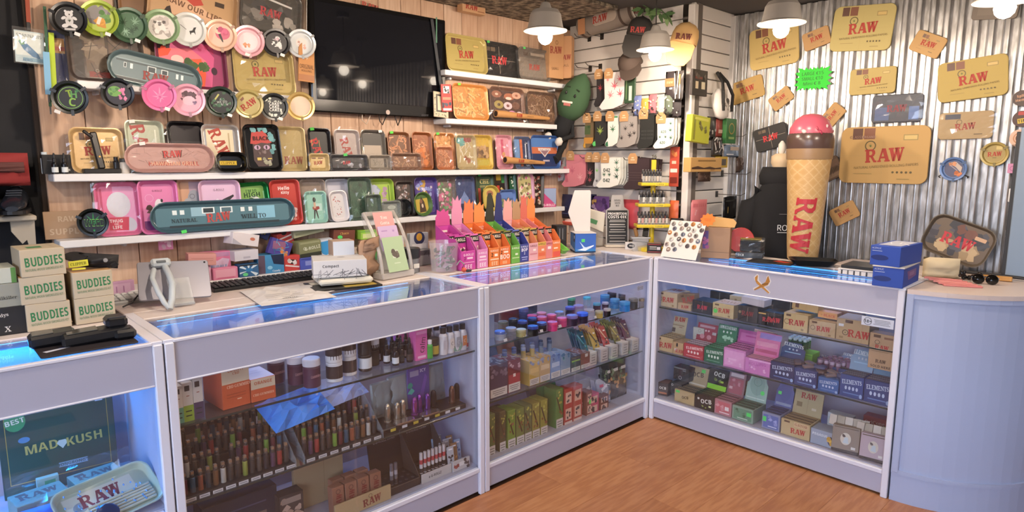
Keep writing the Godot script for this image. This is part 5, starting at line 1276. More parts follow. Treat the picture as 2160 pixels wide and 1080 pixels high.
func metal_wares() -> void:
	cover("large tan cover half hidden by a lamp, upper corner of the corrugated wall", .272,2.265,.312,5, .8, "b39b5e", RAWP)
	cover("small tan cover between the two large ones at the top", .529,2.278,.155,15, .68, "b08a5a", RAWS)
	cover("large tan cover highest on the corrugated wall, under the ceiling", .778,2.302,.325,-5, .76, "b3a468", RAWP)
	cover("medium tan cover tilted up, beside the trim above the hoodie", .111,2.014,.225,14, .62, "a8894e", RAWS)
	cover("small tan cover tilted steeply, below the glare-lit large cover", .338,1.944,.144,36, .66, "b08d58", RAWS)
	cover("medium tan cover with rounded corners below the highest large one", .854,2.006,.24,0, .6, "b09c5e", RAWP)
	cover("small tan cover tilted downwards, alone near the top", 1.111,2.173,.155,-27, .7, "b8945f", RAWS)
	cover("large tan cover tilted up, nearest the stickers", 1.323,1.976,.299,5, .68, "b09a56", RAWP)
	cover("grey-brown cover behind the lamp at the picture's top edge", 1.392,2.314,.19,-6, .6, "7a7066", "r 82786c 0 0 .8 .7")
	cover("dark blue-black tray in creased shiny film, above the largest tan cover", .99,1.848,.252,-0, .6, "2c3040", "r 343848 0 0 1 1|r 3f5480 -.3 -.2 .3 .5|t 8a3440 0 .0 .26 0 s RAW|r 4a68a0 .35 -.2 .2 .5", {film = 1, n = "wrapped_tray", cat = "tray"})
	cover("tan tray in creased shiny film, below the tilted large cover", 1.315,1.743,.238,1, .58, "a89068", "r 3a3f50 -.25 .36 .3 .2|t 9a4034 0 -.04 .26 4 s RAW|o 5a4c34 -.12 .14 .1 .02|r 6a5838 .25 -.36 .16 .04", {film = 1, n = "wrapped_tray", cat = "tray"})
	cover("black cover with red lettering beside the cone's pink top", .287,1.708,.214,15, .68, "262322", RAWK)
	cover("small tan cover standing nearly on its corner beside the cone's top", .653,1.827,.133,50, .68, "b08a56", RAWS)
	cover("largest tan cover, level in the middle of the corrugated wall", .94,1.594,.453,-0, .7, "b8945a", RAWP + "|t 8a6a5a -.31 .33 .05 0 b CLASSIC|t 9a7a6a -.17 .33 .04 0 b ORGANIC", {out = 0.024})
	cover("small tan cover low on the wall, beside the cone's lettering", .758,1.256,.153,31, .68, "b98f5a", RAWS)
	cover("dark wood-print cover sticking out behind the cone", .66,1.512,.135,28, .95, "5a4636", "r 6a5240 0 .2 1 .3|r 4a382a 0 -.1 1 .2|r 7a6450 0 -.35 1 .2|k 3a2a20 0 0 .9 .9 12 .4 .02 3")
	var sp := PackedVector2Array()
	for i in 40:
		var a := TAU * i / 40.0
		var r := (1.04 if i % 2 == 0 else 0.8) / maxf(absf(cos(a)) / 0.105, absf(sin(a)) / 0.066)
		sp.append(Vector2(cos(a), sin(a)) * minf(r, 0.118 if i % 2 == 0 else 0.1))
	var o := thing("price_star", "bright green spiky price card with handwritten prices", "price card", "", pos("C", .525,2.048, 0.024), facing("C", -2))
	part(o, "card", prism(sp, 0.0015, 0.0), mat("38c83c", 0.75))
	for k in 3:
		letters(o, ["LARGE €15", "SMALL €10", "Mini € 8"][k], "1c4a1c", Vector3(-0.004, 0.03 - k * 0.029, 0.0019), 0.019, 2, "n", [0.125, 0.122, 0.1][k])
	ash("khaki ashtray with red lettering on the corrugated wall", "C", 1.452,1.596,.121,.118, "a89558", "a08c54", "t a5382c 0 0 .26 4 s RAW|r c4b070 .2 .36 .3 .2|r 6a5838 0 -.22 .2 .03", {out = 0.022, g = "ashtrays on the corrugated wall"})
	o = ash("blue ashtray with sunset picture held by two clips", "C", 1.283,1.52,.122,.126, "5f7aa8", "55586f", "p b8a89a -.3 .36 .1 .1 .36 -.2 .42 .1 .1 .42|d c8703c .26 -.3 .2 .16 4 .14 3|d c8865c -.1 .3 .3 .1 3 .12 4|r 9a8f94 .0 .06 .5 .05 -40", {out = 0.022, g = "ashtrays on the corrugated wall"})
	for k in [-1, 1]:
		part(o, "clip", tube([Vector3(0.05 * k, -0.03, 0.01), Vector3(0.066 * k, -0.04, 0.0), Vector3(0.062 * k, -0.046, -0.008)], 0.003), mat("5a5a5c", 0.3, 0.8))
	sticker("brown round sticker with pale swirly writing at the wall's end", 1.54,1.864,.068,.084, "4a3a34", "t c99a78 0 .12 .2 10 b Spliff|t c99a78 0 -.12 .2 10 b Hemp", true)
	sticker("brown round sticker with a red band and yellow strip at the wall's end", 1.549,1.765,.068,.088, "4a342e", "r a83a34 .1 .3 .7 .2|r d0b03a .1 -.1 .7 .26 8|t 2a2418 .1 -.1 .16 8 b TIME", true)
	sticker("peach round sticker with a ring of capital letters at the wall's end", 1.55,1.672,.083,.091, "d0b09a", "o b8805a 0 0 .34 .06|e 7a4a34 0 0 .22 .22|e d0a84a 0 0 .12 .12|t 6a4a3c 0 -.38 .1 0 b HAMSTER", true)
	sticker("small square pink sticker below the lettered round one", 1.535,1.525,.042,.047, "c98aae", "o 9a5a84 0 0 .3 .06")
	sticker("green rounded sticker with tan spots, at the picture's edge", 1.577,1.516,.058,.075, "3a6a42", "d c9a080 .2 -.2 .3 .3 3 .14 3", true)
	sticker("white card sticker with a black ring drawing, on the grey post", 1.556,1.393,.054,.067, "dcdcdc", "o 3a4048 0 0 .34 .06|d 4a5058 0 0 .3 .3 4 .08 3")
	sticker("round teal and orange sticker over the white card", 1.588,1.419,.049,.069, "4f7a74", "d c07a3c 0 .2 .4 .3 4 .16 3|o 2a3a3a 0 0 .49 .05", true)
	sticker("plain tan disc stuck on the grey post", 1.584,1.297,.066,.06, "a87f50", "o 94703f 0 0 .48 .03", true)
	sticker("pink and green card stuck low on the grey post", 1.567,1.182,.029,.073, "c07aa4", "r 8fae4a 0 -.3 1 .36|d a04a84 0 .2 .6 .4 4 .1 3")
	sticker("pale peach sticker above the pink and green card", 1.559,1.239,.036,.031, "cfa496", "r 8a6a74 0 -.3 .8 .2")
	o = thing("metal_post", "blue-grey square post at the end of the corrugated wall", "post", "", Vector3(0.71, 0.0, 1.614))
	part(o, "post", box(0.05, 1.72, 0.09, 0.003), mat("7f8fa0", 0.5, 0.2), Vector3(0, 0.86, 0))
	part(o, "bracket", box(0.03, 1.7, 0.02, 0.002), mat("2a2a2c", 0.5), Vector3(0.02, 0.85, -0.055))
	# hooded sweater on a bust
	var hu: Array = [.397,1.275]
	o = thing("mannequin_bust", "black hooded sweatshirt with white letters on a pale headless-faced bust", "mannequin", "", Vector3(0.66, 0.86, hu[0] + 0.04), Vector3(0, -70, 0))
	var ell := func(w: float, d: float, y: float, cx := 0.0, cz := 0.0) -> PackedVector3Array:
		var r := PackedVector3Array()
		for i in 26:
			r.append(Vector3(cos(TAU * i / 26) * w + cx, y, -sin(TAU * i / 26) * d + cz))
		return r
	var st := begin()
	loft(st, [ell.call(0.15, 0.1, 0.0), ell.call(0.165, 0.11, 0.02), ell.call(0.16, 0.11, 0.2), ell.call(0.155, 0.11, 0.38), ell.call(0.14, 0.1, 0.48), ell.call(0.1, 0.085, 0.56), ell.call(0.065, 0.065, 0.6)], true, true, false)
	part(o, "sweatshirt", done(st), mat("17171a", 0.95))
	st = begin()
	loft(st, [ell.call(0.06, 0.06, 0.54), ell.call(0.115, 0.1, 0.56, 0, -0.02), ell.call(0.125, 0.11, 0.61, 0, -0.03), ell.call(0.105, 0.09, 0.665, 0, -0.025), ell.call(0.06, 0.05, 0.66, 0, 0.0), ell.call(0.05, 0.045, 0.6)], true, true, false)
	part(o, "hood", done(st), mat("1b1b1e", 0.95))
	for k in [-1, 1]:
		part(o, "sleeve", tube([Vector3(0.1 * k, 0.52, 0), Vector3(0.16 * k, 0.44, 0.01), Vector3(0.19 * k, 0.26, 0.02), Vector3(0.17 * k, 0.06, 0.05)], 0.058, 12), mat("161619", 0.95))
	part(o, "neck", lathe([[0.045, 0.58], [0.043, 0.66], [0.058, 0.69], [0.056, 0.73], [0.03, 0.745]], 18, false), mat("cbb493", 0.6))
	part(o, "finial", lathe([[0.012, 0.74], [0.022, 0.765], [0.02, 0.8], [0.006, 0.82]], 14, false), mat("d9d4ca", 0.5))
	letters(o, "ROLL", "d6d6d6", Vector3(0.06, 0.31, 0.118), 0.034, 0, "n", 0.1, Vector3(0, 12, 0))
	part(o, "printed_line", box(0.1, 0.003, 0.001, 0.0003), mat("d6d6d6", 0.6), Vector3(0.06, 0.282, 0.119), Vector3(0, 12, 0))
	part(o, "printed_line", box(0.07, 0.002, 0.001, 0.0003), mat("8a8a8a", 0.6), Vector3(0.05, 0.39, 0.115), Vector3(0, 12, 0))
	part(o, "stand", lathe([[0.1, -0.86], [0.1, -0.84], [0.02, -0.82], [0.02, 0.0]], 18), mat("3a3a3c", 0.4, 0.4))
	# inflatable cone
	o = thing("inflatable_cone", "tall inflatable waffle cone with red lettering and a pink top", "display", "", Vector3(0.5, 1.0, 0.665), Vector3(0, -52, 0))
	o.scale = Vector3(0.94, 1.0, 0.94)
	var waffle := StandardMaterial3D.new()
	var im := Image.create(128, 128, false, Image.FORMAT_RGB8)
	for y in 128:
		for x in 128:
			var a := absf(fposmod(x + y, 64.0) - 32.0)
			var b := absf(fposmod(x - y, 64.0) - 32.0)
			im.set_pixel(x, y, Color("c4a270").lerp(Color("bd9964"), minf(minf(a, b) / 20.0, 1.0)) if minf(a, b) > 3.0 else Color("cdb083"))
	waffle.albedo_texture = ImageTexture.create_from_image(im)
	waffle.uv1_triplanar = true
	waffle.uv1_scale = Vector3.ONE * 9.0
	waffle.roughness = 0.3
	part(o, "cone", lathe([[0.075, 0.0], [0.086, 0.012], [0.093, 0.1], [0.103, 0.3], [0.117, 0.5], [0.127, 0.62]], 36, false), waffle)
	part(o, "chocolate_rim", lathe([[0.1265, 0.615], [0.129, 0.63], [0.13, 0.67], [0.126, 0.7], [0.112, 0.72]], 36, false), mat("4f3d38", 0.25))
	part(o, "caramel_rim", lathe([[0.1262, 0.57], [0.128, 0.595], [0.1285, 0.618], [0.1288, 0.635]], 36, false), mat("8f7456", 0.3))
	part(o, "ice_cream", lathe([[0.112, 0.685], [0.12, 0.7], [0.115, 0.74], [0.09, 0.785], [0.05, 0.812], [0.004, 0.82]], 32, false), mat("c05a6c", 0.3))
	rng.seed = 12
	for k in 12:
		var a := rng.randf_range(-2.2, 1.0)
		var y := rng.randf_range(0.71, 0.79)
		var r := 0.119 - maxf(0.0, y - 0.715) * 0.5
		part(o, "drip", lathe([[0.002, -0.006], [0.016, -0.003], [0.012, 0.003], [0.003, 0.005]], 10, false), mat(["d98a94", "a83f56", "e0b8b4", "b84a60"][k % 4], 0.3), Vector3(cos(a) * r, y, -sin(a) * r), Vector3(rng.randf_range(-20, 20), rng.randf_range(0, 180), 60))
	wrap_letters(o, "b0333c", 0.085, 0.31, 0.05, 0.4)
	cover_like_camo()


func wrap_letters(o: Node3D, hex: String, size: float, length: float, y0: float, turn: float) -> void:
	var bb := slab_letters().get_aabb()
	var a := slab_letters().surface_get_arrays(0)
	var v: PackedVector3Array = a[Mesh.ARRAY_VERTEX]
	var idx: PackedInt32Array = a[Mesh.ARRAY_INDEX] if a[Mesh.ARRAY_INDEX] != null else PackedInt32Array(range(v.size()))
	var put := func(p: Vector3) -> Vector3:
		var q := (p - bb.position) / bb.size
		var y := y0 + length * (1.0 - q.x)
		var r := 0.093 + (y - 0.1) * 0.05 + 0.0035
		var ang := (q.y - 0.5) * size * 1.35 / r - turn + (0.5 - q.x) * 0.35
		return Vector3(sin(ang) * r, y, cos(ang) * r)
	var st := begin()
	for i in range(0, idx.size(), 3):
		# split along the letter's height so that it follows the round
		var t := [v[idx[i]], v[idx[i + 1]], v[idx[i + 2]]]
		var n := 4
		for j in n:
			for k in n - j:
				var f := func(x: int, y: int) -> Vector3: return t[0] + (t[1] - t[0]) * (float(x) / n) + (t[2] - t[0]) * (float(y) / n)
				tri(st, put.call(f.call(j, k)), put.call(f.call(j, k + 1)), put.call(f.call(j + 1, k)))
				if j + k < n - 1:
					tri(st, put.call(f.call(j + 1, k)), put.call(f.call(j, k + 1)), put.call(f.call(j + 1, k + 1)))
	part(o, "lettering", done(st), mat(hex, 0.4))


func cover_like_camo() -> Node3D:
	var c: Array = [1.351,1.153,.291,-15]
	var o := thing("camouflage_tray", "camouflage tray with red lettering leaning on the corrugated wall", "tray", "", Vector3(0.75, c[1], c[0]), facing("C", -19, -10))
	var w: float = c[2] * 1.06
	part(o, "body", tray_mesh(w, w * 0.68, 0.02, 0.06), mat("544a3e", 0.5))
	decal(o, w - 0.02, w * 0.68 - 0.02, "r 5f5140 0 0 .99 .97 0 .14|d 34323a .1 .25 .5 .3 7 .2 3|d 6a3f34 .05 .3 .2 .16 3 .14 9|d a98f68 -.15 -.26 .3 .2 4 .14 6|d a98f68 .22 -.2 .16 .3 4 .16 4|d 34343c .02 -.3 .12 .3 4 .14 5|d 34323a -.4 .0 .08 .5 4 .12 8|t b5323c 0 -.03 .3 0 s RAW|r c09a7a .3 .22 .18 .1 0 .02", Vector3(0, 0, 0.0034))
	return o


# ---------------------------------------------------------------- on the counters and the lowest shelf
func display_box(label: String, x: float, z: float, w: float, hex: String, back: String, top: float, front: String, outline: Array, pack_hex: String, pack_top: String, i: int) -> void:
	var o := thing("display_box", label, "display box", "row of bright counter display boxes", Vector3(x, 1.0, z))
	var d := 0.215
	var m := mat(hex, 0.5)
	part(o, "front_panel", box(w, 0.1, 0.003, 0.001), m, Vector3(0, 0.05, 0))
	decal(o, w, 0.1, front, Vector3(0, 0.05, 0.0017))
	for s in [-1, 1]:
		part(o, "side_panel", prism(poly([0, 0, 0, .1, -.05, .16, -.09, .16, -d, .222, -d, 0]), 0.002, 0.0), m, Vector3(s * (w / 2 - 0.001) + 0.001, 0, 0), Vector3(0, -90, 0))
	part(o, "floor_panel", box(w - 0.004, 0.003, d, 0.001), m, Vector3(0, 0.002, -d / 2))
	part(o, "back_panel", box(w, 0.222, 0.003, 0.001), m, Vector3(0, 0.111, -d))
	part(o, "header", prism(poly(outline, w, top - 1.215), 0.003, 0.0), mat(back, 0.5), Vector3(0, 0.215, -d))
	decal(o, w * 0.9, 0.07, "t f0e0e0 0 .22 .26 0 b G-ROLLZ|r e8d0d0 0 -.15 .8 .1|t 3a2a30 -.3 .26 .4 0 b 2" if i % 2 else "r f0e4e0 0 .2 .7 .16|t 3a2a30 -.3 -.1 .3 0 b 2|r e8d0c8 .1 -.1 .5 .12", Vector3(0, 0.17, -d + 0.003))
	for k in 3:
		var p := pack("sachet", "%s sachet, %s from the back of its display box" % [pack_top, NTH[k]], "sachet", "sachets in the counter display boxes", "A", x, 1.0 + 0.105 - k * 0.012, w * 0.84, 0.17, pack_hex, "r 1c1a1b 0 .38 .98 .2|t e8dccc 0 .38 .1 0 b G-ROLLZ|d f0e0d0 0 -.05 .6 .4 6 .1 %d|d 3a2f2c .05 -.1 .5 .3 4 .09 %d" % [i, i + 5], {"out": z - 0.15 + k * 0.05, "t": 0.01, "lean": -8})
		p.position.y = 1.006


func counter_wares() -> void:
	var o := thing("corner_unit", "plain white corner block between the two counter rows, under the carousel", "counter", "", Vector3(0.165, 0, -0.25))
	part(o, "body", box(0.32, 0.975, 0.48, 0.003), mat("bcbbc9", 0.45), Vector3(0, 0.49, 0))
	part(o, "top", box(0.33, 0.02, 0.5, 0.003), mat("d6cbc6", 0.4), Vector3(0, 0.987, 0))
	# display boxes: x, front z, width, colours
	var flag := [-.5, 0, .5, 0, .5, .5, .4, .62, .42, .9, .2, .8, .1, 1.0, -.16, .82, -.4, .95, -.42, .6, -.5, .5]
	var hood := [-.5, 0, .5, 0, .42, .4, .34, .62, .3, .9, .1, 1.0, -.14, 1.0, -.3, .88, -.34, .6, -.42, .4]
	var names := ["magenta display box, first of the row by the key ring tub", "rose pink display box, second of the row", "orange display box, third of the row", "orange display box with large white letters, fourth of the row", "green display box with a dark hooded header, fifth of the row", "navy display box with hooded header, sixth of the row", "pale pink display box, seventh of the row", "coral display box with a tan header, eighth of the row", "narrow rose red display box, ninth of the row", "bright orange display box, last of the row by the white header"]
	var rows := [[-1.107, 0.094, "c4459c", "c9508f", 1.306, "b53a90"], [-1.01, 0.072, "d884b8", "d88fae", 1.372, "d06aa8"], [-0.927, 0.075, "dd7838", "d97a50", 1.349, "d8703c"], [-0.852, 0.084, "e0743a", "e08a4c", 1.332, "c8804a"], [-0.77, 0.066, "6aa648", "34362c", 1.375, "7a7a3c"], [-0.702, 0.066, "38408a", "2f3568", 1.378, "5a64a8"], [-0.63, 0.073, "d8a4ac", "e0a09c", 1.346, "b8a070"], [-0.562, 0.068, "dc8460", "b08a68", 1.339, "b89a4a"], [-0.5, 0.055, "d57f80", "cc6a5c", 1.363, "c0606a"], [-0.438, 0.068, "e27c44", "e2864c", 1.352, "cc6440"]]
	var prints := ["t f0d0e4 0 .3 .12 0 b G-ROLLZ|t 6a2050 -.25 .12 .16 0 b 2|r f0c8e0 .1 .12 .4 .1|r e8a8d0 0 -.1 .8 .04|t f0d0e4 0 -.32 .22 0 b EEE", "t f4e0ec 0 .3 .1 0 b G-ROLLZ|r f0d4e4 0 .1 .6 .1|r f0d4e4 0 -.06 .7 .06|t f0e0ec 0 -.32 .2 0 b EEE", "t f4dcc8 0 .34 .1 0 b G-ROLLZ|t 3a2418 -.22 .12 .2 0 b 2|r f4e0d0 .15 .1 .3 .14|r f0c8a8 0 -.12 .8 .08|t f0c8a0 0 -.34 .2 0 b EEE", "t f4dcc8 0 .36 .1 0 b G-ROLLZ|t 3a2418 -.28 .2 .18 0 b 2|r f0e0d0 .1 .2 .4 .1|t f8e8dc 0 -.05 .24 0 b BOO|t f0c8a0 0 -.36 .14 0 b EEE", "t e4f0d4 0 .34 .1 0 b G-ROLLZ|r e0ecd0 .1 .0 .3 .1|r b8d898 0 -.2 .8 .06", "t d8dcf4 0 .36 .1 0 b G-ROLLZ|t e8e8f8 0 .18 .18 0 b BOP|t e0e4f4 0 -.02 .12 0 b 2|r a8b0e0 0 -.24 .7 .05|r a8b0e0 0 -.36 .6 .04", "t 8a4a54 0 .34 .1 0 b G-ROLLZ|r f0dcd8 .1 .1 .3 .12|r c87f8c 0 -.12 .8 .08", "r e0b85a 0 .4 .98 .2|t 5a3a20 0 .4 .12 0 b G-ROLLZ|r f0d8c8 .1 .05 .3 .12|r d86848 0 -.2 .8 .2", "t 8a3a44 0 .36 .1 0 b G-ROLLZ|r f0dcdc .0 .12 .5 .16", "t f8e4d4 0 .36 .1 0 b G-ROLLZ|r f0dcc8 -.1 .05 .5 .08|r d8584c 0 -.3 .9 .3"]
	for i in 10:
		var r: Array = rows[i]
		display_box(names[i], r[0], -0.375, r[1], r[2], r[3], r[4], prints[i], hood if i in [4, 5] else flag, r[5], ["magenta and black", "rose and black", "orange and black", "brown and black", "olive and black", "blue and black", "gold and black", "yellow and black", "red and black", "rust and black"][i], i)
	# clear tub of key rings and what stands round it
	o = thing("tub", "clear plastic tub full of dark key rings, before the magenta box", "tub", "", Vector3(-1.215, 1.0, -0.44))
	part(o, "tub", lathe([[0.062, 0], [0.066, 0.004], [0.075, 0.15], [0.077, 0.152], [0.0745, 0.152], [0.064, 0.006], [0.0, 0.005]], 26), clear("e8eef0", 0.12, 0.05))
	rng.seed = 44
	for k in 26:
		var a := rng.randf() * TAU
		var r := rng.randf_range(0.02, 0.052)
		part(o, "key_ring", tube([Vector3(-0.012, 0, 0), Vector3(0, 0.012, 0), Vector3(0.012, 0, 0), Vector3(0, -0.012, 0), Vector3(-0.012, 0, 0)], 0.003, 5) if k % 3 == 0 else box(0.018, 0.03, 0.008, 0.002), mat(["26272a", "8a8c90", "3a3c40", "c8c8c8", "5a2f28"][k % 5], 0.3, 0.5), Vector3(cos(a) * r, 0.02 + k * 0.0042, sin(a) * r), Vector3(rng.randf() * 90, rng.randf() * 180, rng.randf() * 90))
	o = thing("key_ring", "red and black key ring hanging over the counter edge by the clear tub", "key ring", "", Vector3(-1.17, 0.999, -0.335))
	part(o, "ball", lathe([[0.002, -0.013], [0.012, -0.007], [0.014, 0], [0.012, 0.007], [0.002, 0.013]], 14, false), mat("c8503c", 0.3), Vector3(0, 0.014, 0))
	part(o, "ring", tube([Vector3(-0.03, 0.04, -0.02), Vector3(-0.01, 0.06, -0.02), Vector3(0.014, 0.04, -0.015), Vector3(-0.005, 0.015, -0.01)], 0.004, 6), mat("c9d0d4", 0.2, 0.8))
	part(o, "tag", box(0.03, 0.012, 0.02, 0.003), mat("202226", 0.4), Vector3(0.03, 0.007, 0.0))
	o = thing("jar", "silver and black machined jar between the acrylic rack and the tub", "jar", "", Vector3(-1.36, 1.0, -0.53))
	part(o, "body", lathe([[0.046, 0], [0.048, 0.003], [0.048, 0.07], [0.044, 0.075]], 22), mat("8f9092", 0.3, 0.5))
	part(o, "lid", lathe([[0.05, 0.076], [0.051, 0.08], [0.051, 0.12], [0.046, 0.124]], 22), mat("2b2c30", 0.3))
	part(o, "label_plate", box(0.034, 0.022, 0.002, 0.0005), mat("dcdad4", 0.6), Vector3(0.004, 0.036, 0.048))
	for k in 3:
		carton("white_pack", ["white pack with grey face drawing, upper of two behind the acrylic rack", "white pack with pale ring drawing, lower of two behind the acrylic rack", "grey pack with dark grid top behind the clear tub"][k], "pack", "", Vector3([-1.37, -1.38, -1.2][k], 1.0 + [0.0851, 0.0, 0.0][k], -0.68), Vector3(0, [12, -6, 4][k], 0), 0.13, 0.085, 0.05, ["cfd2d4", "c9cccc", "8f9294"][k], ["o 8a8c8c 0 0 .34 .04|e 9a9c98 -.12 .06 .05 .1|e 9a9c98 .12 .06 .05 .1|r 8a8c88 0 -.2 .3 .06", "o a8a890 0 0 .36 .03|o 9a9c90 0 -.1 .2 .04", "r 5a5c60 0 .3 .9 .3|k 3a3c40 0 .3 .8 .24 10 .3 .03 3"][k])
	carton("white_pack", "white pack with a gold and navy emblem above the clear tub", "pack", "", Vector3(-1.2, 1.0852, -0.69), Vector3(0, 0, 0), 0.12, 0.09, 0.03, "b8bcc0", "e 2f3a58 0 .2 .3 .4|e c89a3c 0 .26 .16 .24|r d8dcdc 0 -.3 .8 .3")
	# acrylic rack of cards
	o = thing("card_rack", "curved clear acrylic rack with greeting cards on the counter", "rack", "", Vector3(-1.5, 1.0, -0.46), Vector3(0, 8, 0))
	for s in [-1, 1]:
		var rib := []
		for k in 9:
			var t := k / 8.0
			rib.append(Vector3(0.092 * s, t * 0.3 + 0.01, 0.02 - 0.13 * t * t))
		part(o, "side_rib", tube(rib, 0.009, 8), clear("ded8d0", 0.35, 0.15))
	part(o, "base", box(0.2, 0.03, 0.08, 0.004), clear("d8d2cc", 0.55, 0.2), Vector3(0, 0.016, -0.005))
	part(o, "crossbar", box(0.19, 0.02, 0.006, 0.002), clear("ded8d0", 0.4, 0.15), Vector3(0, 0.305, -0.105))
	part(o, "back_sheet", box(0.18, 0.3, 0.003, 0.001), clear("e0e0dc", 0.12, 0.05), Vector3(0, 0.16, -0.075), Vector3(-22, 0, 0))
	for c in [["pale green card with a small dark print at the bottom of the rack", "a8bf98", 0.125, 0.17, 0.03, 0.01, "r c9cfc0 0 .0 .3 .22|d 5a5048 0 .02 .16 .12 5 .12 3|r c4d4b8 0 -.26 .3 .03"], ["lilac card in the middle of the rack", "c3a9cc", 0.12, 0.12, 0.13, -0.028, "r a888b8 -.2 .3 .3 .05|r a888b8 .26 .28 .1 .08"], ["salmon pink card with white words at the top of the rack", "d29a96", 0.12, 0.11, 0.205, -0.062, "t f0dcd8 0 .25 .14 0 s You|t f0dcd8 0 .0 .14 0 s Gotta|t f0dcd8 .02 -.26 .14 0 s See"]]:
		var k := thing("greeting_card", c[0], "card", "cards in the acrylic rack", o.transform * Vector3(-0.005, c[4] + c[3] / 2, c[5] + 0.004), Vector3(-18, 8, 0))
		part(k, "sheet", box(c[2], c[3], 0.002, 0.0005), mat(c[1], 0.6))
		decal(k, c[2], c[3], c[6], Vector3(0, 0, 0.0012))
	o = thing("paper_bag", "brown paper bag folded open beside the acrylic rack", "bag", "", Vector3(-1.625, 1.0, -0.5), Vector3(0, 20, 0))
	part(o, "bag", pouch(0.12, 0.19, 0.085, 4, 0.3), mat("b18f75", 0.85))
	part(o, "folded_rim", pouch(0.1, 0.06, 0.05, 2, 0.3), mat("a07f66", 0.85), Vector3(0.0, 0.145, 0.02), Vector3(25, 0, 12))
	carton("carton", "tall half white half kraft carton behind the white scale box", "box", "", Vector3(-1.72, 1.0, -0.57), Vector3(0, -14, 0), 0.1, 0.19, 0.09, "b59c88", "r c4ccd8 0 .2 1 .6")
	o = thing("kitchen_scale", "cream low digital scale under the white box", "scale", "", Vector3(-1.775, 1.012, -0.47), Vector3(0, -16, 0))
	part(o, "body", box(0.24, 0.028, 0.19, 0.01), mat("d6d2c4", 0.4), Vector3(0, 0.016, 0))
	part(o, "pan", box(0.15, 0.008, 0.17, 0.003), mat("8f9496", 0.25, 0.5), Vector3(-0.035, 0.033, 0))
	part(o, "keypad", box(0.06, 0.004, 0.12, 0.001), mat("4a4a4e", 0.4), Vector3(0.078, 0.032, 0.01))
	part(o, "red_key", box(0.014, 0.003, 0.012, 0.001), mat("b03a3a", 0.5), Vector3(0.07, 0.0345, 0.03))
	carton("scale_box", "white scale box with black zigzag band lying on the scale", "box", "", Vector3(-1.785, 1.049, -0.48), Vector3(0, -24, 0), 0.23, 0.075, 0.19, "d0cfd0", "t 3a3a3c -.18 .14 .22 0 b Compact|k 6a6a6e 0 -.32 .96 .2 26 .5 .03 4", "e 6a6664 .05 .0 .08 .05|r 8a8886 .05 0 .16 .02")
	o = thing("magazine", "black and yellow magazine under the scale", "magazine", "", Vector3(-1.79, 0.999, -0.44), Vector3(0, -12, 0))
	part(o, "cover", box(0.3, 0.008, 0.21, 0.001), mat("26241f", 0.3), Vector3(0, 0.005, 0))
	decal(o, 0.29, 0.2, "r b8a04a .2 -.3 .5 .3|r e0dcd0 -.3 .3 .3 .3|r 8a2f3a -.1 .1 .2 .2", Vector3(0, 0.0092, 0), Vector3(-90, 0, 0))
	o = thing("paper_sheet", "crumpled white printed paper lying on the counter glass", "paper", "", Vector3(-2.06, 1.0, -0.42), Vector3(0, -8, 0))
	part(o, "sheet", film(0.3, 0.36, 3, 0.014, 8), mat("cfcccc", 0.8), Vector3(0, 0.002, 0), Vector3(-90, 0, 0))
	letters(o, "HITEMA", "2a2a2c", Vector3(-0.03, 0.017, 0.15), 0.014, 0, "b", 0.06, Vector3(-90, 0, 0))
	for k in 4:
		part(o, "printed_line", box(0.16 - k * 0.01, 0.0005, 0.003, 0.0001), mat("8a8a8c", 0.7), Vector3(-0.04, 0.0172, 0.165 - k * 0.035 + (0.0 if k == 0 else -0.01)))
	o = thing("paper_sheet", "second white paper under the crumpled one, nearer the scale", "paper", "", Vector3(-1.95, 0.999, -0.46), Vector3(0, 24, 0))
	part(o, "sheet", film(0.22, 0.26, 6, 0.006, 8), mat("c9c6c8", 0.8), Vector3(0, 0.002, 0), Vector3(-90, 0, 0))
	for q in [["silver keyboard behind the tablet at the worktop's edge", -2.5, "b0b2b4", "d0d2d4", 0.3], ["black keyboard with white legends behind the crumpled paper", -1.94, "1b1c1f", "2e3034", 0.36], ["black keyboard end showing between tablet and paper", -2.19, "1b1c1f", "2e3034", 0.16]]:
		o = thing("keyboard", q[0], "keyboard", "", Vector3(q[1], 1.0, -0.735))
		part(o, "case", box(q[4], 0.016, 0.12, 0.003), mat(q[2], 0.4), Vector3(0, 0.008, 0), Vector3(6, 0, 0))
		for r in 4:
			for c in int(q[4] / 0.0235):
				part(o, "key", box(0.018, 0.006, 0.018, 0.002), mat(q[3], 0.5), Vector3(-q[4] / 2 + 0.018 + c * 0.0232, 0.02 - r * 0.0022 + 0.003, -0.04 + r * 0.025), Vector3(6, 0, 0))
	# tablet in its stand
	o = thing("tablet", "silver tablet seen from behind, leaning in a grey stand", "tablet", "", Vector3(-2.46, 1.02, -0.53), Vector3(-42, -10, -3))
	part(o, "shell", prism(rr(0.255, 0.178, 0.012, 4), 0.007, 0.002), mat("8e8d97", 0.4, 0.4), Vector3(0, 0.089, 0))
	part(o, "screen", box(0.235, 0.16, 0.001, 0.0004), mat("15161a", 0.1), Vector3(0, 0.089, -0.0006))
	part(o, "camera", lathe([[0.004, 0], [0.004, 0.0015]], 12), mat("26262a", 0.2), Vector3(0.114, 0.166, 0.007), Vector3(90, 0, 0))
	o = thing("tablet_stand", "grey bent-tube stand with a clamp holding the tablet", "stand", "", Vector3(-2.49, 1.0, -0.53), Vector3(0, -6, 0))
	var grey := mat("b4bcc0", 0.4)
	part(o, "clamp", box(0.07, 0.036, 0.03, 0.008), grey, Vector3(0.0, 0.155, -0.1), Vector3(-42, 0, 0))
	part(o, "clamp_slot", box(0.034, 0.012, 0.006, 0.002), mat("5a6064", 0.5), Vector3(0, 0.162, -0.086), Vector3(-42, 0, 0))
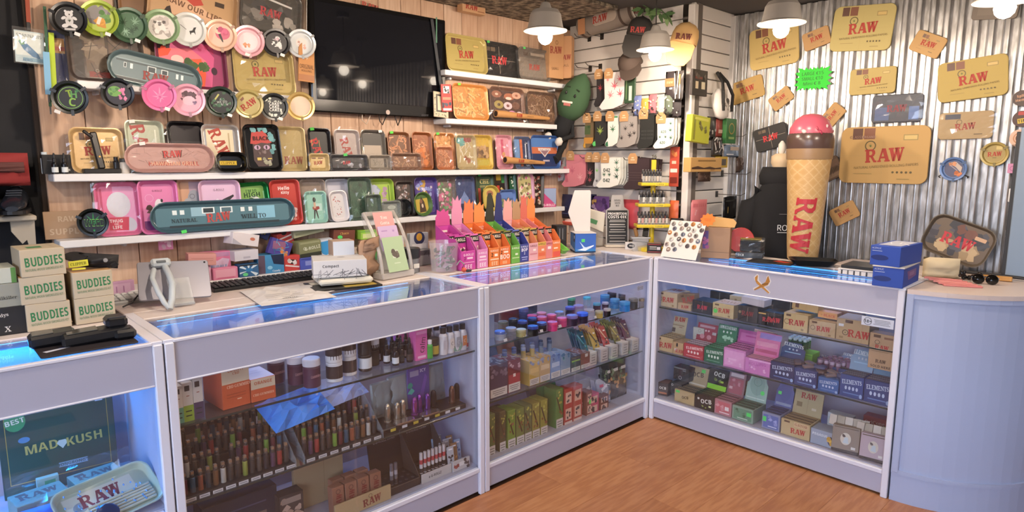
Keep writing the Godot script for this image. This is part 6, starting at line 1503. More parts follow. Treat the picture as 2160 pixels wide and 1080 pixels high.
	part(o, "neck", tube([Vector3(0.012, 0.14, -0.085), Vector3(0.014, 0.115, -0.01), Vector3(0.012, 0.09, 0.05), Vector3(0.0, 0.04, 0.09), Vector3(-0.012, 0.008, 0.105)], 0.012, 10), grey)
	part(o, "outer_tube", tube([Vector3(-0.03, 0.135, -0.07), Vector3(-0.046, 0.11, -0.01), Vector3(-0.04, 0.07, 0.05), Vector3(-0.026, 0.03, 0.09), Vector3(-0.012, 0.01, 0.105)], 0.0095, 10), grey)
	part(o, "clear_foot", box(0.08, 0.12, 0.006, 0.002), clear("d8dcdc", 0.25, 0.1), Vector3(0.045, 0.055, 0.01), Vector3(-42, 0, 0))
	part(o, "foot_bar", box(0.075, 0.012, 0.02, 0.003), mat("a8acb0", 0.4), Vector3(0.05, 0.008, 0.04))
	o = thing("cable", "black cable looping from the tablet to the boards", "cable", "", Vector3(-2.52, 1.0, -0.6))
	part(o, "wire", tube([Vector3(0.03, 0.07, 0.0), Vector3(-0.01, 0.075, -0.01), Vector3(-0.04, 0.05, -0.02), Vector3(-0.075, 0.015, -0.01), Vector3(-0.11, 0.004, 0.0)], 0.003), mat("26252a", 0.5))
	carton("pink_box", "small mauve box with thin print behind the silver keyboard", "box", "", Vector3(-2.63, 1.0, -0.84), Vector3(0, 8, 0), 0.2, 0.065, 0.02, "c99fc4", "r d4b0d0 0 0 .86 .7|r a878a4 .16 0 .02 .4|r a878a4 .3 0 .02 .4")
	# lowest shelf
	const LOW := "opened boxes on the lowest shelf"
	var y := 1.02
	var r := func(u: float, _v: float, w: float, h: float) -> Array: return [u, w, h]
	var low := func(n: String, label: String, q: Array, d: float, hex: String, what: String, z := -0.9, yaw := 0.0, up := 0.0, roll := 0.0) -> Node3D:
		return carton(n, label, "box", LOW, Vector3(q[0], y + up, z), Vector3(0, yaw, roll), q[1], q[2], d, hex, what)
	low.call("display_box", "pink display box with white edge stripe, first on the lowest shelf", r.call(-2.397,1.148,.1,.075), 0.05, "d273a0", "r e6a0c4 0 -.2 1 .3 6|r f0d0e0 -.36 .2 .2 .16|d e0b0c8 -.05 .3 .3 .3 5 .14 3", -0.93)
	low.call("figure_header", "pink figure-shaped header above the first pink box", [-2.37, 0.06, 0.06], 0.004, "d98ab0", "d f0c8d8 0 0 .6 .7 6 .2 4", -0.95, 0, 0.145)
	low.call("display_box", "pale pink box behind the tablet with an open peach lid", r.call(-2.284,1.133,.135,.065), 0.09, "d5a6c0", "r e0b8cc 0 0 .9 .8|r c890ac 0 -.3 .8 .06", -0.9)
	low.call("open_lid", "peach open lid with slots above the pale pink box", r.call(-2.251,1.159,.115,.051), 0.07, "cc938e", "r b87f7a 0 .1 .8 .06|r b87f7a 0 -.1 .8 .06", -0.88, -8, 0.075, -4)
	low.call("candy_bag", "pink standing bag with pale blue bubble lettering on the lowest shelf", r.call(-2.174,1.161,.123,.123), 0.05, "d67fa6", "p d4c0dc -.46 .2 -.2 .26 0 .16 .2 .26 .46 .2 .3 -.3 .1 -.36 -.1 -.36 -.3 -.3|t 7fa0cc .05 -.06 .12 0 b BUBBLE|t 7fa0cc .08 -.24 .1 0 b GUM|r d8507f 0 -.44 .9 .1|r b88ab0 0 .4 .9 .16", -0.92)
	low.call("clear_box", "pink clear-fronted box at the front of the lowest shelf", r.call(-2.158,1.071,.109,.053), 0.04, "d784a6", "r e0a4bc 0 .05 .84 .7|r c85f88 0 -.36 .7 .06", -0.862)
	low.call("white_box", "white box with its lid tilted open, on the black tin", r.call(-2.058,1.128,.116,.048), 0.09, "c4c2cc", "r a8a6b4 0 -.2 .3 .2", -0.9, 6, 0.075)
	low.call("open_lid", "white open lid with a small red emblem above the white box", r.call(-2.061,1.189,.138,.056), 0.07, "d2ccd0", "e b8705a .25 .1 .1 .14|p a8a6b2 -.5 .0 -.1 -.5 -.5 -.5", -0.9, 12, 0.145, -12)
	low.call("tin", "blue tin with a white burst and green tab on the lowest shelf", r.call(-2.053,1.068,.088,.058), 0.06, "33618f", "p d0e0ec 0 0 .5 .4 .3 .5|p d0e0ec 0 0 -.5 .3 -.4 .5|p d0e0ec 0 0 .5 -.3 .36 -.5|p d0e0ec 0 0 -.1 .5 .06 .5|p d0e0ec 0 0 -.5 -.1 -.5 -.24|e 6ad08a -.2 -.3 .14 .14|e 3a7ab0 0 .05 .2 .16|r 20242c 0 .46 1 .1", -0.87)
	low.call("display_box", "bright blue box with brown end on the lowest shelf", r.call(-1.932,1.099,.123,.09), 0.08, "3f86b4", "r 5a4a5a -.36 0 .26 1|p 1f2a44 0 .5 .5 .5 .5 -.1 .1 .0|e 8ac0dc -.05 -.2 .1 .1|t d8e4ec .2 -.4 .14 0 s Candy", -0.9, -8)
	low.call("open_lid", "purple and orange tilted lid above the bright blue box", r.call(-1.9,1.155,.109,.079), 0.03, "463a86", "r 8a5a7a -.1 .15 .6 .5 12|d d8803c .2 -.15 .3 .3 5 .13 3|k 3a9ac0 0 0 .8 .8 10 .3 .04 5", -0.88, 0, 0.08, -22)
	low.call("open_lid", "navy lid with gold lettering, tilted behind the purple one", r.call(-1.958,1.199,.076,.065), 0.02, "27305e", "t a8a84a 0 0 .3 35 b TRIP|d b8a848 0 -.2 .4 .2 4 .08 2", -0.93, 0, 0.17, -28)
	low.call("can_box", "red and white striped box at the back of the lowest shelf", r.call(-1.829,1.172,.093,.075), 0.05, "b8403f", "r e0d4d4 0 .2 .9 .1 8|r e0d4d4 0 -.1 .9 .1 8|e 2a2628 -.05 .5 .16 .16", -0.95, 10, 0.11, 8)
	low.call("can_box", "red box with white curve and dark opening on the lowest shelf", r.call(-1.829,1.084,.079,.076), 0.06, "c0403c", "p 2f2422 -.3 .3 .3 .2 .3 -.1 -.1 -.05|r e4d8d4 0 -.2 .9 .1 -10|d e0d8d4 .0 .1 .4 .2 4 .14 3", -0.89, -6)
	low.call("display_box", "olive green box with white lettering on a dark base", r.call(-1.731,1.126,.122,.08), 0.07, "7d805c", "r 3a3c30 0 -.38 1 .24|t d8dcc8 .1 .05 .2 4 b G-ROLLZ|o d8dcc8 -.26 .05 .1 .03|r 979a78 0 .4 .9 .1", -0.9, 4, 0.06, 3)
	low.call("open_lid", "olive open lid with a white tip slanting over its box", r.call(-1.712,1.188,.167,.055), 0.05, "9a9c80", "r d0d2d0 .42 .1 .2 .8|r 84866a 0 -.2 .9 .2", -0.93, 0, 0.165, 9)
	low.call("display_box", "violet blue box with green sticker under the olive one", r.call(-1.738,1.063,.115,.058), 0.05, "4c5ab4", "r 8a94d4 0 .05 .6 .4|d 9ad05a .3 -.1 .2 .3 3 .18 3|r 3a4690 0 .42 1 .1", -0.868)
	low.call("white_box", "white and light blue cut-out box on the lowest shelf", r.call(-1.64,1.125,.097,.14), 0.06, "c3ccd8", "p 3f92c8 -.4 .4 .3 .45 .3 .0 .1 -.1 -.1 -.02|p 4f7aa0 0 -.25 .4 -.15 .4 -.5 .05 -.5", -0.9, -14, 0, 4)
	low.call("chocolate_box", "brown box with gold writing and a bright green sticker", r.call(-1.525,1.167,.12,.058), 0.06, "6b3a2c", "t c49a54 .0 .2 .22 6 s Choco|e 54d06a -.2 -.16 .12 .16|r a8522f 0 -.4 .9 .14", -0.92, -6, 0.12, -5)
	low.call("white_box", "beige box supporting the brown one on the lowest shelf", r.call(-1.517,1.11,.105,.053), 0.06, "b8a898", "r a89888 0 .2 .8 .1", -0.9, 0, 0.03)
	low.call("red_box", "small red box behind the brown chocolate box", r.call(-1.556,1.197,.078,.039), 0.04, "b0482f", "", -0.96, 0, 0.2)
	low.call("green_box", "lime green box, upper back of the green pile", r.call(-1.433,1.193,.151,.05), 0.06, "7fc04a", "r 5a9a34 -.3 .1 .3 .8|r 3f7a4a .4 .1 .2 .7", -0.95, 6, 0.19)
	low.call("green_box", "lime green box with pale label, front of the green pile", r.call(-1.388,1.162,.1,.048), 0.07, "9ccc4c", "r d4e09a 0 -.1 .8 .5|r 6aa838 0 .4 1 .16", -0.9, -4, 0.12)
	low.call("green_box", "deep green box at the bottom of the green pile", r.call(-1.401,1.127,.134,.071), 0.08, "4fae44", "r 3a9a5a 0 -.36 .9 .2|d 9ad8b0 .1 -.3 .6 .2 5 .12 4", -0.92)
	# near end: tan boxes, card terminals
	const TAN := "tan boxes stacked at the near end"
	var seed_box := "t 2a7446 .02 .06 .34 3 b BUDDIES|t 4a7a58 .02 -.24 .09 2 n NATURAL WOOD SMOKELESS KIT"
	var cl := ["tan box with green lettering, topmost of the taller stack", "tan box with green lettering, middle of the taller stack", "tan box with green lettering, lowest of the taller stack", "tan box with green lettering under the black cap, upper of the shorter stack", "tan box with green lettering behind the card terminal, lower of the shorter stack"]
	for k in 5:
		var lv: int = [2, 1, 0, 1, 0][k]
		carton("tan_box", cl[k], "box", TAN, Vector3([-2.888, -2.892, -2.886, -2.753, -2.752][k], 1.0 + lv * 0.0905, -0.49), Vector3(0, [2, -1, 1, 1, 0][k], 0), 0.122 if k < 3 else 0.118, 0.09, 0.16, "b9ab92", seed_box, "r 4f8a5c -.1 -.1 .34 .3|r a09078 .3 0 .01 .9" if lv == 2 else "r c49a6c 0 0 1 1")
	carton("kraft_lid_box", "flat pale box with a green side, topmost of the dark stack at the edge", "box", "", Vector3(-3.015, 1.167, -0.49), Vector3(0, 2, 0), 0.11, 0.05, 0.14, "b8bcae", "r 5a8a4a .44 0 .12 1|r d0d8dc -.4 0 .1 .6")
	carton("silver_box", "silver grey box with a green half disc, in the dark stack at the edge", "box", "", Vector3(-3.01, 1.09, -0.49), Vector3(0, 0, 0), 0.115, 0.076, 0.14, "8f9084", "e 2f9a54 -.22 .46 .18 .18|t 3a3c36 .1 -.1 .14 0 s smellkiller|r c8c8b8 -.48 0 .03 .8")
	carton("black_box", "black box with silver script, lowest of the dark stack at the edge", "box", "", Vector3(-3.0, 1.0, -0.49), Vector3(0, -1, 0), 0.13, 0.09, 0.14, "1d1c1d", "t c9c4be -.1 .2 .16 6 s buddys|t c9c4be .05 -.3 .2 0 s X|r c9c4be -.2 -.3 .2 .03 40")
	o = thing("waist_bag", "black folded bag with a yellow name plate on the tan boxes", "bag", "", Vector3(-2.755, 1.1815, -0.47), Vector3(0, 0, 0))
	part(o, "bag", pouch(0.12, 0.05, 0.07, 1, 0.25), mat("1a191c", 0.7), Vector3(0.035, 0, -0.01), Vector3(0, -10, -8))
	part(o, "cap_brim", prism(circle(0.034, 18), 0.004, 0.001), mat("1a191c", 0.7), Vector3(-0.03, 0.045, -0.01), Vector3(-70, 0, 8))
	part(o, "yellow_plate", box(0.058, 0.022, 0.003, 0.001), mat("c8c43c", 0.5), Vector3(-0.03, 0.026, 0.034), Vector3(-4, 0, 3))
	letters(o, "CLIPPER", "6a6418", Vector3(-0.03, 0.026, 0.0362), 0.01, 3, "s", 0.046)
	part(o, "yellow_tape", box(0.04, 0.006, 0.002, 0.0005), mat("d0cc40", 0.5), Vector3(-0.03, 0.008, 0.036))
	part(o, "buckle", box(0.026, 0.016, 0.01, 0.003), mat("151417", 0.4), Vector3(0.075, 0.012, 0.04), Vector3(0, 0, 25))
	part(o, "badge", lathe([[0.008, 0], [0.007, 0.003]], 12), mat("8a8a8c", 0.3, 0.7), Vector3(0.05, 0.03, 0.037), Vector3(80, 0, 0))
	o = thing("counter_mat", "dark counter mat under the card terminals", "mat", "", Vector3(-2.835, 0.9965, -0.15), Vector3(0, 0, 0))
	part(o, "mat", prism(rr(0.25, 0.22, 0.012), 0.004, 0.001), mat("221c20", 0.6), Vector3(0, 0, 0), Vector3(-90, 0, 0))
	decal(o, 0.25, 0.22, "p c8ccd8 -.45 -.2 -.15 -.1 -.15 -.16 -.42 -.28|r 6a78a8 -.22 -.14 .12 .04", Vector3(0, 0.0042, 0), Vector3(-90, 0, 0))
	for q in [["black card terminal with raised printer end, lying on the dark mat", -2.805, -0.14, 0.18], ["flat black card terminal behind the larger one", -2.91, -0.19, 0.12]]:
		o = thing("card_terminal", q[0], "card terminal", "", Vector3(q[1], 1.001, q[2]), Vector3(0, -4, 0))
		var dk := mat("17171a", 0.35)
		part(o, "body", box(q[3], 0.036, 0.075, 0.008), dk, Vector3(0, 0.02, 0), Vector3(0, 0, 3))
		part(o, "screen", box(q[3] * 0.45, 0.003, 0.058, 0.001), mat("4a4a46", 0.12), Vector3(-q[3] * 0.2, 0.0385, 0), Vector3(0, 0, 3))
		if q[3] > 0.15:
			part(o, "printer_hump", box(0.06, 0.035, 0.074, 0.01), dk, Vector3(0.055, 0.055, 0))
			part(o, "charging_foot", box(0.06, 0.03, 0.08, 0.008), dk, Vector3(0.075, 0.016, 0.006))
			part(o, "paper_slot", box(0.05, 0.004, 0.004, 0.001), mat("3a3a3e", 0.3), Vector3(0.055, 0.073, 0.036))
	# corner things
	o = thing("dispenser", "small green plastic tray at the end of the display boxes", "tray", "", Vector3(-0.372, 1.0, -0.41), Vector3(0, 0, 0))
	part(o, "tray", tray_mesh(0.06, 0.1, 0.03, 0.01), mat("6fb04c", 0.4), Vector3(0, 0.03, 0), Vector3(-65, 0, 0))
	carton("lighter_display", "tall black display of lighters beside the blue cube", "display", "", Vector3(-0.28, 1.0, -0.5), Vector3(0, -20, 0), 0.07, 0.17, 0.07, "18181a", "r 2f2f32 0 .2 .8 .5|r 8a8c90 -.2 .2 .06 .4|r 8a8c90 .1 .2 .06 .4|r b83a3c 0 -.3 .9 .03|r d8d4d0 .2 -.38 .5 .1")
	o = thing("header_display", "blue cube display with a tall blank white header", "display", "", Vector3(-0.135, 1.0, -0.43), Vector3(0, -35, 0))
	part(o, "cube", box(0.13, 0.118, 0.13, 0.002), mat("2f78b8", 0.45), Vector3(0, 0.059, 0))
	decal(o, 0.13, 0.118, "r 3a62b4 0 .1 1 .8|p d8e4f0 -.4 -.36 .4 -.1 .4 -.16 .0 -.4|p c0d4ec -.3 .1 -.05 -.2 .3 -.26 -.1 -.28|r 58d06a -.12 .14 .16 .16|r 1c2a44 0 -.46 1 .06", Vector3(0, 0.059, 0.0652))
	decal(o, 0.13, 0.118, "p d8e4f0 -.5 -.16 .4 -.36 .4 -.42 -.5 -.4|r 16264a .3 .26 .26 .4|r d8dce4 .3 .3 .1 .16|r 1c2a44 0 -.46 1 .06", Vector3(-0.0652, 0.059, 0), Vector3(0, -90, 0))
	part(o, "cube_top", box(0.135, 0.004, 0.135, 0.001), mat("c9c5c6", 0.5), Vector3(0, 0.12, 0))
	part(o, "header", prism(poly([-.04, .12, .06, .12, .06, .37, .052, .378, -.045, .378, -.052, .36, -.085, .24]), 0.004, 0.001), mat("d2cdca", 0.6), Vector3(0, 0, -0.055))
	o = thing("notice_stand", "bottle-shaped acrylic notice with white words on black", "sign", "", Vector3(0.2, 1.0, -0.42), Vector3(0, -42, 0))
	part(o, "backing", prism(poly([-.075, 0, .075, 0, .075, .24, .045, .262, .04, .32, .034, .34, -.034, .34, -.04, .32, -.045, .262, -.075, .24]), 0.006, 0.001), clear("c8c4c0", 0.5, 0.2), Vector3.ZERO, Vector3(-6, 0, 0))
	decal(o, 0.142, 0.24, "r 242325 0 .04 .94 .9|t e8e4e0 0 .4 .06 0 b PROHIBITION|t e8e4e0 0 .31 .08 0 b COSTS €€€|r b0aca8 0 .22 .7 .02|r b0aca8 0 .18 .76 .02|r b0aca8 0 .1 .7 .03|r b0aca8 0 .04 .76 .02|r b0aca8 0 -.04 .66 .02|r b0aca8 0 -.1 .76 .02|r 9a9692 0 -.2 .8 .02|r 9a9692 0 -.27 .7 .02|r 8a8682 0 -.36 .74 .04", Vector3(0, 0.122, -0.004), Vector3(-6, 0, 0))
	decal(o, 0.075, 0.07, "t 3a3836 0 .2 .16 0 b DEVIL|t 3a3836 0 -.05 .16 0 b SAYS|t 3a3836 0 -.3 .16 0 b NO", Vector3(0, 0.29, -0.022), Vector3(-6, 0, 0))
	part(o, "foot", box(0.16, 0.012, 0.06, 0.003), mat("cfc4b4", 0.5), Vector3(0, 0.006, 0))
	carton("oval_card", "small white card box with a black oval, before the notice", "box", "", Vector3(0.175, 0.9975, -0.29), Vector3(0, -48, 0), 0.075, 0.048, 0.02, "d3cecb", "e 232327 0 0 .34 .36|r d8d4d0 .02 0 .36 .14 -4|r 6a6a6e 0 .2 .3 .04")
	o = thing("dish", "round red and white dish behind the blue cube", "dish", "", Vector3(0.02, 1.0, -0.66), Vector3.ZERO)
	part(o, "dish", lathe([[0.05, 0.14], [0.06, 0.145], [0.065, 0.16], [0.06, 0.165], [0.04, 0.155]], 22), mat("c0503f", 0.4))
	part(o, "contents", lathe([[0.05, 0.16], [0.045, 0.172], [0.02, 0.178]], 18), mat("d8b4ac", 0.5))
	part(o, "stem", lathe([[0.05, 0], [0.05, 0.01], [0.02, 0.02], [0.02, 0.14]], 18), mat("b8a8a0", 0.5))
	o = thing("dispenser", "slanted white dispenser with a green label behind the notice", "dispenser", "", Vector3(0.14, 1.0, -0.56), Vector3(0, -40, 0))
	part(o, "body", prism(poly([-.07, .14, .05, .09, .06, .22, -.05, .25, -.075, .2]), 0.08, 0.004), mat("d0cabc", 0.5), Vector3(0, 0, -0.04))
	part(o, "green_label", box(0.05, 0.028, 0.001, 0.0003), mat("4f8a5c", 0.6), Vector3(-0.018, 0.165, 0.041), Vector3(0, 0, -20))
	part(o, "leg", box(0.1, 0.13, 0.06, 0.003), clear("d8d4cc", 0.3, 0.1), Vector3(0, 0.065, 0))
	# lighter carousel
	o = thing("carousel", "yellow tiered lighter carousel at the counter corner", "carousel", "", Vector3(0.225, 0.997, -0.17), Vector3(0, -44, 0))
	var ye := mat("cfb62c", 0.4)
	part(o, "foot", lathe([[0.083, 0], [0.085, 0.004], [0.085, 0.022], [0.05, 0.03]], 26), ye)
	part(o, "column", lathe([[0.016, 0.03], [0.016, 0.44]], 14), ye)
	part(o, "crest", box(0.03, 0.14, 0.004, 0.001), ye, Vector3(0, 0.5, 0))
	letters(o, "16", "3a3a2a", Vector3(0, 0.59, 0.002), 0.022, 0, "b")
	var clip := thing("lighter", "lighter", "lighter")
	part(clip, "body", lathe([[0.0068, 0], [0.007, 0.002], [0.007, 0.05]], 10), mat("2a2c30", 0.3))
	part(clip, "sleeve", lathe([[0.0073, 0.008], [0.0073, 0.04]], 10), mat("c8c8c8", 0.5))
	part(clip, "head", lathe([[0.0066, 0.05], [0.0066, 0.058], [0.005, 0.066]], 10), mat("3a3838", 0.4))
	part(clip, "guard", box(0.009, 0.012, 0.01, 0.001), mat("a8a8ac", 0.25, 0.8), Vector3(0, 0.062, -0.001))
	var tn := ["bottom", "middle", "top"]
	var first := true
	for t in 3:
		var ty: float = [0.16, 0.29, 0.42][t]
		var tw: float = [0.21, 0.2, 0.17][t]
		part(o, "tier", box(tw, 0.02, 0.12, 0.004), ye, Vector3(0, ty, 0))
		part(o, "tier_plate", box(0.06, 0.018, 0.003, 0.001), mat("d8c440", 0.5), Vector3(0.03, ty, 0.062))
		letters(o, "CLIPPER", "5a5214", Vector3(0.03, ty, 0.0638), 0.009, 0, "s", 0.045)
		part(o, "tier_glass", box(tw - 0.01, 0.04, 0.002, 0.0005), clear("e8e8e0", 0.1, 0.05), Vector3(0, ty + 0.03, 0.058))
		for row in 2:
			for k in [9, 8, 7][t]:
				var lab := "%s lighter, %s carousel tier, %s row, %s from the left" % [["patterned", "black and white", "silver"][t], tn[t], ["front", "rear"][row], NTH[k]]
				var c: Node3D = clip
				var at: Vector3 = o.transform * Vector3(-tw / 2 + 0.016 + k * 0.0205 * tw / 0.2, ty + 0.011 + row * 0.012, 0.042 - row * 0.03)
				if first:
					first = false
					clip.position = at
				else:
					c = again(clip, lab, at, Vector3(0, -44, 0), "lighters on the carousel")
				c.set_meta("label", lab)
				c.set_meta("group", "lighters on the carousel")
				var sl: MeshInstance3D = c.get_node("sleeve")
				sl.material_override = mat([["d0c8c0", "c87f74", "b8bcb4", "c49a94"], ["1a1a1c", "d8d8d8", "26282c", "c8c8cc"], ["9a9a98", "c8b8a8", "a8a4a0", "8a8684"]][t][(k + row) % 4], 0.45)
	carton("battery_box", "black box with red stripe lying at the corner, before the carousel", "box", "", Vector3(0.155, 0.9975, -0.1), Vector3(0, -52, 0), 0.085, 0.06, 0.05, "231f21", "r d0ccc8 -.1 .14 .5 .08|r d0ccc8 -.1 -.06 .5 .06|r c03a3a 0 .4 1 .04|r c03a3a 0 -.38 1 .04|r c8c4c8 .3 0 .24 .3", "r 8f6f62 0 0 1 1")
	for k in 2:
		carton("battery_box", ["tall black box with red lines beside the carousel, upper", "tall black box with red lines beside the carousel, lower"][k], "box", "", Vector3(0.3, 0.9975 + (1 - k) * 0.105, -0.035), Vector3(0, -50, 0), 0.07, 0.104, 0.05, "1d1a1c", "r d0ccc8 .05 .3 .6 .1|r a8a4a0 0 .12 .6 .05|r c03a3a 0 -.1 1 .03|r c03a3a 0 -.4 1 .03")
	o = thing("ashtray_stand", "grey open stand holding a black phone, beside the yellow column", "stand", "", Vector3(0.15, 0.9975, -0.2), Vector3(0, -46, 0))
	part(o, "cradle", box(0.12, 0.012, 0.05, 0.003), clear("b8bcc0", 0.5, 0.2), Vector3(0, 0.085, 0))
	part(o, "phone", box(0.035, 0.06, 0.008, 0.003), mat("17171a", 0.2), Vector3(0.03, 0.12, 0), Vector3(-20, 0, -8))
	part(o, "wooden_pipe", lathe([[0.009, -0.028], [0.012, -0.02], [0.012, 0.024], [0.009, 0.028]], 14), mat("8a6438", 0.5), Vector3(-0.03, 0.12, 0), Vector3(0, 0, 14))
	part(o, "leg", box(0.1, 0.08, 0.03, 0.002), clear("c8ccd0", 0.2, 0.1), Vector3(0, 0.04, 0))
	# badge board
	o = thing("badge_board", "sloping white board covered in round badges, under the orange star", "board", "", Vector3(0.05, 0.9975, 0.135), Vector3(0, -90, 0))
	var bd := Basis.from_euler(Vector3(deg_to_rad(-26), 0, 0))
	part(o, "board", box(0.235, 0.235, 0.004, 0.001), mat("d6d1cc", 0.6), bd * Vector3(0, 0.1175, 0), Vector3(-26, 0, 0))
	rng.seed = 9
	for k in 27:
		var bx := (k % 5 - 2) * 0.044 + (0.012 if (k / 5) % 2 else -0.008) + rng.randf_range(-0.005, 0.005)
		var by := 0.215 - (k / 5) * 0.033 + rng.randf_range(-0.005, 0.005)
		var bb := bd * Vector3(bx, by, 0.0022)
		part(o, "badge", lathe([[0.0135, 0], [0.0145, 0.002], [0.012, 0.0045], [0.004, 0.0058]], 16, false), mat(["8a8682", "c8c4be", "5f5a5c", "b87f4a", "9a8478", "6f7684", "a89a94"][k % 7], 0.15, 0.3), bb, Vector3(64, 0, 0))
		part(o, "badge_print", box(0.012, 0.003 + k % 3 * 0.002, 0.0006, 0.0002), mat(["2f2c2c", "e0dcd4", "3a3034"][k % 3], 0.4), bb + bd * Vector3(0, 0, 0.0062), Vector3(-26, 0, k * 37))
	o = thing("price_star", "orange spiky card stuck on the badge board's corner", "price card", "", Vector3(0.15, 1.225, 0.26), Vector3(-12, -90, 10))
	var sp := PackedVector2Array()
	for k in 20:
		sp.append(Vector2(cos(TAU * k / 20), sin(TAU * k / 20) * 0.8) * (0.05 if k % 2 else 0.039))
	part(o, "card", prism(sp, 0.0015, 0.0), mat("e2762f", 0.7))
	decal(o, 0.06, 0.05, "r b85a24 0 .1 .8 .05 -8|r b85a24 0 -.1 .7 .05 -8", Vector3(0, 0, 0.0017))
	carton("kraft_display", "open kraft box with purple print behind the badge board", "box", "", Vector3(0.26, 0.9975, 0.26), Vector3(0, -68, 0), 0.16, 0.18, 0.1, "9a7a60", "r 5f4a8a -.36 .1 .2 .6|d a85a8a -.36 .1 .16 .5 5 .08 3|r 7f6450 0 -.3 1 .02", "r 6a5040 0 0 .8 .8")
	o = thing("header_card", "tan rounded header card standing on the kraft box", "card", "", Vector3(0.26, 1.178, 0.28), Vector3(-10, -72, 0))
	part(o, "card", prism(poly([-.07, 0, .08, 0, .09, .03, .07, .05, -.03, .06, -.06, .04]), 0.003, 0.001), mat("c2995f", 0.7))
	o = thing("disc_stand", "red scalloped disc standing behind the kraft box", "disc", "", Vector3(0.36, 1.1, 0.36), Vector3(0, -60, 0))
	part(o, "disc", prism(circle(0.075, 24), 0.008, 0.003), mat("a8352e", 0.4))
	part(o, "foot", box(0.04, 0.04, 0.02, 0.002), mat("8a2f28", 0.4), Vector3(0, -0.085, 0))
	# along the second row
	o = thing("glass_box", "black gold-topped box in cling film on a small black paper carton", "box", "", Vector3(0.4, 0.9975, 0.4), Vector3(0, -70, 0))
	part(o, "carton", box(0.15, 0.035, 0.08, 0.002), mat("17181a", 0.35), Vector3(0, 0.018, 0))
	letters(o, "OCB", "d0d4d4", Vector3(-0.045, 0.018, 0.0405), 0.012, 0, "b")
	part(o, "case", box(0.12, 0.07, 0.075, 0.006), mat("1c222a", 0.12), Vector3(0.005, 0.072, 0))
	part(o, "gold_top", box(0.12, 0.012, 0.075, 0.004), mat("b8963c", 0.18, 0.8), Vector3(0.005, 0.113, 0))
	part(o, "wrap", film(0.16, 0.11, 12, 0.012), clear("ffffff", 0.02, 0.05), Vector3(0.005, 0.07, 0.042))
	o = thing("flat_mat", "black and red flat mat lying before the cone", "mat", "", Vector3(0.3, 0.9985, 0.58), Vector3(0, -80, 0))
	part(o, "mat", box(0.24, 0.005, 0.15, 0.001), mat("1a1a1c", 0.5), Vector3(0, 0.003, 0))
	decal(o, 0.24, 0.15, "p b8402f .1 .4 .45 .1 .3 -.1 0 .1|r 5a3a2a .3 -.25 .3 .2|r 2f2f30 -.2 -.1 .3 .5", Vector3(0, 0.0057, 0), Vector3(-90, 0, 0))
	o = thing("black_dish", "shallow black dish with flared rim before the cone", "dish", "", Vector3(0.36, 1.0, 0.78), Vector3(0, -64, 0))
	var st := begin()
	loft(st, [lift(rr(0.17, 0.1, 0.02), 0), lift(rr(0.24, 0.14, 0.03), 0.032), lift(rr(0.245, 0.145, 0.03), 0.034), lift(rr(0.235, 0.135, 0.03), 0.034), lift(rr(0.16, 0.09, 0.02), 0.006)])
	part(o, "dish", done(st), mat("131416", 0.3), Vector3.ZERO, Vector3(-90, 0, 0))
	o = thing("paper_stack", "low stack of white and black boxes beside the blue boxes", "box", "", Vector3(0.3, 0.9975, 1.06), Vector3(0, -88, 0))
	part(o, "white_layer", box(0.19, 0.03, 0.2, 0.002), mat("cfccca", 0.5), Vector3(0, 0.015, 0))
	part(o, "black_layer", box(0.17, 0.016, 0.18, 0.002), mat("1f1f21", 0.4), Vector3(0, 0.039, 0))
	decal(o, 0.19, 0.03, "r 3a3a3e -.4 -.1 .04 .7|r 5a5a5e -.25 -.1 .04 .7|r 3a3a3e -.1 -.1 .04 .7|r 5a5a5e .05 -.1 .04 .7|r 3a3a3e .2 -.1 .04 .7|r 8a8a8e 0 .3 .9 .1", Vector3(0, 0.015, 0.1003))
	for k in 2:
		o = carton("blue_box", ["blue carton with clear top, upper of two on the counter's end", "blue carton with a purple side window, lower of two on the counter's end"][k], "box", "blue cartons on the counter's end", Vector3(0.125, 0.9975 + (1 - k) * 0.094, 1.245 + k * 0.006), Vector3(0, -90 + [-3, 2][k], 0), 0.125, 0.09, 0.27, "2748a0", "t c4ccdc -.3 .38 .09 0 n ACRYLIC|r a8b4d0 -.28 .24 .34 .03|e 1d2f6e -.18 -.1 .3 .14", "r b8bccc 0 .05 .76 .8|k d8dce8 0 0 .7 .7 8 .6 .05 3" if k == 0 else "")
		if k == 1:
			decal(o, 0.26, 0.085, "p 6a4a8a -.3 .3 .3 .3 .3 -.1 -.2 -.2|r 8a6a9c 0 .1 .3 .2", Vector3(0.0628, 0.045, 0), Vector3(0, 90, 0))
			part(o, "tray_edge", box(0.13, 0.006, 0.275, 0.001), mat("c0beba", 0.5), Vector3(0, 0.091, 0))
	o = thing("cloth_bag", "small cream cloth bag slumped behind the blue boxes", "bag", "", Vector3(0.42, 0.9985, 1.36), Vector3(0, -70, 0))
	part(o, "bag", pouch(0.15, 0.1, 0.07, 3, 0.2), mat("c6b594", 0.9))
	for k in 5:
		o = thing("pink_strip", "flat coral pink strip, %s from the back of five fanned on the round counter end" % NTH[k], "strip", "pink strips on the round counter end", Vector3(0.3 - k * 0.014, 0.9985 + (4 - k) * 0.003, 1.4 + k * 0.022), Vector3(0, -84 + k * 5, 0))
		part(o, "strip", box(0.15, 0.008, 0.03, 0.002), mat(["d2827a", "cc7a74", "d88c82"][k % 3], 0.6), Vector3(0, 0.004, 0))
	o = thing("sunglasses", "glossy black sunglasses at the end of the bead heap", "sunglasses", "", Vector3(0.385, 0.9985, 1.545), Vector3(0, -75, 0))
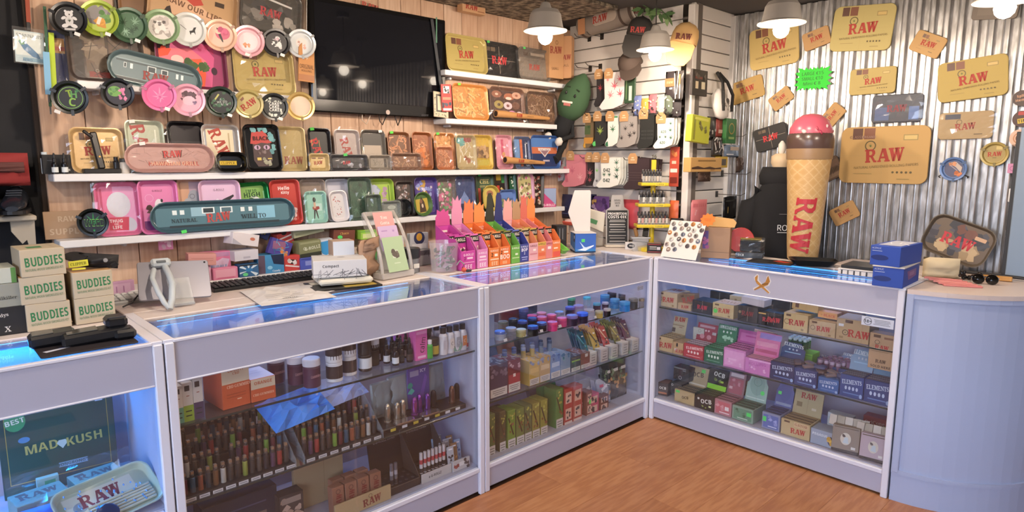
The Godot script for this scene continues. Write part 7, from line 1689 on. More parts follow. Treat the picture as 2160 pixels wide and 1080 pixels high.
	for s in [-1, 1]:
		part(o, "lens", lathe([[0.004, -0.008], [0.022, -0.003], [0.025, 0.0], [0.022, 0.004], [0.004, 0.009]], 18, false), mat("0f0d0b", 0.06), Vector3(0.026 * s, 0.024, 0), Vector3(70, 0, 0))
		part(o, "temple", tube([Vector3(0.05 * s, 0.03, 0), Vector3(0.052 * s, 0.02, -0.06), Vector3(0.05 * s, 0.005, -0.11)], 0.003), mat("151312", 0.2))
	part(o, "bridge", tube([Vector3(-0.008, 0.032, 0.004), Vector3(0, 0.036, 0.004), Vector3(0.008, 0.032, 0.004)], 0.003), mat("151312", 0.2))
	o = thing("bead_bracelet", "heap of shiny black and brown beads behind the pink strips", "beads", "", Vector3(0.47, 0.9985, 1.4))
	rng.seed = 17
	for k in 34:
		part(o, "bead", lathe([[0.002, -0.009], [0.008, -0.005], [0.0095, 0], [0.008, 0.005], [0.002, 0.009]], 10, false), mat(["14110f", "2c1f18", "1d1a1a"][k % 3], 0.1), Vector3(rng.randf_range(-0.03, 0.03), 0.009 + k % 3 * 0.011, rng.randf_range(-0.12, 0.14)), Vector3(k * 40, k * 25, 0))
	o = thing("wooden_bar", "thin tan wooden bar lying behind the sunglasses", "bar", "", Vector3(0.55, 0.9985, 1.56), Vector3(0, -80, 0))
	part(o, "bar", box(0.12, 0.022, 0.02, 0.003), mat("bd8a48", 0.6), Vector3(0, 0.011, 0))
	o = thing("black_hose", "thin black rod lying along the foot of the corrugated wall", "rod", "", Vector3(0.62, 1.0, 1.52), Vector3(0, -90, 0))
	part(o, "rod", tube([Vector3(-0.18, 0.012, 0), Vector3(0.0, 0.014, 0), Vector3(0.2, 0.01, 0.0)], 0.008), mat("1c1c1e", 0.5))


# ---------------------------------------------------------------- inside the counters
func cb(label: String, f: String, base: float, q: Array, out: float, d: float, hex: String, what := "", opt := {}) -> Node3D:
	var p := pos(f, q[0], base + opt.get("up", 0.0), out)
	var yaw: float = opt.get("yaw", 0.0)
	var face := facing(f, opt.get("roll", 0.0), opt.get("lean", 0.0), yaw)
	p += Basis.from_euler(Vector3(0, deg_to_rad(face.y), 0)) * Vector3(0, 0, -d / 2)
	return carton(opt.get("n", "carton"), label, opt.get("cat", "box"), opt.get("g", ""), p, face, q[2], q[3], d, hex, what, opt.get("top", ""))


# a paper display: low box full of booklets, its lid standing up behind
func flip(label: String, f: String, base: float, q: Array, out: float, d: float, hex: String, front: String, lid_hex: String, lid: String, lid_h: float, leaves: String, opt := {}) -> void:
	var o := cb(label, f, base, q, out, d, hex, front, opt.merged({"n": "paper_display", "cat": "paper display"}))
	var w: float = q[2]
	var h: float = q[3]
	for k in 6:
		part(o, "booklet", box(w * 0.92, 0.004, d * 0.11, 0.0008), mat(leaves if k % 2 else Color(leaves).darkened(0.35).to_html(false), 0.6), Vector3(0, h + 0.002, d * (0.38 - k * 0.13)), Vector3(-8, 0, 0))
	part(o, "lid", prism(poly([-.5, 0, .5, 0, .5, .62, .4, .72, .3, 1, -.3, 1, -.4, .72, -.5, .62], w, lid_h) if opt.has("arch") else poly([-.5, 0, .5, 0, .5, 1, -.5, 1], w, lid_h), 0.004, 0.001), mat(lid_hex, 0.55), Vector3(0, h * 0.95, -d / 2 + 0.004), Vector3(-14, 0, 0))
	decal(o, w * 0.96, lid_h * 0.96, lid, Vector3(0, h * 0.95 + lid_h / 2, -d / 2 + 0.0095 - lid_h * 0.12), Vector3(-14, 0, 0), "lid_print")


func grinder(label: String, x: float, z: float, r: float, h: float, hex: String, lid: String, kind := 0) -> void:
	var o := thing("grinder", label, "grinder", "grinders on the top glass shelf", Vector3(x, 0.696, z), Vector3(0, fmod(x * 700.0, 90.0), 0))
	var m: Material = mat(hex, 0.25, 0.35) if kind == 0 else clear(hex, 0.35, 0.1)
	part(o, "body", lathe([[r * 0.96, 0], [r, 0.002], [r, h * 0.46], [r * 0.94, h * 0.48], [r * 0.94, h * 0.52], [r, h * 0.54], [r, h * 0.7]], 20), m)
	part(o, "lid", lathe([[r * 0.97, h * 0.71], [r * 1.01, h * 0.73], [r * 1.01, h * 0.97], [r * 0.94, h], [r * 0.7, h * 0.985]], 20), mat(lid, 0.25, 0.3))


func near_cabinet_wares() -> void:
	# first counter: one deep shelf at 0.44
	var o := cb("large dark green presentation box with gold frame and lettering, behind the near glass", "A", 0.441, [-2.890, 0, 0.327, 0.348], -0.42, 0.04, "1f4a48", "r a89a4a 0 .04 .9 .84|r 1f4e4a 0 .04 .888 .825|t b0aa62 -.16 -.05 .09 2 b MAD|t b0aa62 .22 -.05 .09 2 b KUSH|p b8d0d4 -.01 -.02 .05 -.02 .07 -.05 .02 -.11 -.03 -.05|e 3f9a6a -.36 .26 .09 .1|t d8e4d8 -.36 .26 .05 8 b BEST|r c0d4e4 .38 .34 .07 .06|r 7aa4c0 .1 -.28 .26 .05|t 2f5a60 .1 -.28 .03 0 b BONGBONG'S|e 3f8ac0 -.3 .06 .05 .03|r 6a9a94 .3 .46 .24 .02", {"roll": 0.0, "yaw": -4.0})
	cb("small pale green packet leaning on the dark green box", "A", 0.441, [-2.941,.608,.061,.072], -0.36, 0.02, "8fb4a8", "r 4f9a6a .1 .2 .5 .3|r d0dce0 0 -.3 .8 .3")
	for k in 2:
		carton("paper_carton", ["tan lettered carton in clear bag, nearer the cabinet's side, behind the near glass", "tan lettered carton in clear bag, nearer the picture edge, behind the near glass"][k], "box", "", Vector3(-2.82 - k * 0.16, 0.442, -0.27 + k * 0.03), Vector3(0, 8, 0), 0.14, 0.075, 0.1, "6f8a80", "r 4a4a4c 0 -.1 .9 .5|r 9aa89a .1 .3 .5 .1", "t 5a4a48 0 .05 .4 0 s RAW|r 4a4644 -.3 .3 .2 .14")
	o = thing("clear_bag", "crumpled clear bag over the two tan lettered cartons", "bag", "", Vector3(-2.88, 0.535, -0.2))
	part(o, "wrap", film(0.36, 0.16, 21, 0.03, 8), clear("e0f0ff", 0.03, 0.06), Vector3(0, 0, 0), Vector3(-50, 0, 0))
	o = thing("gift_tray", "pale tray holding a lettered card and thin tubes behind the near glass", "tray", "", Vector3(-2.82, 0.49, -0.1), Vector3(-55, 8, 5))
	part(o, "body", tray_mesh(0.29, 0.17, 0.022, 0.04), mat("a8b49c", 0.35))
	decal(o, 0.25, 0.13, "r c4c8b8 -.05 .05 .8 .8|t 7a3a48 -.05 .2 .34 0 s RAW|e 8a98a0 -.3 .1 .08 .14|t 2a3038 -.4 -.2 .2 0 n 20", Vector3(0, 0, 0.0036))
	for k in 6:
		part(o, "tube", lathe([[0.005, 0], [0.005, 0.18]], 8), mat("b8b49c", 0.3), Vector3(-0.06, -0.005 - k * 0.0105, 0.01), Vector3(0, 0, -90))
	part(o, "grinder", lathe([[0.03, 0], [0.032, 0.002], [0.032, 0.02], [0.028, 0.022]], 18), mat("2a3a5a", 0.2, 0.5), Vector3(-0.03, -0.055, 0.012), Vector3(90, 0, 0))
	rng.seed = 3
	for k in 40:
		part(o, "bead", lathe([[0.001, -0.004], [0.0035, 0], [0.001, 0.004]], 6, false), mat("7ab4e8", 0.05, 0.6), Vector3(rng.randf_range(-0.12, 0.1), rng.randf_range(-0.06, 0.07), 0.012 + rng.randf() * 0.008))
	o = thing("blue_pouch", "blue crumpled pouch at the bottom corner behind the near glass", "pouch", "", Vector3(-3.01, 0.441, -0.08), Vector3(-40, 0, 0))
	part(o, "bag", pouch(0.16, 0.1, 0.06, 2, 0.3), mat("3f6ac0", 0.4))


func bottle_cabinet_wares() -> void:
	const S := 0.696
	# vape boxes, gummy boxes
	var vape := [[-2.607,.773,.029,.128, "5f9a86", "teal"], [-2.577,.767,.032,.134, "8aa83c", "lime"], [-2.545,.763,.031,.143, "4a3f5c", "violet"]]
	for k in 3:
		cb("tall slim white carton with %s lower half, %s of three at the glass" % [vape[k][5] if vape[k].size() > 5 else "", NTH[k]], "A", S, vape[k], -0.06, 0.05, "c6c2bc", "r %s 0 -.3 1 .42|r 2c2a2c -.05 .36 .5 .14|r 8a4a3a 0 .16 .3 .02|r 26302c 0 -.24 .6 .03|r 26302c 0 -.36 .6 .03" % vape[k][4], {"g": "slim cartons", "n": "slim_carton"})
	var big := cb("large orange and cream carton with rust lettering, open side with round windows", "A", S, [-2.413,.746,.099,.179], -0.08, 0.16, "b9532c", "r c4b49c 0 .25 1 .5|t a8542f .02 .34 .06 0 b ORANGE|t a8542f .02 .27 .06 0 b COUNTY|t a8542f .02 .2 .05 0 s CBD|t e0b89c .1 -.06 .06 0 s CBD GUMMIES|r 8a3a1c 0 -.22 .7 .01|r 8a3a1c 0 -.28 .7 .01|r e0b89c .1 -.34 .16 .02", {"yaw": 4.0})
	decal(big, 0.15, 0.26, "p c4c0d0 -.5 .5 .5 .5 .5 .04 .2 .02 -.1 .1 -.5 .2|e 5a4a48 -.36 .2 .12 .14|e 8a8484 -.34 .2 .09 .11|e 5a4a48 .2 .0 .12 .14|e 8a8484 .22 .0 .09 .11", Vector3(-0.045, 0.12, 0), Vector3(0, -90, 0))
	cb("smaller orange and cream carton with a sloping white lid", "A", S, [-2.317,.699,.09,.085], -0.08, 0.14, "b9532c", "r c0b098 0 .28 1 .44|t a8542f 0 .32 .14 0 b ORANGE|t e0b89c 0 -.2 .1 0 s CBD GUMMIES", {"top": "r c2c2d4 0 0 1 1|r a8a8c0 0 .2 .5 .03|r a8a8c0 0 0 .6 .03"})
	for k in 3:
		var o := bottle("clear jar of purple gummies with white cap, %s from the orange cartons" % NTH[k], "jar", Vector3([-2.12, -2.15, -2.2][k] + 0.0, S, [-0.1, -0.17, -0.24][k]), "jar", "4a2840", "c9c9d2", 0.033, "purple gummy jars")
		letters(o, "Gummies", "b89098", Vector3(0, 0.048, 0.034), 0.012, 4, "s", 0.04)
	var n := 0
	for c in [[-2.025, -0.1, 2], [-1.945, -0.13, 3]]:
		for l in c[2]:
			bottle("white jar with black and red label, %s in the white jar stacks" % ["lower of two", "upper of two", "lowest of three", "middle of three", "highest of three"][n], "jar", Vector3(c[0], S + l * 0.0765, c[1]), "squat", "c9c9cc", "d2d2d4", 0.032, "white jars", "2c2022")
			n += 1
	for k in 6:
		bottle("black jar with small white tag, %s of the dark jar stacks" % ["bottom of the first", "top of the first", "bottom of the second", "top of the second", "bottom of the third", "top of the third"][k], "jar", Vector3(-1.87 + k / 2 * 0.062, S + k % 2 * 0.0675, -0.13 - k / 2 * 0.04), "squat", "1a1714", "201d1b", 0.028, "black jars", "241f1c" if k % 3 else "c8ccd0")
	rng.seed = 71
	for k in 18:
		bottle("black dropper bottle, %s from the left in the %s rank" % [NTH[k % 6], ["front", "middle", "rear"][k / 6]], "dropper_bottle", Vector3(-1.74 + k % 6 * 0.036 - k / 6 * 0.012, S, -0.1 - k / 6 * 0.05 - k % 2 * 0.012), "dropper", "18161a", ["c9ccd0", "3a2c28", "2a2a2c"][k * 5 % 3], 0.0145, "black dropper bottles")
	bottle("small bright green bottle with a black neck and white cap", "bottle", Vector3(-1.575, S, -0.08), "tall", "3f9a3c", "d4d4d4", 0.0135)
	bottle("dark jar with gold rim and label beside the green bottle, lower", "jar", Vector3(-1.54, S, -0.1), "squat", "2c2620", "2a2420", 0.024, "gold rimmed jars", "b09a3c")
	bottle("dark jar with gold rim stacked above another, dark blue lid", "jar", Vector3(-1.555, S + 0.083, -0.14), "squat", "2a2624", "26303c", 0.027, "gold rimmed jars", "3a342c")
	cb("hot pink tall carton with sideways lettering", "A", S, [-1.618,.724,.062,.135], -0.08, 0.05, "cf5fa0", "t 3a2030 .06 .0 .2 80 n calm|r e8b4d4 0 -.4 .7 .08|r e090c0 0 .42 .9 .1")
	cb("second pink carton with white top behind the sideways-lettered one", "A", S, [-1.6, 0, 0.06, 0.15], -0.25, 0.05, "c868a8", "r d8d4dc 0 .44 1 .1")
	var wl := ["white bottle with plain label beside the pink carton", "white bottle with a faint letter, second from the pink carton", "white bottle with grey label, third from the pink carton", "white bottle with orange label, last before squeeze bottles"]
	for k in 4:
		var x := -1.497 + k * 0.037
		var o := bottle(wl[k], "bottle", Vector3(x, S, -0.085), "tall", "c8c6cc", "1c1c24", 0.0175, "white bottles", "") as Node3D
		o.scale = Vector3(1.08, 1.16, 1.08)
		decal(o, 0.024, 0.045, ["r b8b4bc 0 0 .8 .8", "r d0c8c4 0 0 .9 .9|t 6a6468 0 0 .3 0 s C", "r 9a9ca4 0 0 .9 .9|t d0d0d4 0 0 .3 0 s C", "r c87840 0 0 .9 .9|t e8d8c8 0 0 .3 0 s C"][k], Vector3(0, 0.04, 0.0176))
	for k in 6:
		bottle("white bottle showing only its black lid, %s in the rear rank" % NTH[k], "bottle", Vector3(-1.52 + k % 3 * 0.042, S + 0.004, -0.16 - k / 3 * 0.06), "tall", "b8b6c0", "1a1a26", 0.019, "rear white bottles")
	for k in 4:
		bottle("white squeeze bottle with pointed cap, %s from the orange-labelled bottle" % NTH[k], "bottle", Vector3(-1.415 + k * 0.021, S, -0.1 - (3 - k) * 0.02), "squeeze", "c6cac8", "d0d4d2", 0.012, "squeeze bottles", "b03a40" if k == 3 else "8a9a8c")
	o_badge()
	# lighter racks on the middle shelf
	var lighter: Node3D = null
	var hues := ["5a262c", "242426", "3a3430", "6a4628", "232127", "2f5066", "7a8438", "3a2f2b", "a8a49c", "4a324a", "8a4a30", "2a2828", "6a8a38", "322d2b", "8a302c", "2a3640", "4a423c"]
	for rk in 2:
		var x0: float = [-2.62, -2.19][rk]
		var nx: int = [15, 13][rk]
		var wide: float = nx * 0.0255 + 0.012
		var r := thing("lighter_rack", ["wide stepped black lighter rack at the near side, with white label strip", "stepped clear-sided lighter rack beside the steel bullet cases"][rk], "rack", "", Vector3(x0, 0.42, -0.05))
		for k in 4:
			part(r, "step", box(wide, 0.012 + k * 0.034, 0.05, 0.001), mat("1b1b1f", 0.4), Vector3(wide / 2, 0.006 + k * 0.017, -0.035 - k * 0.055))
		part(r, "label_rail", box(wide, 0.018, 0.003, 0.0005), mat("1f2024", 0.4), Vector3(wide / 2, 0.006, 0.0))
		for k in [9, 7][rk]:
			part(r, "price_label", box(0.034, 0.012, 0.001, 0.0003), mat("c4c0c0", 0.6), Vector3(0.026 + k * wide / [9, 7][rk], 0.006, 0.0022))
			part(r, "printed_line", box(0.026, 0.003, 0.0004, 0.0001), mat("7a787a", 0.6), Vector3(0.026 + k * wide / [9, 7][rk], 0.006, 0.0029))
		for s in [0.0, wide]:
			part(r, "side_sheet", prism(poly([0.01, 0, 0.01, .03, -.19, .2, -.22, .2, -.22, 0]), 0.003, 0.0), clear("b8c4cc", 0.18, 0.05), Vector3(s, 0, 0), Vector3(0, -90, 0))
		part(r, "back_board", box(wide, 0.12, 0.004, 0.001), mat("1a1c2c", 0.4), Vector3(wide / 2, 0.2, -0.235))
		for row in 4:
			for k in nx:
				var lab := "%s lighter, %s from the left, %s row up, in the %s rack" % [["patterned", "dark", "printed", "plain"][(k * 3 + row) % 4], NTH[k], NTH[row], ["wide near", "clear-sided"][rk]]
				var at := Vector3(x0 + 0.019 + k * 0.0255, 0.42 + 0.013 + row * 0.034, -0.085 - row * 0.055)
				if (k * 7 + row * 5 + rk) % 11 == 3 and row > 0:
					continue
				if lighter == null:
					lighter = thing("lighter", lab, "lighter", "lighters in the stepped racks", at)
					part(lighter, "body", lathe([[0.0088, 0], [0.0092, 0.002], [0.0092, 0.052], [0.008, 0.054]], 10), mat("2a2a2c", 0.35))
					part(lighter, "head", lathe([[0.0082, 0.054], [0.0082, 0.062], [0.006, 0.066]], 10), mat("3a3432", 0.4))
					part(lighter, "guard", box(0.011, 0.02, 0.012, 0.001), mat("a08c78", 0.3, 0.7), Vector3(0, 0.066, -0.001))
				else:
					again(lighter, lab, at, Vector3.ZERO, "lighters in the stepped racks")
				var all := get_children()
				(all[-1] if all[-1].name.begins_with("lighter") else lighter).get_node("body").material_override = mat(hues[(k * 5 + row * 3 + rk * 4) % 17], 0.35)
	for q in [["crumpled bright blue film lying over the lighter racks", -2.16, -0.17, 0.26], ["pale blue crumpled paper lying behind the clear-sided rack", -1.98, -0.24, 0.3]]:
		var o := thing("crumpled_film", q[0], "film", "", Vector3(q[1], 0.6, q[2]), Vector3(-62, 0, 8))
		part(o, "sheet", film(q[3], 0.16, int(q[3] * 100), 0.04, 7), mat("3f8ae8" if q[3] < 0.28 else "9aa8d4", 0.4))
	cb("flat cardboard tray lying behind the wide lighter rack", "A", 0.42, [-2.4, 0, 0.3, 0.17], -0.36, 0.05, "a8846c", "r 8a6a54 0 -.3 1 .2")
	# metal things beside the racks
	var strip := thing("display_tray", "black stepped display strip with white and yellow price tabs", "display", "", Vector3(-1.62, 0.421, -0.1), Vector3(0, 0, 0))
	part(strip, "tray", box(0.46, 0.024, 0.13, 0.004), mat("191619", 0.35), Vector3(0, 0.012, -0.02))
	for k in 7:
		part(strip, "price_tab", box(0.026, 0.012, 0.001, 0.0003), mat("b8a43c" if k % 2 == 0 and k < 5 else "c8c8cc", 0.6), Vector3(-0.17 + k * 0.058, 0.012, 0.0457))
	for q in [["grey crushed-velvet pouch card behind the steel bullet cases", -1.76, 0.11, 0.16, "7f888c"], ["grey velvet card, second from the clear-sided rack", -1.68, 0.1, 0.17, "8a9296"], ["grey sparkling case standing at the cabinet's far side", -1.475, 0.11, 0.175, "707a84"]]:
		var o := thing("velvet_case", q[0], "case", "", Vector3(q[1], 0.445, -0.175), Vector3(-6, 0, 0))
		part(o, "case", box(q[2], q[3], 0.014, 0.006), mat(q[4], 0.45, 0.2), Vector3(0, q[3] / 2, 0))
		part(o, "drape", pouch(q[2] * 0.9, q[3] * 0.95, 0.02, int(q[2] * 1000) % 5, 0.5), mat(q[4], 0.4, 0.2), Vector3(0, 0.004, 0.004))
	cb("purple display card with pale lettering behind the violet tubes", "A", 0.445, [-1.575, 0, 0.12, 0.19], -0.17, 0.008, "4f3f86", "r 8a86a8 -.2 .36 .4 .14|t c8c4dc .2 .4 .08 0 b ICY|d 3a9a8a -.3 -.1 .2 .4 3 .14 3|p 6a4aa0 -.1 -.5 .3 .3 .4 .2 .1 -.5", {"n": "display_card", "cat": "card"})
	var bx := [[-1.775, "a89c8c"], [-1.735, "a09484"], [-1.697, "b0a494"], [-1.645, "8a3f8c"], [-1.61, "7a3a9a"], [-1.575, "6a3a8a"], [-1.53, "2a2830"], [-1.435, "6a4a3c"], [-1.395, "2c2a2c"]]
	for k in 9:
		var o := thing("metal_case", "%s, %s from the left in the black display strip" % [["steel bullet-shaped case", "steel bullet-shaped case", "steel bullet-shaped case", "violet metal tube", "violet metal tube", "violet metal tube", "black domed case", "brown glossy domed case", "black glossy domed case"][k], NTH[k]], "case", "cases in the black display strip", Vector3(bx[k][0], 0.445, -0.12 + k % 2 * 0.014))
		part(o, "barrel", lathe([[0.013, 0], [0.014, 0.002], [0.014, 0.06], [0.012, 0.072], [0.007, 0.08], [0.001, 0.082]], 16), mat(bx[k][1], 0.2, 0.75))
		part(o, "base_ring", lathe([[0.0155, 0], [0.0155, 0.006], [0.014, 0.007]], 16), mat(bx[k][1], 0.3, 0.6))
	for q in [["round-ended polished steel tin lying before the bullet cases", -1.725], ["round-ended polished steel tin lying before the violet tubes", -1.59]]:
		var o := thing("steel_tin", q[0], "tin", "", Vector3(q[1], 0.446, -0.068))
		part(o, "tin", prism(rr(0.1, 0.04, 0.02), 0.008, 0.003), mat("b4b0b0", 0.12, 0.9), Vector3.ZERO, Vector3(-90, 0, 0))
		part(o, "rim", prism(rr(0.104, 0.044, 0.022), 0.003, 0.001), mat("8a8686", 0.2, 0.9), Vector3.ZERO, Vector3(-90, 0, 0))
	# bottom of the bottle counter
	const F := 0.136
	cb("kraft open display with red lettering behind the brown cone boxes", "A", F, [-2.05, 0, 0.22, 0.27], -0.22, 0.02, "a08a6a", "t 8a3f34 -.1 .3 .18 6 s RAW|r 8a7454 .1 0 .01 .8", {"n": "kraft_display", "cat": "display"})
	cb("low kraft display tray with red lettering holding the brown cone boxes", "A", F, [-1.945, 0, 0.26, 0.065], -0.045, 0.01, "a8926c", "t 7a3a30 .15 -.05 .5 4 s RAW|o 5a4a34 .12 .3 .14 .03", {"n": "kraft_tray", "cat": "display"})
	for k in 7:
		cb("brown upright cone box with red lettering, %s in the %s row of its display" % [NTH[k % 4], ["front", "rear"][k / 4]], "A", F, [-2.04 + k % 4 * 0.058 + k / 4 * 0.03, 0, 0.052, 0.12], -0.075 - k / 4 * 0.055, 0.04, "8a5f4c", "t 7a2f2a 0 .0 .2 80 s RAW|o 5a3a30 0 .34 .2 .05|r 6a4438 0 -.4 .8 .1", {"g": "brown cone boxes in the kraft display", "n": "cone_box", "lean": -3.0})
	cb("dark navy carton at the near bottom corner of the bottle counter", "A", F, [-2.38, 0, 0.28, 0.16], -0.2, 0.1, "1c2234", "r 3a4460 0 .2 .7 .04|r 6a5a50 .2 -.2 .3 .3")
	cb("clear cup-like pack beside the navy carton", "A", F, [-2.2, 0, 0.1, 0.12], -0.16, 0.06, "3a3230", "d a88a78 0 0 .7 .7 7 .16 3|r 8a7a70 0 .3 .8 .2")
	for q in [["black display with rows of empty round holes and two tubes", -1.74, 0.17, 2], ["black display with a rank of white and red tubes", -1.565, 0.17, 7]]:
		var o := thing("tube_display", q[0], "display", "", Vector3(q[1], F, -0.06))
		var dk := mat("17161a", 0.4)
		part(o, "tray", box(q[2], 0.035, 0.14, 0.002), dk, Vector3(0, 0.018, -0.07))
		part(o, "back_card", box(q[2], 0.2, 0.004, 0.001), dk, Vector3(0, 0.12, -0.145), Vector3(-10, 0, 0))
		part(o, "side_card", prism(poly([0, 0, 0, .036, -.15, .21, -.15, 0]), 0.002, 0.0), mat("3a3634", 0.4), Vector3(q[2] / 2, 0, 0), Vector3(0, -90, 0))
		letters(o, "o G-ROLLZ cones", "9a9a9e", Vector3(0.0, 0.185, -0.152), 0.012, 0, "n", 0.11, Vector3(-10, 0, 0))
		if q[3] == 7:
			part(o, "front_card", box(q[2], 0.045, 0.003, 0.001), mat("b8b6b4", 0.5), Vector3(0, 0.022, 0.003))
			letters(o, "o G-ROLLZ", "2a2a2c", Vector3(-0.01, 0.022, 0.0049), 0.012, 0, "b", 0.07)
		for k in 15:
			part(o, "hole", lathe([[0.007, 0], [0.007, 0.001]], 10), mat("060607" if q[3] == 7 else "4a4a50", 0.6), Vector3(-0.065 + k % 5 * 0.032, 0.0352, -0.025 - k / 5 * 0.035))
		for k in q[3]:
			var tbx := thing("paper_tube", "%s tube, %s from the left in the black display %s" % ["white and red" if q[3] == 7 else "grey printed", NTH[k], "beside the tin cards" if q[3] == 7 else "with round holes"], "tube", "tubes in the black displays", Vector3(q[1] - 0.065 + k * 0.021 + (0.02 if q[3] == 2 else 0.0), F + 0.03, -0.085))
			part(tbx, "tube", lathe([[0.0075, 0], [0.0078, 0.001], [0.0078, 0.1], [0.007, 0.102]], 10), mat("b8b4b6" if q[3] == 7 else "5a5a60", 0.4))
			part(tbx, "red_print", lathe([[0.0081, 0.05], [0.0081, 0.07]], 10), mat("a83a40" if q[3] == 7 else "9a9aa0", 0.5))
			part(tbx, "black_print", lathe([[0.0081, 0.01], [0.0081, 0.03]], 10), mat("26262a", 0.5))
	cb("white low tray in front of the tin cards", "A", F, [-1.43, 0, 0.1, 0.05], -0.045, 0.01, "b4b4b6", "d 3a3a3e .3 0 .2 .8 4 .2 3|d 9a4a44 -.3 -.1 .2 .3 3 .2 2|r d4d4d4 0 .1 .3 .4", {"n": "white_tray", "cat": "display"})
	for k in 8:
		cb("slim tin card with %s print, %s from the front in the fan" % [["black and white", "orange and brown", "pale blue", "grey"][k % 4], NTH[k]], "A", F, [-1.475 + k % 3 * 0.036, 0, 0.034, 0.115], -0.06 - k * 0.02, 0.008, ["a8acb4", "8a6a4a", "8aa4c4", "9a9ca4"][k % 4], "d %s 0 -.05 .6 .5 5 .2 %d|r e0e0e4 0 .4 .6 .06" % [["2a2a2e", "b87a3c", "4a6aa0", "d8d8dc"][k % 4], k + 2], {"g": "tin cards", "n": "tin_card", "cat": "card", "lean": -8.0, "yaw": -8.0})


func o_badge() -> void:
	var o := thing("round_label", "round green and grey label card leaning at the white squeeze bottles", "card", "", Vector3(-1.43, 0.725, -0.075), Vector3(-10, -20, 0))
	part(o, "card", prism(circle(0.027, 20), 0.003, 0.001), mat("6a8a7a", 0.5))
	decal(o, 0.05, 0.05, "r c8ccc4 0 .12 .8 .3|d 3a5a4a 0 -.2 .5 .3 4 .12 2", Vector3(0, 0, 0.0032))


func grinder_cabinet_wares() -> void:
	# top glass shelf: base centre, radius, height, colours
	var g := [["hot pink, nearest the glass among the pinks", -.835,-.032, .0265, .046, "c9407c", "d8507f", 0], ["hot pink, far end of the pinks", -.736,-.056, .0265, .046, "c9407c", "d8507f", 0], ["hot pink, second row of the pinks", -.797,-.144, .0265, .046, "c9407c", "d8608a", 0], ["hot pink, behind the far pink one", -.722,-.144, .0265, .046, "c9407c", "d8608a", 0], ["pale pink lid, rear of the pinks", -.728,-.213, .0265, .046, "c9407c", "e08aa4", 0], ["hot pink, rear corner of the pinks", -.807,-.207, .0265, .046, "c9407c", "d8507f", 0],
		["black with blue lid, nearest the glass", -.973,-.036, .0275, .048, "17181c", "3a4a9a", 0], ["black with blue lid, beside the near pink", -.879,-.066, .0255, .044, "17181c", "3f4f98", 0], ["black with blue lid, towards the post", -.929,-.156, .0255, .044, "17181c", "3a4c9c", 0], ["black with blue lid, behind the other three", -.846,-.167, .025, .044, "17181c", "2f3f86", 0],
		["clear glass with blue top, first at the post", -1.149,-.088, .026, .044, "c8d0e0", "4a6ac0", 1], ["smoky grey, second at the glass", -1.083,-.079, .0265, .05, "8a8a94", "9a9ca8", 1], ["pale gold, third at the glass", -1.03,-.063, .026, .036, "b0a86a", "b8b48a", 0], ["amber-brown glass, behind the smoky grey", -1.01,-.217, .026, .044, "7a6a3c", "6f7466", 1], ["black square-topped, behind the blue lids", -.95,-.205, .024, .05, "15161a", "2a3a4a", 0], ["slate blue tall, rear beside the green box", -.799,-.28, .027, .07, "46508a", "5a66a0", 0], ["clear dome, behind the far pink", -.657,-.146, .026, .05, "b8bcd0", "8a90b0", 1],
		["dark plum, beside the pinks", -.68,-.034, .0305, .055, "2e2438", "7a70b0", 0], ["dark plum, lid coloured as lit by the blue LED", -.596,-.034, .031, .055, "2e2438", "3f6af0", 0], ["violet-lidded, rear of the dark plums", -.523,-.187, .027, .05, "2c2640", "5a5ab8", 0], ["pale blue glass, wide, behind the plums", -.459,-.18, .03, .05, "8aa4cc", "8a88b8", 1], ["clear colourless, beside the gold one", -.493,-.074, .029, .05, "c4c8d0", "a8acbc", 1], ["polished gold, at the glass", -.447,-.04, .0225, .04, "b8a45a", "b8b48c", 0], ["black with silver cap, beside the gold one", -.38,-.036, .02, .042, "17181a", "b8b4ac", 0], ["black with white ribs, behind the silver cap", -.253,-.15, .02, .042, "1a1c22", "b4bcd8", 0], ["black with cyan lid, behind the gold one", -.321,-.158, .022, .046, "17181c", "4aa4c0", 0],  # the bright blue plum lid carries the LED light in its colour
		["bright blue, nearest the far side", -.208,-.043, .0305, .056, "2f80c8", "4a9ad8", 0], ["bright blue, second of three", -.19,-.129, .0285, .056, "2f80c8", "4a9ad8", 0], ["bright blue, rear of three", -.142,-.241, .0285, .056, "2f80c8", "4a9ad8", 0], ["emerald green, small, rear", -.324,-.351, .024, .046, "1f5a44", "3aa078", 0], ["cyan glass, rear between green and blue", -.245,-.297, .023, .05, "8ac0d8", "4ac4e0", 1], ["dark, rear behind the blue ones", -.025,-.276, .03, .05, "26283a", "3a3c50", 0], ["gunmetal with jagged top, at the far side", -.121,-.046, .027, .062, "4a4844", "7a7874", 0], ["dark slate, rear at the far side", -.014,-.203, .027, .05, "2c2e40", "4a4c62", 0], ["brown wavy glass, last by the side panel", -.063,-.029, .017, .056, "6a5c4c", "8a7c6c", 1]]
	for q in g:
		grinder("grinder: " + q[0], q[1], q[2], q[3], q[4], q[5], q[6], q[7])
	cb("lime green carton behind the pink and blue grinders", "A", 0.696, [-1.19, 0, 0.13, 0.1], -0.33, 0.04, "7fc43c", "r b8d86a .1 .2 .3 .3")
	cb("dark red carton behind the pink grinders", "A", 0.696, [-.86, 0, 0.15, 0.1], -0.33, 0.04, "5a2028", "r 6a2a30 0 0 .8 .8")
	cb("dark blue carton behind the plum grinders", "A", 0.696, [-.68, 0, 0.14, 0.12], -0.36, 0.04, "20284a", "r 3a4470 0 .2 .8 .1")
	for k in 7:
		part(get_node("display_cabinet_002"), "price_tag", box(0.022, 0.014, 0.001, 0.0003), mat("c8c8ca", 0.6), Vector3([0.17, 0.3, 0.42, 0.56, 0.85, 0.97, 1.12][k], 0.705, -0.04), Vector3(-20, 0, 0))
	# middle shelf
	const M := 0.421
	const CP := "sachet cartons with white warning panels on the middle shelf"
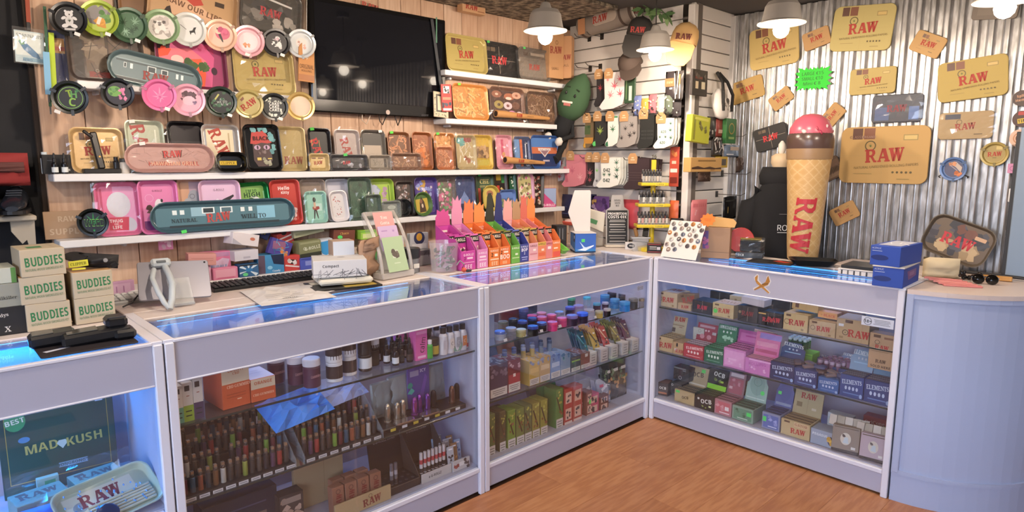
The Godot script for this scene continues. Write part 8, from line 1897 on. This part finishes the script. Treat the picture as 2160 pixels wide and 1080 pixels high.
	const WARN := "|r c6c2bc 0 -.36 .94 .26|r 6a6866 0 -.3 .7 .02|r 6a6866 0 -.36 .7 .02|r 6a6866 0 -.42 .5 .02"
	var m := [["dark purple packs carton, first at the post", -1.182,.46,.119,.165, "3f3048", "d 6a5a70 0 .3 .9 .3 9 .1 3|r c8bcc4 -.3 -.4 .3 .1"], ["dark red packs carton, second from the post", -1.078,.451,.086,.166, "6a2028", "d b0888a 0 .35 .9 .2 6 .1 3|r 9a3038 0 -.1 .9 .3|r d8d0cc 0 .02 .2 .1|r b83038 0 -.46 1 .06"], ["yellow packs carton, first of two", -.935,.44,.074,.13, "b89a4a", "d 7f8aa8 0 .4 .9 .15 5 .12 3|r c8a858 0 .1 .8 .2"], ["yellow packs carton, second of two", -.857,.437,.079,.132, "b0925a", "d 7f8aa8 0 .4 .9 .15 5 .12 4|r c8b080 0 .1 .8 .2"], ["pale blue packs carton beside the yellow ones", -.776,.441,.076,.128, "6a86b4", "d 4a6aa8 0 .4 .9 .2 5 .12 4|r a8b8d0 0 .08 .8 .2"], ["blue-grey packs carton, next to the pale blue", -.697,.436,.078,.116, "7a90a8", "d 3a6a90 0 .4 .9 .2 5 .12 4"], ["dark low packs carton with lime stripe", -.613,.42,.079,.085, "3a3a4a", "r 8aa84a 0 .2 .9 .1|r 5a4a4a 0 .4 .8 .1"], ["red-brown low packs carton before the teal fan", -.533,.418,.078,.086, "7a4a3c", "r c0bab4 .1 .34 .3 .2"]]
	for q in m:
		cb(q[0], "A", M, [q[1], q[2], q[3], q[4]], -0.06, 0.12, q[5], q[6] + WARN, {"g": CP, "n": "sachet_carton", "top": "k 8a94a8 0 0 .9 .9 16 .3 .09 4"})
	# upright cylindrical packs that stand in the cartons
	for k in 12:
		var pk := thing("cylinder_pack", "slim %s pack standing in the cartons, %s from the left" % [["blue", "yellow", "grey"][k / 4], NTH[k]], "pack", "slim packs in the cartons", Vector3(-1.08 + k * 0.033, M + 0.11, -0.13 - k % 2 * 0.035))
		part(pk, "tube", lathe([[0.012, 0], [0.0125, 0.002], [0.0125, 0.06]], 12), mat(["8a8a5c", "b0985a", "6a7a90"][k / 4], 0.35))
		part(pk, "cap", lathe([[0.013, 0.06], [0.013, 0.074], [0.01, 0.077]], 12), mat(["4a5a8a", "7f8aa8", "3a4a6a"][k / 4], 0.3))
	var fan := [["teal and navy", -.464, "1f4a5c", "3f8a9a"], ["yellow and black", -.363, "a88a3a", "4a3a2c"], ["red with tan edge", -.27, "9a3a34", "c8a088"], ["olive and yellow", -.167, "6a6a38", "b0a44a"], ["purple and tan", -.066, "4a3044", "9a8060"], ["dark green", .032, "3a5a38", "6a8a4a"]]
	for q in fan:
		var i := fan.find(q)
		var o := cb("white-panelled carton of %s cigar sleeves, %s from the left" % [q[0], NTH[i]], "A", M, [q[1], 0, 0.066, 0.075], -0.06, 0.14, "bcb8b2", "t 3a3838 0 .3 .11 0 b Smoking|t 3a3838 0 .1 .11 0 b damages|t 3a3838 0 -.1 .11 0 b health|r 5a5856 0 -.32 .7 .05|r 2a2826 .47 0 .05 1", {"g": "white-panelled cigar cartons", "n": "cigar_carton"})
		for k in 4:
			var s := thing("cigar_sleeve", "%s cigar sleeve, %s in its white-panelled carton" % [q[0], NTH[k]], "sleeve", "cigar sleeves on the middle shelf", Vector3(q[1] - 0.018 + k * 0.011, M + 0.06, -0.1 - k * 0.032), Vector3(-26, -14, 5))
			part(s, "sleeve", pouch(0.05, 0.13, 0.008, k, 0.1), mat(q[2], 0.25))
			decal(s, 0.046, 0.12, "r %s -.1 .1 .16 .7 24|r d8d0c0 .2 .3 .3 .06|d 1c1c1e .1 -.2 .5 .3 4 .12 %d" % [q[3], k], Vector3(0, 0.065, 0.0048))
	for q in [["open kraft flap box behind the yellow packs", -1.08, "a88e62", 0.14, -20], ["navy open box lid behind the slim packs", -.96, "2f3f6e", 0.13, -16], ["brown open flap at the back of the middle shelf", -.86, "7a5040", 0.12, -10], ["grey blue propped lid beside the teal sleeves", -.66, "5f6a94", 0.13, -12], ["dark photographic lid behind slim packs", -.77, "232838", 0.12, -14]]:
		var o := thing("open_lid", q[0], "lid", "", Vector3(q[1], M, -0.33), Vector3(q[4], -6, 4))
		part(o, "flap", box(0.12, q[3], 0.004, 0.001), mat(q[2], 0.6), Vector3(0, 0.06 + q[3] / 2, 0))
		part(o, "box", box(0.12, 0.07, 0.08, 0.001), mat(q[2], 0.6), Vector3(0, 0.036, 0.04))
	cb("reddish clear carton at the post on the middle shelf", "A", M, [-1.25, 0, 0.08, 0.17], -0.24, 0.06, "7a4a50", "r a83a3c 0 -.2 .9 .14|r 9a8a90 0 .2 .7 .5")
	# bottom
	const F := 0.121
	const CIG := "green cigar packs standing at the bottom"
	for k in 8:
		var q: Array = [[-1.227,.218,.042,.222], [-1.157,.218,.042,.219], [-1.095,.21,.055,.207], [-1.034,.203,.056,.2], [-.978,.209,.052,.202], [-.92,.208,.056,.198], [-.86,.21,.054,.2], [-.74,.221,.057,.229]][k]
		cb("tall green and yellow cigar pack with white panel, %s from the left along the bottom" % NTH[k], "A", F, q, -0.06, 0.09, ["5a6a34", "4a4a2c", "6a8a34", "6a7a3c", "5f6a44", "8a8440", "8a8a3c", "4a7a3c"][k], "r 3a2c1c -.1 .1 .16 .5 20|d a8a84a .1 .3 .6 .3 5 .14 %d|d 7a4a2c 0 0 .6 .3 3 .14 %d|r 2a2a24 .46 0 .06 1" % [k, k + 3] + WARN, {"g": CIG, "n": "cigar_pack"})
	cb("dark green carton behind the cigar packs", "A", F, [-1.12, 0, 0.3, 0.14], -0.2, 0.1, "28321e", "r 4a5a34 .1 .1 .3 .3")
	cb("bright green round-cornered pack beside the red tins", "A", F, [-.718,.258,.105,.115], -0.16, 0.05, "2f7a44", "e 3f9a5a 0 .1 .3 .3", {"up": 0.11})
	var reds := [[-.669,.214,.07,.215, "a83a34"], [-.592,.206,.077,.211, "a8443c"], [-.492,.188,.047,.153, "7a4a40"], [-.45,.174,.087,.127, "b8486a"], [-.357,.159,.083,.094, "6a4038"]]
	for k in 5:
		cb(["red flip pack with pale cartoonless panels, first of the red packs", "red flip pack with tan panels, second of the red packs", "dull brown-red pack with a green tag, third of the red packs", "hot pink pack with bow-shaped lid, fourth of the red packs", "brown pack, last of the red packs before the clear bags"][k], "A", F, reds[k], -0.06, 0.06, reds[k][4], "r d0b0a0 0 .26 .7 .3|d 3a3440 0 .24 .4 .2 4 .12 %d|r d0b0a0 0 -.18 .7 .3|d 3a3440 0 -.2 .4 .2 4 .12 %d|r d8c4b8 0 -.42 .9 .08" % [k, k + 4] + ("|e 54d060 .1 .1 .2 .1" if k == 2 else ""), {"g": "red packs at the bottom", "n": "red_pack"})
	for k in 4:
		pack("clear_bag", "crumpled clear and grey bag, %s past the red packs at the bottom" % NTH[k], "bag", "clear bags at the bottom", "A", -.5 + k * 0.1, F + 0.085, 0.12, 0.17, ["8a8c9c", "a4a6b4", "9a9cae", "5a6060"][k], "r d0d0d8 -.1 .2 .5 .1 20|k c8c8d4 0 0 .8 .8 7 .4 .03 %d|r b83a5a -.3 .3 .3 .1" % k, {"out": -0.1 - k % 2 * 0.05, "t": 0.05, "rough": 0.15, "lean": -12})
	for k in 3:
		pack("dark_bag", "dark printed bag with orange patch, %s heaped at the far bottom corner" % NTH[k], "bag", "dark bags at the far bottom corner", "A", -.26 + k * 0.075, F + 0.13, 0.1, 0.24, ["2c3438", "3a322c", "4a3a30"][k], "d b88a5c .1 -.1 .5 .5 4 .14 %d|r c8c4bc 0 .3 .5 .08|d 5f7a5a -.2 .2 .4 .3 4 .12 %d" % [k, k + 6], {"out": -0.12, "t": 0.04, "rough": 0.3, "lean": -5})
	cb("flat grey plastic sheet pack lying behind the red packs", "A", F, [-.62, 0, 0.22, 0.19], -0.25, 0.03, "7a7c8a", "r 9a9cac .1 .1 .6 .5", {"lean": -20.0})


func paper_cabinet_wares() -> void:
	const S := 0.696
	const TB := "tan and black cartons on the paper counter's upper shelf"
	const RF := "o 5a4a34 -.36 .0 .16 .03|t a5342c .06 0 .34 2 s RAW|r 5a4434 -.3 .38 .2 .12|r 8a7450 .3 -.36 .1 .12|r a08c64 -.02 0 .006 .9"
	const BF := "t b8323a .02 0 .34 0 s RAW|r b8b0a8 .02 .1 .01 .9|r 3a3634 0 .4 .9 .06"
	cb("tan carton with red lettering at the corner end of the upper shelf", "B", S, [.068,.728,.137,.089], -0.06, 0.14, "b4a284", RF, {"g": TB, "top": "r a8a4a8 .1 0 .6 .7|t 9a4a40 -.1 .2 .4 0 s RAW"})
	cb("tilted tan carton lid with red lettering beside the corner carton", "B", S, [.192,.748,.106,.065], -0.08, 0.05, "7a6650", "t a04038 .1 0 .5 14 s RAW|r 5a4434 -.3 .3 .2 .2", {"up": 0.03, "roll": 6.0})
	cb("low tan carton with red lettering, second along the upper shelf", "B", S, [.185,.705,.088,.038], -0.06, 0.1, "b09a7c", "t a5342c .06 .05 .5 4 s RAW", {"g": TB})
	cb("black carton with red lettering, third along the upper shelf", "B", S, [.299,.712,.125,.072], -0.06, 0.12, "252327", BF, {"g": TB})
	cb("tan carton with a green sticker and open roll top", "B", S, [.429,.712,.127,.078], -0.06, 0.13, "b8a67c", RF + "|e 54d060 -.36 -.1 .1 .16", {"g": TB, "top": "r c4a878 .1 0 .9 .8|t a07a50 0 0 .4 0 n RAW"})
	cb("black carton with muted red lettering under a white flap", "B", S, [.573,.72,.112,.086], -0.06, 0.12, "2a2728", "t 8a3a3c 0 .05 .3 0 s RAW|r a8a4a0 0 0 .015 .9|e 8a7a5a -.4 .1 .07 .1", {"g": TB})
	cb("white open flap lying on the muted black carton", "B", S, [.592,.77,.129,.038], -0.07, 0.09, "bcb8bc", "", {"up": 0.095, "roll": -3.0})
	cb("black carton with gold flap, further along the upper shelf", "B", S, [.685,.709,.104,.067], -0.06, 0.12, "232124", BF + "|r c09a50 -.3 .46 .4 .1", {"g": TB})
	cb("black carton with bright red lettering beside the tan open one", "B", S, [.717,.705,.093,.077], -0.06, 0.12, "262425", BF, {"g": TB})
	cb("black printed carton with an open red and silver top, rear", "B", S, [.707,.778,.118,.09], -0.2, 0.08, "1c1a1c", "r b83a34 0 -.2 .6 .1|d b8b0b0 0 -.3 .7 .16 6 .06 3|r 9a9488 .3 .1 .02 .6", {"up": 0.04})
	cb("tan carton with red lettering under an open tan lid", "B", S, [.831,.716,.124,.091], -0.06, 0.13, "bba678", RF, {"g": TB})
	cb("open tan lid box resting on the lettered tan carton", "B", S, [.86,.796,.131,.086], -0.09, 0.08, "bb9f6a", "t a5382c .0 .4 .2 0 s RAW|r 6a4a38 -.3 -.2 .14 .4|r a88c58 .05 0 .01 .9|r 8a7448 .3 .1 .14 .2", {"up": 0.108, "roll": -3.0})
	cb("tan carton with round seal, lower middle of the upper shelf", "B", S, [.963,.712,.127,.075], -0.06, 0.13, "b09a78", RF, {"g": TB})
	cb("orange-tan slim box lying on the round seal carton", "B", S, [.97,.75,.094,.031], -0.1, 0.06, "c8945c", "t b84a2c .1 0 .4 0 s BLACK|o 8a5a34 -.3 0 .1 .04", {"up": 0.085})
	cb("wide tan carton with large red lettering beside the upright one", "B", S, [1.104,.724,.148,.109], -0.06, 0.14, "a8926f", "o 4a3c2c -.22 -.12 .13 .03|f 4f6a3a -.22 -.13 .06|t a5342c .2 -.12 .34 0 s RAW|r 5a4434 -.12 .4 .24 .14|r c8ccd0 -.36 .2 .16 .12|r 8a7450 -.34 -.36 .12 .1|r 8a7654 .3 0 .006 .9", {"g": TB})
	cb("tall upright tan carton with seal and two printed words", "B", S, [1.243,.706,.109,.17], -0.04, 0.06, "a5896a", "r 5a4434 -.22 .43 .28 .08|r 7a5a44 .24 .4 .36 .06|o 4a3c2c -.2 .26 .1 .02|t a5342c .0 .12 .13 0 s RAW|r 7a6444 0 0 .8 .015|t 4a3a2c .0 -.28 .1 0 s RAW|t 2a241c 0 -.43 .07 0 b SOLD HERE|r 8a6e50 -.06 0 .006 .95", {"up": -0.1 + 0.0, "n": "sign_box"})
	cb("kraft carton lying at the back behind the lettered cartons", "B", S, [.971,.765,.187,.092], -0.3, 0.06, "8a6a50", "t 7a3a30 -.1 .3 .2 0 s RAW|r 3a2a24 -.3 -.2 .1 .5|r a8896a .1 0 .5 .4")
	cb("cream low carton at the back of the upper shelf", "B", S, [.429,.774,.128,.061], -0.25, 0.08, "a89c84", "r 8a7a60 -.2 .1 .12 .3|r 6aa06a .2 0 .2 .16|r 7a6448 0 -.4 .3 .2", {"up": 0.03})
	cb("black carton with lime grass edge at the back of the upper shelf", "B", S, [.302,.78,.123,.071], -0.25, 0.08, "1d201e", "d 6ac03a 0 -.42 .9 .1 9 .06 3|r 8a8a86 0 0 .02 .9", {"up": 0.03})
	cb("navy and gold carton at the back beside the cream one", "B", S, [.579,.778,.105,.072], -0.25, 0.08, "1e1f26", "r b89a3c -.3 .1 .2 .4|r 7a8ad0 -.46 .1 .1 .8|r a8a098 .1 0 .02 .9|d 5a4a3c .3 .1 .3 .5 4 .1 3", {"up": 0.03})
	var st := thing("age_sticker", "white rectangular age notice sticker on the cabinet glass", "sticker", "", pos("B", 1.228,.826, 0.004), facing("B"))
	part(st, "card", box(0.135, 0.042, 0.001, 0.0003), mat("c4c8d4", 0.4))
	decal(st, 0.135, 0.042, "o 2c2e34 -.3 0 .42 .05|t 2c2e34 -.3 0 .34 0 b 18+|r 7a7c84 .14 .26 .5 .06|r 7a7c84 .16 .1 .5 .06|r 7a7c84 .14 -.06 .44 .06|r 7a7c84 .14 -.22 .52 .06", Vector3(0, 0, 0.0007))
	st = thing("security_sticker", "small grey outlined camera notice on the glass by the corner post", "sticker", "", pos("A", -.121,.827, 0.001), facing("A"))
	part(st, "card", box(0.06, 0.026, 0.0008, 0.0003), mat("a4a6b8", 0.5))
	decal(st, 0.06, 0.026, "o 4a4c54 -.3 0 .42 .08|e 4a4c54 -.3 0 .06 .14|r 5a5c64 .18 .24 .5 .05|r 5a5c64 .18 .08 .5 .05|r 5a5c64 .18 -.08 .46 .05|r 4a4c54 .16 -.3 .56 .05", Vector3(0, 0, 0.0006))
	st = thing("pipe_sticker", "sticker of two crossed carved pipes on the white counter front", "sticker", "", pos("B", .671,.928, -0.0055), facing("B"))
	part(st, "outline", prism(poly([-.048, .03, -.03, .05, -.022, .044, -.02, .016, 0, -.002, .016, .01, .02, .04, .03, .052, .046, .02, .036, -.006, .016, -.014, .046, -.038, .038, -.05, .0, -.022, -.044, -.042, -.05, -.03, -.014, -.008, -.044, .014]), 0.0006, 0.0), mat("d0ccc8", 0.5))
	decal(st, 0.1, 0.1, "p b8823c -.42 .28 -.3 .42 -.26 .4 -.28 .14 .4 -.4 .36 -.46 -.3 -.02 -.4 .14|p a87434 .4 .18 .3 .46 .25 .4 .16 .12 -.44 -.36 -.4 -.4 .3 -.02|p 5a4024 -.02 .0 .3 .06 .3 .03 .0 -.04|r 8a6430 -.3 .1 .1 .02 30|r 8a6430 .28 .1 .1 .02 -30", Vector3(0, 0, 0.0008))
	# middle shelf: displays
	const M := 0.421
	flip("tan paper display with red lettering, at the corner end of the middle shelf", "B", M, [.058,.427,.119,.086], -0.06, 0.14, "b39c72", "t a5342c .1 -.05 .4 4 s RAW|o 5a4a34 -.34 0 .16 .04|r 5a4434 -.3 .36 .2 .14", "b0a488", "t a5382c .1 .34 .26 2 s RAW|r 8a7a5c 0 0 .8 .06|r 4a3a34 -.2 -.3 .2 .24|r 8a5a4c .2 -.1 .2 .04", 0.11, "a8926a", {"g": "paper displays on the middle shelf"})
	cb("narrow tan carton with a figure print beside the first display", "B", M, [.154,.428,.068,.073], -0.06, 0.12, "b0926a", "r 2a2422 -.1 .3 .16 .3|r c8c4c0 -.2 -.1 .3 .2|t a5382c .2 -.2 .3 0 s RAW")
	cb("white folded card standing behind the tan displays", "B", M, [.204,.54,.073,.078], -0.2, 0.02, "b4b4ac", "o 8a8a80 .1 .3 .14 .03|r 9a9a90 0 -.2 .6 .06", {"up": 0.07, "n": "card", "cat": "card"})
	const BAND := "t %s .05 .26 .2 4 b %s|e %s -.24 -.06 .05 .1|e %s -.08 -.06 .05 .1|e %s .08 -.06 .05 .1|e %s .24 -.06 .05 .1|r %s .0 -.34 .7 .05"
	flip("red paper display with white dots and lettering, middle shelf", "B", M, [.256,.427,.129,.08], -0.06, 0.14, "a8323c", BAND % ["e0c8c4", "ELEMENTS", "e4d0cc", "e4d0cc", "e4d0cc", "e4d0cc", "d8a8a4"], "963848", "r c09aa4 0 .34 .8 .14|e d8b8bc -.2 .1 .05 .06|e d8b8bc -.05 .1 .05 .06|e d8b8bc .1 .1 .05 .06|e c88a94 -.2 -.26 .12 .14|e c88a94 .16 -.26 .12 .14|r b8b0b4 .4 0 .2 .16", 0.105, "b8a4ac", {"g": "paper displays on the middle shelf"})
	flip("dark green paper display with white lettering, middle shelf", "B", M, [.385,.431,.118,.086], -0.06, 0.14, "1f5f44", BAND % ["c8d8cc", "ELEMENTS", "d0dcd0", "d0dcd0", "d0dcd0", "d0dcd0", "6aa084"], "2a7450", "r d0dcd4 0 .38 .9 .16|t 1f5f44 0 .38 .14 0 b ELEMENTS|e c8d8cc -.2 .14 .05 .06|e c8d8cc 0 .14 .05 .06|e c8d8cc .2 .14 .05 .06|d 9ac8a8 .1 -.2 .6 .16 6 .1 4", 0.115, "3f8a64", {"g": "paper displays on the middle shelf"})
	flip("large pink paper display with an open lid, middle shelf", "B", M, [.51,.436,.128,.11], -0.06, 0.16, "c07ab0", "r cf94c0 0 0 .9 .8|r d8a8cc -.1 -.05 .4 .1|d d8a8cc 0 -.2 .7 .3 6 .06 3", "b04a90", "r c86aa8 0 0 .8 .6|r b83f8c .1 .1 .5 .1", 0.08, "c86aa0", {"g": "paper displays on the middle shelf"})
	flip("pink paper display with lilac top behind its flap, middle shelf", "B", M, [.648,.439,.138,.084], -0.05, 0.1, "bd76b0", "t a85a98 0 .2 .2 6 b ROLLING|d d8a4cc 0 -.1 .7 .3 6 .08 3|r d8a8d0 .1 .44 .9 .08", "cf6a98", "r 9a80c4 .1 .36 .9 .24|r d88aa8 0 0 .9 .2|r b84a70 0 -.3 .9 .14", 0.13, "d88aa4", {"g": "paper displays on the middle shelf"})
	cb("tan lettered card half hidden behind the pink displays", "B", M, [.536,.545,.081,.048], -0.28, 0.02, "a08870", "t 9a3a34 0 0 .5 0 s RAW", {"up": 0.1, "n": "card", "cat": "card"})
	cb("peach torn display flap standing behind the pink display", "B", M, [.587,.594,.132,.091], -0.26, 0.01, "b89a94", "p 6a5a54 -.5 -.5 .1 -.5 .1 .1 -.2 .0 -.3 -.1", {"up": 0.1, "n": "flap", "cat": "box"})
	cb("dusky open cartons at the back corner of the middle shelf", "B", M, [.352,.57,.197,.094], -0.3, 0.08, "6f6458", "r 8a8474 .1 -.1 .6 .2 8|r 4a443c -.2 .3 .4 .2")
	cb("lime green carton of white-tipped tubes", "B", M, [.794,.54,.127,.077], -0.24, 0.1, "7fc03c", "r b0d4e0 0 0 .2 .3|r 6aa832 0 .4 1 .1", {"up": 0.04})
	for k in 12:
		var o := thing("tip_tube", "white-tipped green tube, %s in the lime carton" % NTH[k], "tube", "tubes in the lime carton", pos("B", .729 + k % 4 * 0.027, M + 0.13, -0.255 - k / 4 * 0.028), Vector3(0, 0, 0))
		part(o, "tube", lathe([[0.009, 0], [0.009, 0.045]], 10), mat("2f6a3a", 0.4))
		part(o, "tip", lathe([[0.0095, 0.045], [0.0095, 0.058], [0.006, 0.06]], 10), mat("c8d4d0", 0.4))
	for k in 16:
		var o := thing("tip_tube", "mauve striped tube, %s in the rank before the upright carton" % NTH[k], "tube", "mauve tubes on the middle shelf", pos("B", .915 + k % 4 * 0.03 + k / 4 * 0.012, M, -0.2 - k / 4 * 0.032), Vector3.ZERO)
		part(o, "tube", lathe([[0.0115, 0], [0.0118, 0.001], [0.0118, 0.12], [0.01, 0.122]], 10), mat("80607c", 0.35))
		part(o, "tip", lathe([[0.0122, 0.1], [0.0122, 0.116]], 10), mat("b8a4b8", 0.35))
	for k in 2:
		cb(["mauve pack beside the mauve tubes, nearer", "mauve pack beside the mauve tubes, farther"][k], "B", M, [1.07 + k * 0.07, 0, 0.07, 0.12 - k * 0.02], -0.2, 0.06, "7a5a78", "r a88aa8 .1 0 .3 .8", {"lean": -10.0})
	const EL := "t b8c8dc 0 .22 .2 5 s ELEMENTS|e a8b8d4 -.24 -.08 .05 .09|e a8b8d4 -.08 -.08 .05 .09|e a8b8d4 .08 -.08 .05 .09|e a8b8d4 .24 -.08 .05 .09|r 5a7ab0 0 -.32 .7 .05|e 8aa4cc .42 -.36 .06 .1"
	const LD := "t d8e4e4 0 .36 .2 -4 s ELEMENTS|e a8b4c4 -.16 .1 .04 .06|e a8b4c4 0 .1 .04 .06|e a8b4c4 .16 .1 .04 .06|r 8ab0cc 0 -.1 .7 .06"
	var els := [["navy paper display with white lettering, first of the blues", .781,.436,.126,.094, "1c2c58", "2f4470", .09], ["navy paper display with booklets heaped on top", .903,.432,.113,.09, "1f3468", "4a5a80", .0], ["small bright blue carton between the navy displays", 1.015,.436,.098,.07, "2a5a94", "5a6a90", .0], ["wide navy paper display with red-tinted lettering", 1.121,.454,.106,.109, "22407a", "7a98b4", .11], ["navy paper display with copper edge, last of the blues", 1.235,.439,.115,.111, "203a70", "5a82a0", .1], ["slate paper display behind the small blue carton", .914,.518,.109,.064, "2f4478", "3f5288", .05], ["grey-blue display lid standing behind the wide navy one", 1.025,.5,.093,.091, "34508a", "5f7498", .06], ["pale blue paper display with white header at the far side", 1.136,.518,.116,.072, "5a7898", "7f9cb8", .1]]
	for q in els:
		if q[7] > 0.0:
			flip(q[0], "B", M, [q[1], q[2], q[3], q[4]], -0.055 if els.find(q) < 5 else -0.19, 0.12, q[5], EL, q[6], LD, q[7], "5a5c6c", {"g": "blue paper displays", "arch": 1})
		else:
			var o := cb(q[0], "B", M, [q[1], q[2], q[3], q[4]], -0.05, 0.1, q[5], EL, {"g": "blue paper displays", "n": "paper_display", "cat": "paper display"})
			for k in 6:
				part(o, "booklet", box(0.05, 0.012, 0.03, 0.001), mat(["5a4a48", "7a6a68", "3a4468"][k % 3], 0.5), Vector3(-0.06 + k % 3 * 0.055, q[4] + 0.008 + k / 3 * 0.01, -0.02 + k % 2 * 0.03), Vector3(0, k * 40, 6))
	# bottom
	const F := 0.137
	cb("small brown house-shaped box with white letters, at the corner end", "B", F, [.053,.167,.067,.08], -0.07, 0.08, "3a2a24", "t d8d4cc .0 .1 .2 0 b OCB|r a8643c 0 -.3 .8 .14", {"yaw": 14.0, "top": "r 6a4a3c 0 0 1 1"})
	cb("black box with a ring and white mark behind the house-shaped box", "B", F, [.128,.24,.077,.069], -0.1, 0.08, "17181a", "r d0d0d0 .1 -.05 .16 .3|o c8c8cc -.36 .3 .1 .03", {"up": 0.02})
	cb("black box with two pale lids, on the ringed black box", "B", F, [.134,.294,.108,.079], -0.14, 0.08, "1f2024", "o b8bcc0 -.06 -.3 .14 .03|r 6a7478 -.1 .44 .8 .12|r 8a9298 .2 .3 .2 .06", {"up": 0.1})
	flip("tan open paper display with brown letters and green tag", "B", F, [.215,.149,.132,.075], -0.05, 0.14, "b09c72", "t 4a3824 .05 .0 .22 8 b OCB|r 54d060 -.34 .36 .2 .2", "a89674", "t 4a3a28 0 .1 .24 6 b OCB|r 54d060 .26 .34 .2 .18|r c8c0ac 0 -.4 .9 .08", .12, "6a5c40", {"g": "paper displays at the bottom"})
	flip("black open paper display with white letters and lime band", "B", F, [.346,.158,.125,.085], -0.05, 0.14, "1c1d1c", "t d8dcd4 .1 .1 .3 8 b OCB|d 8aa84a 0 -.3 .2 .1 3 .06 3|r c8d49a .3 -.2 .12 .12|r c8ccc4 -.3 .2 .1 .14", "1f211e", "t d8dcd4 .05 .3 .22 -4 b OCB|r 8ad03a 0 -.36 1 .26|d 6a7a34 0 0 .3 .1 4 .08 3|r a8c84a .24 -.04 .16 .1", .12, "3a4a34", {"g": "paper displays at the bottom"})
	flip("pink paper display with grey frame at the bottom", "B", F, [.463,.166,.103,.087], -0.05, 0.14, "a87880", "r b8626c 0 0 .84 .8|r d8d4d4 .24 0 .24 .26|d c88a90 -.2 .1 .4 .4 4 .14 3|r d8c4c8 .1 -.32 .6 .08", "8a7078", "r a05a68 0 -.1 .84 .7|r d0c4c8 0 .4 .8 .16|r c8a8b0 -.3 -.2 .2 .12|d b87f8a 0 .05 .5 .3 4 .1 4", .13, "9a6a74", {"g": "paper displays at the bottom"})
	flip("sea green paper display with domed lid at the bottom", "B", F, [.581,.153,.123,.079], -0.05, 0.15, "7f9a8c", "r 5f8a74 0 0 .86 .8|r 48d868 .3 .1 .22 .28|d 3f6a54 -.1 .1 .4 .4 4 .12 3|r c0d0c8 0 -.3 .5 .06", "98bab0", "e 84aaa0 0 .1 .36 .4|o 5f8a80 0 .2 .2 .02|e 48d868 .3 -.16 .1 .08|r c4d8d0 0 -.4 .9 .04", .16, "4a6a58", {"arch": 1, "g": "paper displays at the bottom"})
	flip("periwinkle paper display with domed lid at the bottom", "B", F, [.74,.157,.097,.091], -0.05, 0.15, "7f8aaa", "r 5468a8 0 0 .86 .8|r 48d868 -.36 .1 .2 .3|d 8a98d0 .1 .1 .4 .4 4 .12 3|r c0c8dc .1 -.3 .5 .06", "4a5a94", "e 42528c 0 .1 .36 .4|r 48d868 -.3 .0 .2 .12|r 8a98b8 0 -.4 .9 .1", .15, "303a6a", {"arch": 1, "g": "paper displays at the bottom"})
	flip("tan paper display with red lettering and wing lids at the bottom", "B", F, [.87,.157,.149,.085], -0.05, 0.14, "b4a27a", "t a5342c .1 -.1 .34 2 s RAW|r c4ac88 .2 .34 .5 .3|t 8a5a40 .2 .34 .16 0 s GATOR|r 5a4a38 -.3 .4 .2 .12", "a89c78", "t 9a3430 0 .3 .24 0 s RAW|r 7a6c4c -.3 -.1 .2 .2|r c0b8a0 .24 -.2 .16 .1|r 8a7c5a 0 0 .01 .9", .13, "8a7654", {"g": "paper displays at the bottom"})
	cb("grey-blue box with a gold emblem at the glass", "B", F, [1.006,.158,.114,.08], -0.05, 0.1, "8a98ac", "t d0d8dc -.1 .2 .16 0 b PEGASUS|e 2f3a58 .36 -.05 .12 .3|d c8a03c .36 -.05 .14 .3 3 .16 3")
	cb("white box with a round brown seal behind the grey-blue box", "B", F, [1.045,.281,.119,.085], -0.16, 0.05, "aebcc8", "e 6a6a68 .1 .2 .2 .3|e d0d4d4 .1 .2 .17 .26|d a8884a .1 .2 .12 .2 3 .1 3|r 8aa0a8 -.4 0 .1 .5", {"up": 0.06})
	for q in [["grey carton of papers with a pale oval portrait at the bottom", 1.116,.227,.122,.127, "82796f", -7.0], ["lilac carton of papers with a pale oval portrait, last at the bottom", 1.24,.223,.113,.124, "a89aa4", -5.0]]:
		var o := cb(q[0], "B", F, [q[1], q[2], q[3], q[4]], -0.045, 0.07, q[5], "e c0bcb0 0 .02 .2 .24|d 3a3a3c -.06 .12 .06 .1 2 .06 2|p b0c0c8 -.1 -.14 .12 -.16 .08 .1 -.04 .08|r c8c8c4 .3 -.3 .16 .1|r 2a2a2c 0 -.46 1 .1|r 5a5248 0 .45 .9 .04", {"lean": -8.0, "yaw": q[6] * -1.5})
		for k in 5:
			part(o, "booklet", box(0.035, 0.05, 0.006, 0.001), mat("a09888" if k % 2 else "c0b8ac", 0.5), Vector3(-0.07 + k * 0.036, q[4] + 0.012, -0.015), Vector3(-10, k * 8 - 16, 0))
	cb("dark red box with pale script at the far back corner", "B", F, [1.171,.296,.108,.095], -0.28, 0.06, "8a2a3c", "t c8b0b4 .0 .2 .2 6 s OriCone", {"up": 0.04})
	cb("tan small carton beside the dark red box", "B", F, [1.233,.292,.041,.083], -0.22, 0.06, "9a8658", "r 6a5a3c 0 -.2 .7 .1", {"up": 0.02})
	cb("green and dark carton at the back, behind the periwinkle lid", "B", F, [.774,.289,.112,.067], -0.26, 0.06, "2f6a44", "r 54d060 -.3 .3 .3 .3|r 26302c .1 -.1 .8 .5", {"up": 0.1})
	cb("dark crumpled carton at the middle back of the bottom", "B", F, [.277,.296,.165,.088], -0.3, 0.08, "3a3634", "p a878a0 -.1 -.5 .2 -.5 .3 .3 .1 .4|r c0bcb8 -.2 -.1 .3 .3 20", {"up": 0.06})
	cb("wood-toned carton at the back below the pink displays", "B", F, [.448,.319,.145,.066], -0.28, 0.08, "8a6a4a", "r a8845c .2 .2 .5 .4", {"up": 0.06})
